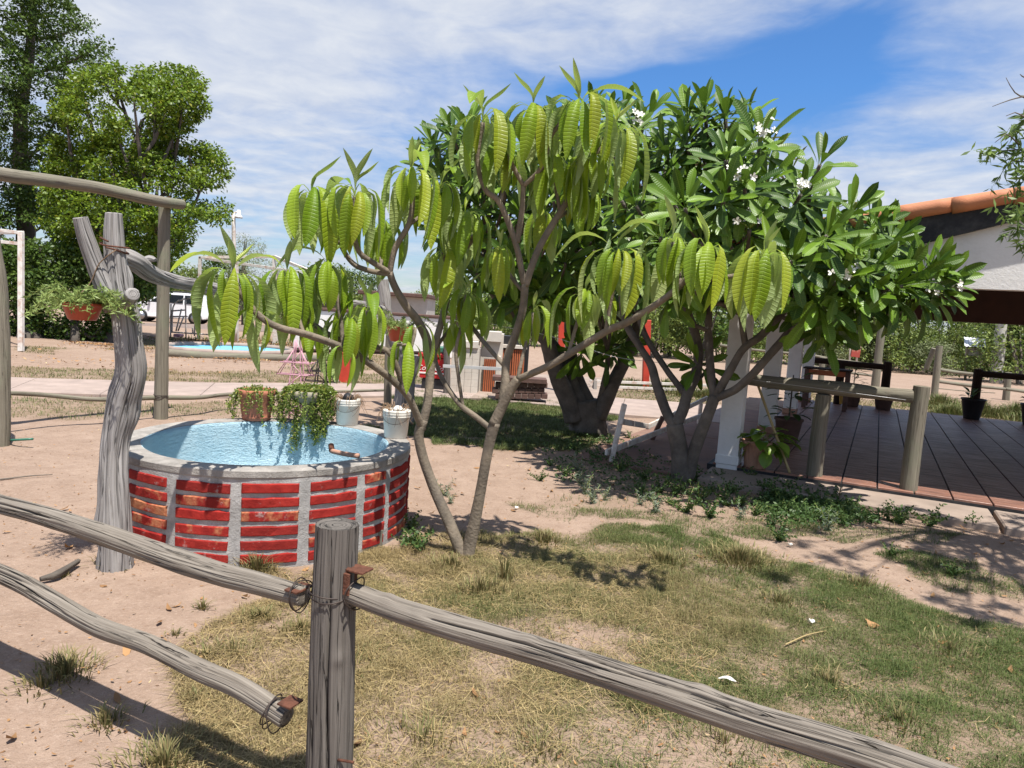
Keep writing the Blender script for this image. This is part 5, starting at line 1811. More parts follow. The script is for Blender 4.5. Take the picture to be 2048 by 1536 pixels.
BB = 2.01
xs = np.linspace(.3, 6.5, 11)
extrude([(-.12, BB), (7.02, BB), (7.02, BB + .07)] + [(x, max(zw(x), BB + .07)) for x in xs[::-1]] + [(-.12, BB + .07)], .0, .16, 'gable_wall', M_WHITE, pav)
xs = np.linspace(-.35, 7.15, 15)
extrude([(x, max(zw(x) - .03, BB + .04)) for x in xs] + [(x, zf(x)) for x in xs[::-1]], -.055, -.012, 'fascia_board', M_FASCIA, pav)
extrude([(x, max(zw(x) - .03, BB + .04)) for x in xs] + [(x, zf(x) - .01) for x in xs[::-1]], .165, .2, 'back_board', M_BROWN, pav)
# roof slabs
for sgn in (0, 1):
    e0, e1 = (-.5, 3.4) if not sgn else (3.4, 7.3)
    extrude([(e0, zf(e0) + .0), (e1, zf(e1) + .0), (e1, zf(e1) + .05), (e0, zf(e0) + .05)], -.09, 9.0, 'roof', M_ROOFT, pav)
    extrude([(e0, zf(e0) - .035), (e1, zf(e1) - .035), (e1, zf(e1) - .004), (e0, zf(e0) - .004)], .2, 8.9, 'ceiling', M_BROWN, pav)
extrude([(-.12, 1.95), (7.02, 1.95), (7.02, zf(7.02) - .04), (3.4, zf(3.4) - .04), (-.12, zf(-.12) - .04)], 8.56, 8.74, 'back_wall', M_BROWN, pav)
for a in (0, 6.9):
    V, F, _ = box((a, 4.3, 2.12), (.16, 8.1, .16), .008)
    obj('side_beam', V, F, M_BROWN, pav, world=False, smooth=False)
# barrel tiles along the rake
tl = .46
for side in (0, 1):
    for k in range(9):
        a0 = -.5 + k * tl * .97
        a1 = min(a0 + tl, 3.42)
        if a0 > 3.3:
            break
        z0, z1 = zf(a0) + .048, zf(a1) + .054
        pts = [np.array([a0, -.06, z0]), np.array([a1, -.06, z1 + .004])]
        if side:
            pts = [np.array([6.8 - p[0], p[1], p[2]]) for p in pts]
        V, F, UV = tube(pts, [.074, .066], 20, .1)
        obj('roof_tile', V, F, M_ROOFT, pav, UV, world=False)

# front railing of round timber
rail = thing('timber_railing', 'round timber railing standing at the front edge of the pavilion floor', 'railing', W(.84, .15, FZ))
zt = 1.02
for a, h in ((.84, zt - .10), (1.675, zt + .07)):
    V, F, UV = capped([W(a, .15, FZ - .02), W(a, .15, .6), W(a + .01, .15, h)], [.078, .074, .072], 40, .03, lump=.03, groove=.003, seed=a * 9)
    obj('post', V, F, M_WOODG, rail, UV)
V, F, UV = capped([W(.10, .13, zt - .02), W(.5, .14, zt - .03), W(.9, .15, zt - .025), W(1.3, .15, zt - .03), W(1.62, .15, zt - .03)], [.058, .066, .070, .064, .064], 40, .03, lump=.06, groove=.006, seed=99)
obj('rail', V, F, M_WOODG, rail, UV)
o = obj('yellow_stake', *bar(P(1683, 808, 14.2), P(1682, 781, 14.2), .07, .03)[:2], M_YELLOW, None, smooth=False)
tag(o, 'short yellow wooden stake standing by the table leg', 'stake')

# dark railings at the back
for lab, ps, span in (('dark brown railing along the back edge near the table', (.62, 1.476), (-.05, 1.45)), ('dark brown railing at the back right of the pavilion', (3.04, 3.95, 5.2), (3.05, 6.8))):
    t = thing('dark_railing', lab, 'railing', W(ps[0], 8.85, FZ))
    for a in ps:
        V, F, UV = capped([W(a, 8.85, FZ - .02), W(a, 8.85, .6), W(a, 8.85, 1.06 if a in (1.476, 3.04) else .97)], [.085, .082, .08], 24, .05, lump=.04, seed=a)
        obj('post', V, F, M_DARKW, t, UV)
    V, F, UV = capped([W(span[0], 8.84, .98), W((span[0] + span[1]) / 2, 8.84, .965), W(span[1], 8.84, .955)], [.06, .062, .06], 24, .08, lump=.05, seed=span[0])
    obj('rail', V, F, M_DARKW, t, UV)

# table
t = thing('table', 'small brown wooden table standing at the back of the pavilion', 'table', W(.45, 7.55, FZ), PA)
V, F, _ = box((0, 0, .77), (.86, .62, .03), .004)
obj('tabletop', V, F, M_DARKW, t, world=False, smooth=False)
V, F, _ = box((0, -.26, .70), (.74, .025, .10), .003)
obj('apron_board', V, F, M_SHUT, t, world=False, smooth=False)
for sx in (-.36, .36):
    for sy in (-.25, .25):
        V, F, _ = box((sx, sy, .375), (.075, .075, .75), .004)
        obj('leg', V, F, M_BRBR, t, world=False, smooth=False)


# potted plants
def big_leaf_plant(root, c, n, L, wdt, r, mat, el=(0.1, 1.2), arch=.9):
    for k in range(n):
        a = r.uniform(0, 6.28)
        e = r.uniform(*el)
        l = L * r.uniform(.7, 1.15)
        p = [np.zeros(3)]
        for q in range(1, 6):
            ee = e - arch * q / 5
            p.append(p[-1] + np.array([math.cos(ee), 0, math.sin(ee)]) * l / 5)
        V, F, UV = leaf_mesh('leaf', p, wdt * r.uniform(.8, 1.2), fold=.3, wave=.06, petiole=.35, seed=k, ns=6)
        ca, sa = math.cos(a), math.sin(a)
        R = np.array([[ca, -sa, 0], [sa, ca, 0], [0, 0, 1]])
        obj('leaf', V @ R.T + c + np.array([r.gauss(0, .02), r.gauss(0, .02), r.uniform(-.02, .08)]), F, mat, root, UV)


rq = random.Random(8)
pc = W(.27, .10, FZ)
t = thing('potted_plant', 'fluted terracotta pot with broad light green leaves beside the white column', 'potted plant', pc)
th = np.linspace(0, 2 * PI, 97)
prof = np.array([(.001, 0), (.10, 0), (.105, .01), (.135, .24), (.15, .25), (.15, .28), (.135, .28), (.13, .25), (.001, .25)])
V, F, UV = lathe(prof, 96, pc)
rr_ = np.hypot(V[:, 0] - pc[0], V[:, 1] - pc[1])
an_ = np.arctan2(V[:, 1] - pc[1], V[:, 0] - pc[0])
s_ = 1 + .03 * np.sin(an_ * 20) * ((V[:, 2] - pc[2] > .005) & (V[:, 2] - pc[2] < .245))
V[:, :2] = pc[:2] + (V[:, :2] - pc[:2]) * s_[:, None]
obj('pot', V, F, M_TERRAP, t, UV)
big_leaf_plant(t, pc + [0.06, -.02, .26], 34, .34, .12, rq, M_POTL, (-.2, 1.1), 1.3)
for (a, b, lab, hgt, wd) in ((.9, 8.6, 'dark spiky potted plant standing behind the table', .45, .05), (.35, 2.2, 'shaded dark potted plant beside the second column', .6, .09)):
    pc = W(a, b, FZ)
    t = thing('potted_plant', lab, 'potted plant', pc)
    V, F, UV = lathe([(.001, 0), (.12, 0), (.125, .01), (.165, .28), (.18, .29), (.18, .32), (.16, .32), (.155, .29), (.001, .29)], 32, pc)
    obj('pot', V, F, M_BRBR, t, UV)
    V, F, UV = tube([pc + [0, 0, .28], pc + [0, 0, .28 + hgt]], [.012, .008], 8, .05)
    obj('stem', V, F, M_BARKD, t, UV)
    for q in range(3):
        big_leaf_plant(t, pc + [0, 0, .35 + hgt * .33 * q], 9, .32, wd, rq, M_WEED, (.1, 1.0), .8)
for (a, b, lab) in ((1.476, 8.66, 'brown pot at the foot of the back railing end post'), (3.0, 8.65, 'black plastic pot at the foot of the right back railing'), (3.95, 8.62, 'black plastic pot with low foliage at the far right railing')):
    pc = W(a, b, FZ)
    t = thing('plant_pot', lab, 'flower pot', pc)
    V, F, UV = lathe([(.001, 0), (.13, 0), (.135, .01), (.20, .36), (.215, .37), (.215, .40), (.195, .40), (.19, .36), (.001, .35)], 32, pc)
    obj('pot', V, F, M_BRBR if a < 2 else M_BLACKP, t, UV)
    if a > 2:
        big_leaf_plant(t, pc + [-.05, 0, .36], 8, .28, .09, rq, M_WEED, (.3, 1.3), .9)
# broom stick against the railing
V, F, UV = tube([W(.62, .05, FZ), W(.18, .22, 1.0), W(.15, .24, 1.06)], .013, 10, .08)
o = obj('broom_stick', V, F, M_STRAW, None, UV, origin=W(.62, .05, FZ))
tag(o, 'thin wooden broom stick leaning beside the white column', 'stick')

# low white fence fragment under the trees
P1, P2, P3 = G(1220, 926), G(1300, 882), G(1397, 850)
t = thing('low_white_fence', 'broken low fence of white painted boards under the frangipani', 'fence', P1)
for p0, p1, m in ((P1 + [0, 0, -.05], P(1249, 808, P1[1]), M_WMET), (P2 + [0, 0, -.05], P(1326, 833, P2[1]), M_BRBR), (P3 + [0, 0, -.05], P(1402, 806, P3[1]), M_WMET)):
    V, F, UV = bar(p0, p1, .065, .05, .004, (1, 0, 0))
    obj('post', V, F, m, t, smooth=False)
for p0, p1 in ((P(1212, 905, P1[1] - .04), P(1405, 830, P3[1] - .06)), (P(1243, 843, P1[1] - .04), P(1299, 853, P2[1] - .04)), (P(1294, 854, P2[1] - .05), P(1414, 796, P3[1]))):
    V, F, UV = bar(p0, p1, .03, .065, .004)
    obj('board', V, F, M_WMET, t, smooth=False)
# wire line
V, F, UV = tube(pl([(880, 620, 8.6), (1000, 652, 8.2), (1100, 672, 7.9), (1226, 713, 7.6), (1330, 727, 7.4), (1490, 757, 7.2), (1600, 772, 7.0), (1812, 800, 6.6)]), .0022, 5, .2)
o = obj('wire', V, F, M_ALU, None, UV, origin=P(880, 620, 8.6))
tag(o, 'thin pale wire strung between the trees and the timber railing', 'wire')

# ------------------------------------------------------------------ outdoor kitchen


def pbox(x0, y0, x1, y1, Y, dep, bevel=.004):
    c0 = P((x0 + x1) / 2, y1, Y)
    wdt, h = (x1 - x0) / FPX * Y, (y1 - y0) / FPX * Y
    return box(c0 + [0, dep / 2, h / 2], (wdt, dep, h), bevel)


Yk = 13.0
kb = G(930, 789)
kit = thing('outdoor_kitchen', 'low outdoor kitchen block of cream tiles with orange slatted shutters', 'kitchen counter', kb)
V, F, _ = pbox(899, 695, 955, 792, Yk, .55)
body = obj('counter_body', V, F, M_GROUT, kit, smooth=False)
c0 = P(927, 789, Yk)
tw_ = .123
for i in range(4):
    for j in range(7):
        V, F, _ = box(c0 + [-.255 + tw_ / 2 + i * (tw_ + .004), -.006, .03 + tw_ / 2 + j * (tw_ + .004)], (tw_, .018, tw_), .002)
        obj('tile', V, F, M_TILE, kit, smooth=False)
V, F, _ = pbox(887, 681, 956, 695, Yk - .05, .66, .008)
obj('worktop', V, F, M_TILE, kit, smooth=False)
V, F, _ = pbox(956, 666, 1000, 792, Yk + .35, .5)
obj('oven_wall', V, F, M_TILE, kit, smooth=False)
V, F, _ = pbox(928, 662, 1002, 682, Yk + .25, .6)
obj('shelf', V, F, M_TILE, kit, smooth=False)
V, F, _ = pbox(1000, 672, 1052, 792, Yk + .6, .35)
obj('opening_shade', V, F, M_BLACKP, kit, smooth=False)  # black sheet paints the shade inside the kitchen's dark opening
V, F, _ = pbox(998, 690, 1054, 697, Yk + .45, .4)
obj('ledge', V, F, M_TILE, kit, smooth=False)
for (x0, y0, x1, y1, dy, ns) in ((964, 717, 988, 787, .28, 6), (997, 698, 1020, 766, .5, 6), (1021, 698, 1046, 766, .5, 6)):
    sh_ = obj('shutter', *pbox(x0, y0, x1, y1, Yk + dy, .03)[:2], M_BRBR, kit, smooth=False)
    for k in range(ns):
        w_ = (x1 - x0) / ns
        obj('slat', *pbox(x0 + k * w_ + .7, y0 + 1, x0 + (k + 1) * w_ - .7, y1 - 1, Yk + dy - .018, .018, .003)[:2], M_SHUT, sh_, smooth=False)
obj('pier', *pbox(988, 712, 997, 790, Yk + .26, .3)[:2], M_TILE, kit, smooth=False)
bench = thing('brick_bench', 'low brown brick bench in front of the orange shutters', 'bench', G(1045, 802))
for j in range(3):
    for i in range(8):
        x0 = 990 + i * 13.2 - (6 if j % 2 else 0)
        V, F, _ = pbox(x0, 790 - j * 11 - 10 + 8, x0 + 12.4, 790 - j * 11 + 8, 12.2, .3, .006)
        obj('brick', V, F, M_BRBR, bench, smooth=False)
obj('seat', *pbox(984, 756, 1094, 765, 12.15, .42)[:2], M_BRBR, bench, smooth=False)
# red drinks cooler on a black base
cb = G(862, 782)
cool = thing('drinks_cooler', 'red drinks cooler box with white script lettering on a black base', 'cooler', cb)
Yc_ = cb[1]
obj('box', *pbox(838, 715, 890, 757, Yc_, .45, .02)[:2], M_REDP, cool, smooth=False)
obj('lid', *pbox(836, 707, 892, 714.5, Yc_ - .02, .49, .012)[:2], M_REDP, cool, smooth=False)
obj('trim', *pbox(838, 745, 890, 748, Yc_ - .012, .02, .002)[:2], M_PAPER, cool, smooth=False)
obj('base', *pbox(842, 757.5, 886, 782, Yc_ + .03, .38, .01)[:2], M_BLACKP, cool, smooth=False)
fc = bpy.data.curves.new('lettering', 'FONT')
fc.body = 'Coca-Cola'
fc.size = .135
fc.shear = .35
fc.extrude = .002
fc.align_x = 'CENTER'
ft = bpy.data.objects.new('lettering_curve', fc)
COL.objects.link(ft)
bpy.context.view_layer.update()
fme = bpy.data.meshes.new_from_object(ft.evaluated_get(bpy.context.evaluated_depsgraph_get()))
bpy.data.objects.remove(ft)
fme.materials.clear()
fme.materials.append(M_PAPER)
fo = bpy.data.objects.new('lettering', fme)
link(fo, cool)
lc = P(864, 741, Yc_) - rootloc(cool)
fo.location = (lc[0], lc[1] - .006, lc[2])
fo.rotation_euler = (PI / 2, 0, 0)
obj('tarp', *pbox(872, 694, 895, 706, Yc_ + .1, .3, .02)[:2], M_GREENP, cool, smooth=False)
# white plastic strip tied across
V, F, UV = bar(P(886, 732, 12.4), P(1004, 738, 11.6), .006, .055, .002)
o = obj('plastic_strip', V, F, M_PAPER, None, smooth=False, origin=P(886, 732, 12.4))
tag(o, 'white plastic strip stretched in front of the tiled counter', 'strip')

# red posts
for (px, py, top_, wd, lab) in ((690, 763, 704, .19, 'short red and cream post carrying a dark rail left of the counter'), (1120, 786, 640, .13, 'red painted post behind the old frangipani trunk'), (1291, 778, 640, .15, 'tall red painted post seen between the frangipani stems')):
    b = G(px, py)
    t = thing('red_post', lab, 'post', b)
    tp = P(px + (4 if py - top_ > 80 else 1), top_, b[1])
    V, F, UV = bar(b + [0, 0, -.1], tp, wd, wd, .01, (0, 1, 0))
    obj('shaft', V, F, M_RED, t, smooth=False)
    if px == 690:
        V, F, UV = bar(b + [-.02 - wd / 2, -.02, -.1], tp + [-.02 - wd / 2, -.02, 0], .12, .10, .008, (0, 1, 0))
        obj('cream_side', V, F, M_CREAM, t, smooth=False)
        V, F, UV = tube(pl([(590, 702, b[1] + .3), (690, 702, b[1]), (800, 705, b[1] - .3), (880, 707, b[1] - .5)]), .035, 8, .2)
        obj('dark_rail', V, F, M_DARKW, t, UV)
b = G(1331, 706)
o = obj('striped_pole', *tube([b, P(1336, 618, b[1])], .11, 10, .5), None or M_WMET, None, origin=b) if False else None
V, F, UV = tube([b + [0, 0, -.2], P(1336, 612, b[1])], .13, 10, .5)
o = obj('pole', V, F, M_WMET, None, UV, origin=b)
tag(o, 'pale chipped pole far beyond the frangipani stems', 'pole')
# low rails right of the tree
t = thing('low_rail', 'low whitish rails crossing behind the slim frangipani', 'fence', G(1300, 782))
for y0, y1 in ((762, 772), (772, 783)):
    V, F, UV = bar(P(1180, y0, 15.6), P(1450, y1, 16.2), .04, .06, .004)
    obj('rail', V, F, M_WMET, t, smooth=False)
for px in (1190, 1320, 1440):
    V, F, UV = bar(G(px, 786 + (px - 1190) * .02) + [0, 0, -.1], P(px, 760 + (px - 1190) * .03, 15.7), .07, .07, .004, (0, 1, 0))
    obj('post', V, F, M_WOODP, t, smooth=False)

# ------------------------------------------------------------------ plant stands behind the basin
for (px, py, mt, lab, tp_, Ys) in ((592, 812, M_PINK, 'faded pink lattice metal stand behind the vines', 680, 7.6), (640, 806, M_BLACKM, 'black lattice metal stand behind the vines', 705, 7.9)):
    b = G(px, 815)
    b = P(px, py, Ys)
    b[2] = 0
    t = thing('metal_stand', lab, 'stand', b)
    hh = P(px, tp_, b[1])[2]
    for sx in (-1, 1):
        for sy in (-1, 1):
            V, F, UV = tube([b + [sx * .14, sy * .14, -.02], b + [sx * .06, sy * .06, hh * .6], b + [sx * .025, sy * .025, hh]], .007, 6, .1)
            obj('leg', V, F, mt, t, UV)
    for k in range(9):
        f0, f1 = k / 9, (k + 1) / 9
        r0, r1 = .14 - .115 * f0, .14 - .115 * f1
        sgn = 1 if k % 2 else -1
        V, F, UV = tube([b + [-sgn * r0, -r0, hh * f0], b + [sgn * r1, -r1, hh * f1]], .005, 5, .2)
        obj('brace', V, F, mt, t, UV)
    for f, wdt in ((.78, .17), (.66, .2)):
        for sy in (-1, 1):
            V, F, UV = tube([b + [-wdt, sy * .06, hh * f], b + [wdt, sy * .06, hh * f]], .006, 5, .2)
            obj('crossbar', V, F, mt, t, UV)
        for sx in (-1, 1):
            V, F, UV = tube([b + [sx * wdt, -.06, hh * .66], b + [sx * .04, -.03, hh * .9]], .005, 5, .2)
            obj('crossbar', V, F, mt, t, UV)
    V, F, UV = lathe([(.001, 0), (.09, 0), (.10, .09), (.09, .09), (.001, .08)], 20, b + [0, 0, .30])
    obj('tray', V, F, mt, t, UV)

# ------------------------------------------------------------------ far wading pool
ell = [(G(455 + 130 * math.cos(a), 702 + 3 * math.cos(a) * 1.5 + 8.5 * math.sin(a))) for a in np.linspace(0, 2 * PI, 48, endpoint=False)]
pp = np.array(ell)
wp = thing('wading_pool', 'shallow light blue wading pool far behind the timber post', 'pool', pp.mean(0))
c_ = pp.mean(0)
V = np.vstack([pp + [0, 0, .10], c_ + (pp - c_) * .96 + [0, 0, .03], [c_ + [0, 0, .03]]])
n = len(pp)
F4 = np.array([[i, (i + 1) % n, (i + 1) % n + n, i + n] for i in range(n)])
F3 = np.array([[i + n, (i + 1) % n + n, 2 * n] for i in range(n)])
obj('basin', V, [F4, F3], M_POOLB, wp)
V, F, UV = tube(np.vstack([pp, pp[:1]]) + [0, 0, .06], .075, 10, .2, lump=.05)
obj('kerb', V, F, M_CONC, wp, UV)
V, F, UV = capped(pl([(338, 706, G(338, 712)[1]), (430, 713, G(430, 716)[1]), (560, 716, G(560, 720)[1]), (690, 717, G(690, 722)[1])]), [.10, .10, .10, .09], 20, .15, lump=.06, groove=.006, seed=121)
o = obj('log', V, F, M_WOODG, None, UV, origin=G(520, 718))
tag(o, 'long round log lying along the near side of the wading pool', 'log')

# ------------------------------------------------------------------ white metal frames, lamp, low wall
fr = thing('metal_arbor', 'tall white rusty metal frame at the far left edge', 'frame', G(42, 700))
Yf = G(42, 700)[1]
for x0, x1, y0, y1 in ((42, 42, 703, 464),):
    V, F, UV = bar(G(42, 703), P(42, 464, Yf), .10, .10, .008, (1, 0, 0))
    po = obj('post', V, F, M_WMET, fr, smooth=False)
for a, b_ in (((45, 466, Yf), (-260, 430, Yf - .4)), ((44, 488, Yf), (-260, 455, Yf - .4)), ((45, 465, Yf), (-40, 466, Yf + 3))):
    V, F, UV = bar(P(*a), P(*b_), .07, .07, .006)
    obj('top_bar', V, F, M_WMET, fr, smooth=False)
V, F, UV = bar(G(-255, 676), P(-258, 432, G(-255, 676)[1]), .10, .10, .008, (1, 0, 0))
obj('post', V, F, M_WMET, fr, smooth=False)
fr = thing('metal_arbor', 'pale metal frame far behind the leftmost limp leaves', 'frame', G(397, 688))
Yf = 24.0
for p0, p1 in (((397, 686), (400, 513)), ((548, 690), (548, 511)), ((553, 700), (553, 537)), ((474, 697), (474, 530))):
    V, F, UV = bar(P(*p0, Yf), P(*p1, Yf), .09, .09, .006, (1, 0, 0))
    obj('post', V, F, M_WMET, fr, smooth=False)
for p0, p1 in (((399, 515), (549, 513)), ((410, 517), (640, 550)), ((549, 513), (640, 550))):
    V, F, UV = bar(P(*p0, Yf), P(*p1, Yf - (.0 if p1[1] < 530 else 1.5)), .09, .09, .006)
    obj('top_bar', V, F, M_WMET, fr, smooth=False)
sw = thing('swing_frame', 'white metal garden swing frame in front of the parked car', 'frame', G(362, 676))
Ys = G(362, 676)[1]
for pts in ([(341, 676), (342, 608)], [(344, 664), (346, 615), (356, 602), (371, 597)], [(371, 597), (372, 676)], [(352, 662), (363, 618)], [(356, 662), (368, 632)], [(340, 633), (375, 633)], [(341, 622), (372, 620)], [(371, 597), (392, 595)], [(391, 595), (389, 672)], [(341, 664), (460, 672)], [(385, 655), (386, 668)]):
    V, F, UV = tube([P(a, b_, Ys) for a, b_ in pts], .026, 8, .2)
    obj('tube', V, F, M_WMET, sw, UV)
V, F, _ = pbox(346, 668, 360, 674, Ys, .3, .02)
obj('seat', V, F, M_PINK, sw, smooth=False)
lb = G(470, 684)
lamp = thing('street_lamp', 'slim pale lamp post with small white bell lamp', 'lamp post', lb)
V, F, UV = tube([lb, P(467, 425, lb[1])], [.085, .06], 12, .4)
obj('pole', V, F, M_WMET, lamp, UV)
V, F, UV = tube([P(467, 427, lb[1]), P(473, 424, lb[1]), P(477, 426, lb[1])], .025, 8, .1)
obj('arm', V, F, M_WMET, lamp, UV)
V, F, UV = lathe([(.001, .26), (.05, .26), (.06, .12), (.12, .05), (.13, 0), (.11, 0), (.05, .1), (.001, .11)], 20, P(477, 436, lb[1]))
obj('lamp_shade', V, F, M_WHITE, lamp, UV)
lw = thing('garden_wall', 'low white wall glimpsed between the limp leaves', 'wall', G(720, 700))
V, F, _ = pbox(585, 628, 905, 706, 22.5, .25, .02)
obj('wall', V, F, M_WHITE, lw, smooth=False)
V, F, _ = pbox(583, 622, 907, 628, 22.45, .35, .02)
obj('coping', V, F, M_BRBR, lw, smooth=False)
sh = thing('shed', 'grey shed with brown roof edge behind the white wall', 'shed', G(745, 690))
obj('wall', *pbox(722, 592, 850, 690, 30, 3, .02)[:2], M_POLE, sh, smooth=False)
obj('roof', *pbox(715, 584, 858, 592, 29.7, 3.6, .03)[:2], M_BRBR, sh, smooth=False)

# ------------------------------------------------------------------ parked car
Yv = 41.0
vb = P(345, 643, Yv)
vb[2] = float(ground_z(np.array([vb[0]]), np.array([vb[1]]))[0])
car = thing('parked_car', 'white car parked beyond the wading pool, partly hidden by the post', 'car', vb, math.radians(12))
prof = [(-2.3, .42), (-2.34, .75), (-2.25, 1.0), (-1.95, 1.09), (-1.15, 1.16), (-.55, 1.62), (-.25, 1.72), (.6, 1.76), (1.6, 1.72), (1.85, 1.62), (2.2, 1.12), (2.3, .95), (2.32, .45), (1.9, .30), (-1.9, .30)]
bm = bmesh.new()
vs = [bm.verts.new((x, -.9, z)) for x, z in prof]
fce = bm.faces.new(vs)
ex = bmesh.ops.extrude_face_region(bm, geom=[fce])
for v in ex['geom']:
    if isinstance(v, bmesh.types.BMVert):
        v.co.y += 1.8
for v in bm.verts:
    if v.co.z > 1.1:
        v.co.y *= 1 - .26 * (v.co.z - 1.1)
bmesh.ops.bevel(bm, geom=[e for e in bm.edges], offset=.05, segments=2, affect='EDGES')
bmesh.ops.recalc_face_normals(bm, faces=bm.faces[:])
me = bpy.data.meshes.new('body')
bm.to_mesh(me)
bm.free()
me.materials.append(M_CAR)
link(bpy.data.objects.new('body', me), car)
for wx in ((-1.02, -.28), (-.22, .75), (.82, 1.72)):
    z1 = 1.62
    q = [(wx[0] + (0 if wx[0] > -1 else 0.0), 1.16), (wx[1], 1.16), (wx[1] - (.0 if wx[1] < 1.5 else .15), z1), (wx[0] + (.55 if wx[0] < -1 else 0), z1 if wx[0] > -1 else 1.56)]
    if wx[0] < -1:
        q = [(-.98, 1.16), (-.28, 1.16), (-.28, 1.62), (-.42, 1.6)]
    for sy in (-1, 1):
        V = [(x, sy * (.905 - .9 * .26 * (z - 1.1) + .008), z) for x, z in q]
        obj('window', V, [[0, 1, 2, 3] if sy < 0 else [3, 2, 1, 0]], M_GLASSD, car, world=False, smooth=False)
V = [(-1.12, -.75, 1.2), (-1.12, .75, 1.2), (-.62, .66, 1.585), (-.62, -.66, 1.585)]
obj('windscreen', V, [[0, 3, 2, 1]], M_GLASSD, car, world=False, smooth=False)
for wx in (-1.45, 1.4):
    for sy in (-1, 1):
        V, F, UV = tube([np.array([wx, sy * .68, .36]), np.array([wx, sy * .92, .36])], .36, 28, .1)
        wo_ = obj('wheel', V, F, M_TYRE, car, UV, world=False)
        V, F, UV = tube([np.array([wx, sy * .90, .36]), np.array([wx, sy * .926, .36])], .23, 20, .02)
        obj('rim', V, F, M_RIM, wo_, UV, world=False)
V, F, _ = box((-2.3, -.62, .88), (.1, .4, .16), .03)
obj('headlight', V, F, M_GLASSD, car, world=False)
V, F, _ = box((-1.0, -1.0, 1.2), (.12, .18, .13), .03)
obj('mirror', V, F, M_BLACKP, car, world=False)
for sy in (-.6, .6):
    V, F, UV = tube([np.array([-.2, sy, 1.78]), np.array([.6, sy, 1.82]), np.array([1.5, sy, 1.77])], .025, 8, .2)
    obj('roof_bar', V, F, M_BLACKP, car, UV, world=False)

# ------------------------------------------------------------------ trees and scrub


def leafcloud(cen, rad, per, L, wdt, seed, flat=.7, shell=.35):
    r = np.random.default_rng(seed)
    cen = np.asarray(cen, float)
    rad = np.broadcast_to(np.asarray(rad, float), (len(cen),))
    c = np.repeat(cen, per, 0)
    R = np.repeat(rad, per)
    n = len(c)
    d = r.normal(size=(n, 3))
    d /= np.linalg.norm(d, axis=1)[:, None]
    rr = (shell + (1 - shell) * r.random(n)) * R
    p = c + d * rr[:, None] * np.array([1, 1, flat])
    a = r.normal(size=(n, 3)) * np.array([1, 1, .7]) + d * .6 - np.array([0, 0, .35])
    a /= np.linalg.norm(a, axis=1)[:, None]
    nn_ = r.normal(size=(n, 3)) * .6 + np.array([0, -.2, .8])
    s = np.cross(a, nn_)
    s /= np.linalg.norm(s, axis=1)[:, None] + 1e-9
    nrm = np.cross(s, a)
    l = L * r.uniform(.6, 1.25, n)[:, None]
    w_ = wdt * r.uniform(.7, 1.2, n)[:, None] * .5
    V = np.stack([p, p + a * l * .45 + s * w_ + nrm * w_ * .35, p + a * l, p + a * l * .45 - s * w_ + nrm * w_ * .35], 1).reshape(-1, 3)
    i = np.arange(n) * 4
    F = np.stack([i, i + 1, i + 2, i + 3], -1)
    return V, F, {'rnd': np.repeat(r.random(n), 4)}


def crown_tree(name, label, cat, base, trunk_pts, trunk_r, polys, Y, dY, spacing, rad, per, L, wdt, mat, seed, group=None, flat=.65, limbs=26, gapn=36.0):
    r = random.Random(seed)
    root = thing(name, label, cat, base, group=group)
    V, F, UV = tube(trunk_pts, trunk_r, 16, .25, lump=.15, seed=seed)
    obj('trunk', V, F, M_BARKD, root, UV)
    cen, rads = [], []
    for poly in polys:
        pa = np.array(poly, float)
        c = (pa.min(0) + pa.max(0)) / 2
        ext = (pa.max(0) - pa.min(0)) / 2
        for layer in range(2):
            for q in poisson_px(poly, spacing * (1 if layer == 0 else 1.3), r, 9000):
                rr = min(1, math.hypot((q[0] - c[0]) / ext[0], (q[1] - c[1]) / ext[1]))
                dd = dY * math.sqrt(max(0, 1 - rr * rr * .9))
                yy = Y - dd * r.uniform(.4, 1) if layer == 0 else Y + dd * r.uniform(-.3, .9)
                cen.append(P(q[0], q[1], yy))
                rads.append(rad * r.uniform(.5, 1.3))
                if vnoise(np.array([[q[0] / gapn, q[1] / gapn, seed * 1.7]]))[0] < -.30 - .2 * layer:
                    cen.pop()
                    rads.pop()
    cen = np.array(cen)
    nodes = resample(trunk_pts, .3)[0]
    nodes = nodes[len(nodes) // 3:]
    order = list(range(len(cen)))
    r.shuffle(order)
    done = 0
    for k in order:
        if done >= limbs:
            break
        tcen = cen[k]
        nd = nodes[np.argmin(np.linalg.norm(nodes - (tcen - [0, 0, 1.2]), axis=1))]
        mid = nd * .45 + tcen * .55 + [0, 0, -.15]
        V, F, UV = tube([nd, mid, tcen], [max(.03, trunk_r[-1] * .55), .05, .018], 8, .3, lump=.1, seed=k)
        obj('limb', V, F, M_BARKD, root, UV)
        nodes = np.vstack([nodes, resample([nd, mid, tcen], .5)[0][1:-1]])
        done += 1
    V, F, A = leafcloud(cen, rads, per, L, wdt, seed, flat)
    o = obj('crown', V, F, mat, root, attrs=A)
    o['kind'] = 'stuff'
    return root


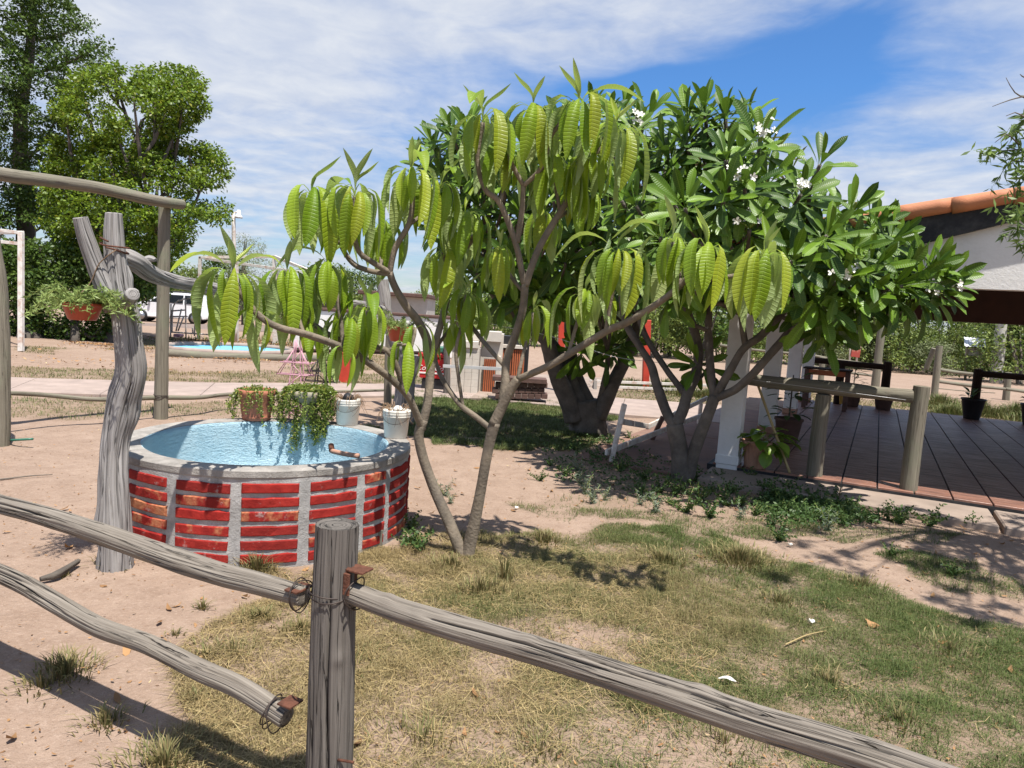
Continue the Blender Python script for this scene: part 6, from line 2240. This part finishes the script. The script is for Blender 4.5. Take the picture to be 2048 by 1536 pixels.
tb = G(226, 684)
crown_tree('shade_tree', 'broad bright green shade tree behind the dead trunk', 'tree', tb, [tb + [0, 0, -.2], P(228, 600, 21), P(215, 500, 21), P(235, 400, 21), P(262, 320, 21.2), P(285, 240, 21.3)], [.26, .22, .2, .17, .1, .05],
           [[(150, 150), (250, 133), (300, 148), (385, 142), (412, 215), (385, 262), (335, 300), (250, 300), (150, 262), (100, 250)],
            [(110, 280), (240, 270), (360, 300), (415, 290), (440, 320), (465, 358), (452, 395), (440, 440), (395, 425), (362, 500), (330, 540), (250, 560), (150, 540), (90, 440), (95, 340)]],
           21.2, 2.6, 15, .36, 120, .115, .068, M_TREEL, 71, limbs=60)
tb = G(60, 676)
crown_tree('shade_tree', 'taller dark green tree rising out of the picture at top left', 'tree', tb, [tb + [0, 0, -.2], P(55, 560, 24), P(50, 400, 24), P(40, 250, 24), P(60, 100, 24), P(70, -60, 24)], [.34, .3, .26, .2, .14, .06],
           [[(-420, -260), (60, -150), (125, -10), (205, 85), (205, 125), (150, 165), (130, 260), (100, 330), (110, 440), (-420, 480)], [(-420, 400), (110, 380), (250, 480), (330, 540), (300, 600), (-420, 640)]],
           24.0, 2.8, 18, .44, 110, .125, .07, M_TREED, 73, limbs=70)
sb = G(150, 682)
crown_tree('shrub', 'dense dark shrub mass at the foot of the left trees', 'shrub', sb, [sb + [0, 0, -.1], P(150, 620, 20.2), P(150, 560, 20.2)], [.12, .1, .06],
           [[(-120, 470), (300, 520), (335, 560), (318, 590), (240, 590), (225, 640), (214, 676), (60, 676), (-120, 670)]], 20.4, .9, 22, .46, 120, .14, .075, M_TREED, 75, limbs=14)
mb = G(490, 690)
mb = P(490, 640, 44.0)
mb[2] = -.25
crown_tree('mesquite_tree', 'distant feathery grey green tree behind the lamp post', 'tree', mb, [mb, P(490, 570, 44), P(485, 520, 44)], [.22, .16, .08],
           [[(420, 540), (440, 500), (480, 474), (530, 490), (560, 540), (570, 600), (540, 625), (430, 622), (400, 590)]], 44.0, 2.0, 15, .6, 110, .16, .03, M_SCRUBG, 77, limbs=22)

# thicket beyond the dirt road: three bush shapes, many bushes
protos = []
for k, (R_, H_, mat_, L_) in enumerate(((2.4, 3.4, M_SCRUB, .20), (2.0, 2.6, M_SCRUB, .17), (2.2, 4.4, M_TREED, .20), (1.8, 2.2, M_SCRUBG, .14))):
    r = np.random.default_rng(200 + k)
    cs = []
    for _ in range(60):
        a, q = r.uniform(0, 2 * PI), math.sqrt(r.random())
        z = H_ * (.12 + .86 * r.random() ** .8)
        wq = R_ * q * (1 - .55 * (z / H_) ** 2)
        cs.append((wq * math.cos(a), wq * math.sin(a), z))
    root = thing('scrub_bush', None, None)
    Vt, Ft, rt = [], [], []
    for j in range(4):
        a = r.uniform(0, 6.28)
        V, F, UV = tube([(0.1 * math.cos(a), .1 * math.sin(a), -.4), (.5 * math.cos(a), .5 * math.sin(a), H_ * .4), (1.0 * math.cos(a), 1.0 * math.sin(a), H_ * .8)], [.08, .05, .02], 6, .5)
        obj('stem', V, F, M_TWIG, root, UV)
    V, F, A = leafcloud(cs, .62, 75, L_, L_ * .5, 300 + k, .8, .2)
    o = obj('foliage', V, F, mat_, root, attrs=A)
    o['kind'] = 'stuff'
    protos.append(root)
spots = [(1215, 676, 38, 0), (1262, 682, 41, 2), (1300, 684, 36, 0), (1345, 690, 40, 1), (1400, 692, 37, 2), (1440, 694, 42, 0), (1490, 696, 38, 1), (1545, 700, 41, 0), (1590, 702, 40, 2), (1640, 706, 43, 1), (1690, 708, 40, 0), (1735, 710, 44, 2), (1780, 714, 40, 0), (1830, 716, 43, 1), (1880, 722, 40, 0), (1925, 722, 44, 2),
         (1975, 726, 41, 0), (2015, 735, 34, 2), (2050, 740, 32, 0), (2100, 742, 36, 1), (1860, 726, 38, 3), (1660, 712, 39, 3), (1720, 714, 40, 3), (390, 640, 50, 0), (440, 645, 52, 2), (600, 655, 48, 1), (660, 655, 46, 0), (720, 660, 48, 2), (860, 665, 46, 0), (920, 668, 44, 1), (980, 668, 45, 0), (1060, 670, 42, 2), (1120, 672, 43, 0), (1170, 674, 40, 1), (345, 640, 52, 1)]
used = set()
LAB = {'right': 'green scrub bush in the thicket seen under the pavilion roof', 'left': 'distant scrub bush along the horizon behind the car and white wall', 'mid': 'distant scrub bush seen between the frangipani trunks', 'dry': 'low greyish dry bush at the front of the thicket'}
for i, (px, py, Yb, kd) in enumerate(spots):
    o = protos[kd] if kd not in used else copy_tree(protos[kd])
    used.add(kd)
    q = P(px, py, Yb)
    o.location = (q[0], q[1], float(ground_z(np.array([q[0]]), np.array([q[1]]))[0]))
    o.rotation_euler = (0, 0, random.uniform(0, 6.28))
    s_ = random.uniform(.8, 1.2)
    o.scale = (s_, s_, s_ * random.uniform(.85, 1.15))
    key = 'dry' if kd == 3 else 'left' if px < 1050 else 'mid' if px < 1480 else 'right'
    tag(o, LAB[key], 'bush', {'right': 'thicket bushes beyond the pavilion', 'left': 'horizon bushes on the left', 'mid': 'horizon bushes behind the frangipanis', 'dry': 'grey bushes at the thicket edge'}[key])
# the wood behind reads as one mass
r = np.random.default_rng(5)
cs, rs = [], []
for k in range(1500):
    a = r.uniform(-.95, .95)
    d = r.uniform(58, 85)
    hmax = 3.2 + 1.6 * math.sin(a * 9) + 1.2 * math.sin(a * 23 + 1)
    cs.append((d * math.tan(a) if abs(a) < .9 else d * a * 1.4, d, -.2 + max(.6, hmax) * r.random() ** .9))
    rs.append(r.uniform(.8, 1.5))
V, F, A = leafcloud(cs, rs, 42, .42, .24, 9, .75, .2)
o = obj('far_woods', V, F, M_SCRUB, attrs=A)
tag(o, 'far green wood along the horizon', 'woods', None, 'stuff')

# slender tree reaching in from the right
st_b = np.array([4.75, 4.1, 0])
t = thing('slender_tree', 'slender narrow leaved tree reaching in at the right edge', 'tree', st_b)
trk = [st_b + [0, 0, -.1], st_b + [0, .05, 1.0], st_b + [-.1, .2, 2.0], st_b + [-.2, .3, 3.0], st_b + [-.4, .2, 4.2]]
V, F, UV = tube(trk, [.10, .085, .07, .05, .03], 14, .1, lump=.1)
obj('trunk', V, F, M_BARKD, t, UV)
tips = pl([(2030, 260, 5.2), (2048, 300, 5.1), (1998, 302, 5.2), (2022, 322, 5.1), (2044, 350, 5.0), (2060, 240, 5.1), (2036, 455, 4.9), (2046, 490, 4.9), (2052, 420, 4.9), (2070, 330, 5.0), (2080, 470, 4.9), (2095, 390, 5.0)])
rz_ = np.random.default_rng(3)
for k in range(46):
    tips.append(np.array([rz_.uniform(3.75, 5.9), rz_.uniform(3.1, 5.3), rz_.uniform(2.3, 4.4)]))
for k in range(70):
    tips.append(np.array([rz_.uniform(2.6, 5.4), rz_.uniform(2.0, 4.3), rz_.uniform(3.1, 5.0)]))
tips = [q for i, q in enumerate(tips) if i < 12 or q[0] / q[1] > .78]
tn = resample(trk, .3)[0][3:]
for i, q in enumerate(tips):
    nd = tn[np.argmin(np.linalg.norm(tn - (q - [0, 0, .4]), axis=1))]
    V, F, UV = tube([nd, nd * .5 + q * .5 + [0, 0, .08], q], [.018, .011, .004], 6, .1)
    obj('branch', V, F, M_BARKD, t, UV)
paths = []
rr_ = random.Random(2)
for qi, q in enumerate(tips):
    for j in range(3 if qi < 12 else 6):
        d = np.array([rr_.gauss(0, 1), rr_.gauss(0, 1), rr_.gauss(0, .8)])
        d /= np.linalg.norm(d)
        paths.append([q - d * .04, q + d * rr_.uniform(.1, .22)])
V, F, rn = strand_leaves(paths, rr_, .022, .095, .02, -.4, 2)
M_SLEN = cardleaf('slender_leaf', (0.075, 0.135, 0.03), (0.22, 0.31, 0.08), 0.35, 0.5)
o = obj('foliage', V, F, M_SLEN, t, attrs={'rnd': rn})
o['kind'] = 'stuff'
tw = []
for pts in (pl([(2060, 200, 5.0), (2030, 185, 5.0), (2012, 155, 5.0)]), pl([(2060, 190, 5.0), (2020, 200, 5.0), (1985, 213, 5.0)]), pl([(2060, 240, 5.0), (2030, 225, 5.0), (2012, 232, 5.0)]), pl([(2060, 160, 5.0), (2044, 152, 5.0), (2040, 148, 5.0)]), pl([(2040, 290, 5.1), (2012, 268, 5.1), (1990, 285, 5.1)])):
    V, F, UV = tube(pts, [.006, .004, .002], 5, .05)
    obj('bare_twig', V, F, M_TWIG, t, UV)

# ------------------------------------------------------------------ far fences, poles and signs on the right


def post_at(px, py, top_, r0, mat, name, label, cat='post', lean=0, top_px=None):
    b = G(px, py)
    V, F, UV = capped([b + [0, 0, -.15], (b + P(top_px or px, top_, b[1])) / 2, P((top_px or px), top_, b[1])], [r0, r0 * .96, r0 * .9], 20, .12, lump=.05, groove=.004, seed=px * .1)
    o = obj(name, V, F, mat, None, UV, origin=b)
    return tag(o, label, cat)


post_at(1748, 792, 632, .105, M_WOODG, 'tall_post', 'tall leaning grey post behind the pavilion back railing', top_px=1766)
ff = thing('pole_fence', 'grey pole fence with two thin rails beyond the pavilion, right side', 'fence', G(1868, 794))
Yq = G(1868, 794)[1]
for px, py, tp_, tpx in ((1868, 796, 692, 1879), (2012, 800, 745, 2017)):
    b = G(px, py)
    V, F, UV = capped([b + [0, 0, -.15], P(tpx, tp_, b[1])], [.095, .085], 20, .15, lump=.05, seed=px)
    obj('post', V, F, M_WOODG, ff, UV)
for p0, p1 in (((1872, 738), (1945, 748)), ((1870, 762), (2010, 778)), ((2012, 778), (2120, 790)), ((1868, 776), (1990, 786))):
    V, F, UV = tube([P(*p0, Yq), P((p0[0] + p1[0]) / 2, (p0[1] + p1[1]) / 2 + 1, Yq), P(*p1, Yq)], [.045, .05, .042] if p0[1] != 776 else .012, 8, .2, lump=.08)
    obj('rail', V, F, M_WOODG, ff, UV)
V, F, UV = capped([P(1852, 738, Yq), P(1868, 697, Yq - .15)], [.075, .07], 16, .1, lump=.06)
obj('leaning_rail', V, F, M_WOODG, ff, UV)
ff = thing('pole_fence', 'grey pole fence with thin rails behind the table', 'fence', G(1645, 772))
Yq = G(1645, 775)[1]
for px, py, tp_ in ((1640, 778, 715), (1618, 765, 708)):
    b = G(px, py)
    V, F, UV = capped([b + [0, 0, -.15], P(px + 6, tp_, b[1])], [.085, .08], 16, .15, lump=.05, seed=px)
    obj('post', V, F, M_WOODG, ff, UV)
for p0, p1 in (((1600, 706), (1755, 730)), ((1612, 730), (1750, 752)), ((1440, 690), (1600, 708))):
    V, F, UV = tube([P(*p0, Yq), P((p0[0] + p1[0]) / 2, (p0[1] + p1[1]) / 2 + 2, Yq), P(*p1, Yq)], .035, 8, .3, lump=.1)
    obj('rail', V, F, M_WOODG, ff, UV)
sb = G(1706, 727)
sg = thing('sign', 'tall narrow rusty red and cream sign on two legs by the far road', 'sign', sb)
Ysg = 34.0
for px in (1699, 1713):
    V, F, UV = bar(P(px, 727, Ysg), P(px + 3, 668, Ysg), .07, .07, .006, (0, 1, 0))
    obj('leg', V, F, M_CREAM, sg, smooth=False)
sc_ = P(1708, 714, Ysg)
me_o = obj('panel', *box((0, 0, .62), (.42, .06, 1.24), .01)[:2], M_SIGN, sg, world=False, smooth=False)
me_o.location = tuple(sc_ - rootloc(sg) + np.array([0, -.09, 0]))
me_o.rotation_euler = (0, math.radians(4), 0)
post_at(1635, 720, 676, .1, M_RED, 'red_stake', 'short weathered orange red stake by the far road', 'stake', top_px=1637)
mtx = G(1948, 757)
mt_ = thing('meter_stand', 'small stand with a white corrugated roof beside the concrete pole', 'stand', mtx)
Ym = mtx[1]
for px, tpx in ((1930, 1935), (1957, 1963)):
    V, F, UV = tube([P(px, 760, Ym), P(tpx, 692, Ym)], .06, 10, .3)
    obj('post', V, F, M_WOODG, mt_, UV)
V, F, _ = pbox(1936, 696, 1957, 712, Ym + .1, .25, .01)
obj('meter_box', V, F, M_POLE, mt_, smooth=False)
n = 49
xs = np.linspace(0, 1, n)
L0, R0, Lb, Rb = P(1928, 674, Ym + .5), P(1970, 677, Ym + .5), P(1929, 692, Ym - .25), P(1972, 694, Ym - .25)
Vt = L0 + (R0 - L0) * xs[:, None] + np.outer(.016 * np.cos(xs * 2 * PI * 6), [0, 0, 1])
Vb = Lb + (Rb - Lb) * xs[:, None] + np.outer(.016 * np.cos(xs * 2 * PI * 6), [0, 0, 1])
i = np.arange(n - 1)
obj('roof_sheet', np.vstack([Vb, Vt, Vb - [0, 0, .012], Vt - [0, 0, .012]]), np.concatenate([np.stack([i, i + 1, i + 1 + n, i + n], -1), np.stack([i + 3 * n, i + 1 + 3 * n, i + 1 + 2 * n, i + 2 * n], -1), np.stack([i + 2 * n, i + 1 + 2 * n, i + 1, i], -1)]), M_ZINC, mt_)
V, F, UV = tube([P(1957, 702, Ym), P(1978, 706, Ym), P(1985, 702, Ym)], .02, 6, .2)
obj('conduit', V, F, M_WMET, mt_, UV)
ub = G(1992, 762)
V, F, UV = tube([ub + [0, 0, -.2], P(1999, 690, ub[1]), P(2004, 640, ub[1]), P(2018, 500, ub[1])], [.26, .24, .22, .18], 16, .6)
o = obj('utility_pole', V, F, M_POLE, None, UV, origin=ub)
tag(o, 'thick pale concrete utility pole beyond the pavilion', 'pole')

# ------------------------------------------------------------------ weeds and small things on the ground
wm = []
for k in range(5):
    r = random.Random(60 + k)
    paths, st = [], []
    for j in range(9 if k < 3 else 7):
        a = r.uniform(0, 6.28)
        L = r.uniform(.08, .2) * (1.25 if k < 3 else 1)
        e = r.uniform(.4, 1.3)
        d = np.array([math.cos(a) * math.cos(e), math.sin(a) * math.cos(e), math.sin(e)])
        paths.append([np.zeros(3), d * L * .55 + [0, 0, .01], d * L])
        st.append(tube(paths[-1], [.0022, .0015], 4, .05))
    V, F, rn = strand_leaves(paths, r, .014, .034 if k < 3 else .045, .020 if k < 3 else .009, .2, 2)
    wm.append((join(st), V, F, rn, M_WEED if k < 3 else M_WEEDG))
protos = []
for (sv, V, F, rn, mat_) in wm:
    root = thing('weed', None, None)
    s_o = obj('stem', sv[0], sv[1], M_STEMG, root, world=False)
    s_o['kind'] = 'stuff'
    o = obj('foliage', V, F, mat_, root, world=False, attrs={'rnd': rn})
    o['kind'] = 'stuff'
    protos.append(root)
used = set()
rwd = random.Random(77)
wspots = [(x, y, rwd.choice([0, 1, 2])) for x, y in ((1500, 960), (1530, 985), (1555, 1000), (1580, 985), (1600, 1010), (1620, 1000), (1640, 1020), (1660, 1005), (1680, 1030), (1700, 1020), (1590, 1030), (1560, 1025), (1720, 1035), (1620, 1040), (1650, 1045), (1690, 1048), (1780, 1040), (1800, 1045), (1860, 1050), (1940, 1052),
                                                   (1440, 960), (1420, 985), (1460, 985), (1400, 1005), (1450, 1010), (1480, 1010), (1350, 990), (1320, 985), (1300, 1000), (1340, 1010), (1280, 985), (1100, 930), (1130, 950), (1080, 960), (1220, 890), (1260, 880), (1190, 920), (1150, 900), (1560, 1080), (1900, 1150), (1780, 1110), (820, 1060), (815, 1090), (840, 1100), (290, 1060), (300, 1080), (285, 1040), (310, 1095),
                                                   (1240, 940), (1390, 960), (1510, 1030), (1545, 1050), (1420, 1035), (1370, 1025), (1290, 960))] + \
         [(x, y, rwd.choice([3, 4])) for x, y in ((1160, 965), (1170, 985), (1185, 1005), (1155, 940), (1280, 1010), (1310, 1025), (1480, 1035), (1210, 1000), (890, 990), (900, 1005), (1655, 1060))]
for (px, py, kd) in wspots:
    o = protos[kd] if kd not in used else copy_tree(protos[kd])
    used.add(kd)
    q = G(px, py)
    o.location = (q[0], q[1], float(ground_z(np.array([q[0]]), np.array([q[1]]))[0]))
    o.rotation_euler = (0, 0, rwd.uniform(0, 6.28))
    s_ = rwd.uniform(.55, 1.05)
    o.scale = (s_, s_, s_)
    if kd < 3:
        wl = ('dark green weed at the foot of the dead trunk', 'weeds by the dead trunk') if px < 400 else ('dark green weed between the basin and the twin trunks', 'weeds by the basin') if px < 900 else ('dark green weed in the shade of the frangipani trees', 'weeds under the frangipanis') if px < 1480 else ('dark green weed in the patch along the pavilion apron', 'weeds along the apron') if py < 1056 else ('lone dark green weed on the sand in front of the apron', 'lone weeds on the sand')
        tag(o, wl[0], 'weed', wl[1])
    else:
        tag(o, 'pale grey green narrow leaved weed on the sand right of the twin trunks' if px > 1000 else 'pale narrow leaved weed between the basin and the twin trunks', 'weed', 'grey green weeds' if px > 1000 else 'pale weeds by the basin')


def ground_cover(poly, n, seed, name, label):
    r = np.random.default_rng(seed)
    lo, hi = poly.min(0), poly.max(0)
    x, y = r.uniform(lo[0], hi[0], n), r.uniform(lo[1], hi[1], n)
    ok = in_poly(x + .08 * noise2(x, y, 3, 2, 4), y + .08 * noise2(x, y, 3, 2, 14), poly) & (noise2(x, y, 3.2, 2, 8) > -.12)
    x, y = x[ok], y[ok]
    V, F, A = leafcloud(np.stack([x, y, ground_z(x, y) + .035], -1), .06, 9, .036, .02, seed, .7, .2)
    V[:, 2] = np.maximum(V[:, 2], ground_z(V[:, 0], V[:, 1]) + .003)
    o = obj(name, V, F, M_WEED, attrs=A)
    tag(o, label, 'ground cover', None, 'stuff')


ground_cover(GP([(1490, 985), (1580, 975), (1700, 1015), (1760, 1035), (1740, 1060), (1640, 1062), (1540, 1040)]), 1150, 31, 'creeping_weeds', 'low creeping dark green weeds in front of the pavilion apron')
ground_cover(GP([(1080, 900), (1200, 870), (1280, 900), (1460, 985), (1440, 1015), (1240, 990), (1100, 960)]), 520, 32, 'undergrowth', 'sparse shaded undergrowth beneath the frangipani trees')

# fallen white flowers, scraps and a piece of dead wood
r = random.Random(5)
for (px, py, lab) in ((1031, 1018, 'white fallen blossom on the sand right of the twin trunks'), (1579, 1092, 'white fallen blossom near the creeping weeds'), (1621, 1247, 'white pebble like scrap in the grass to the right')):
    q = G(px, py)
    one = []
    for k in range(5):
        a = k * 2 * PI / 5
        s_ = .02
        pts = np.array([[0, 0, .01], [.5 * s_, .45 * s_, .022], [1.1 * s_, .2 * s_, .018], [1.0 * s_, -.2 * s_, .012], [.4 * s_, -.2 * s_, .008]])
        R = np.array([[math.cos(a), -math.sin(a), 0], [math.sin(a), math.cos(a), 0], [0, 0, 1]])
        one.append((pts @ R.T + q, [np.array([[0, 1, 2, 3]]), np.array([[0, 3, 4]])]))
    V, F, UV = join(one)
    o = obj('fallen_flower', V, F, M_PETAL, None, origin=q)
    tag(o, lab, 'flower')
q = G(120, 1152)
V, F, UV = capped([G(82, 1164) + [0, 0, .015], G(115, 1156) + [0, 0, .02], G(156, 1132) + [0, 0, .025]], [.012, .02, .014], 20, .01, lump=.3, groove=.006, seed=4)
o = obj('bark_piece', V, F, M_BARKD, None, UV, origin=q)
tag(o, 'dark charred piece of bark lying on the sand at left', 'bark')
q = G(1436, 1362)
V, F, UV = leaf_mesh('x', [np.array([0, 0, .012]), np.array([.03, 0, .02]), np.array([.075, 0, .014])], .03, .3, .1)
a = .3
R = np.array([[math.cos(a), math.sin(a), 0], [-math.sin(a), math.cos(a), 0], [0, 0, 1]])
o = obj('fallen_leaf', V @ R.T + q, F, M_PAPER, None, UV, origin=q)
tag(o, 'single pale dry leaf lying in the grass above the right rail', 'leaf')
for (p0, p1, rr_, lab) in (((0, 962), (105, 952), .006, 'thin dark twig on the sand at the left edge'), ((1570, 1294), (1652, 1266), .004, 'thin straw coloured stick in the grass at right'), ((300, 1075), (390, 1082), .005, 'thin dark twig at the foot of the dead trunk')):
    V, F, UV = tube([G(*p0) + [0, 0, .012], (G(*p0) + G(*p1)) / 2 + [.01, .02, .016], G(*p1) + [0, 0, .012]], [rr_, rr_ * .8, rr_ * .5], 6, .04, lump=.1)
    o = obj('twig', V, F, M_TWIG if 'dark' in lab else M_STRAW, None, UV, origin=G(*p0))
    tag(o, lab, 'twig')
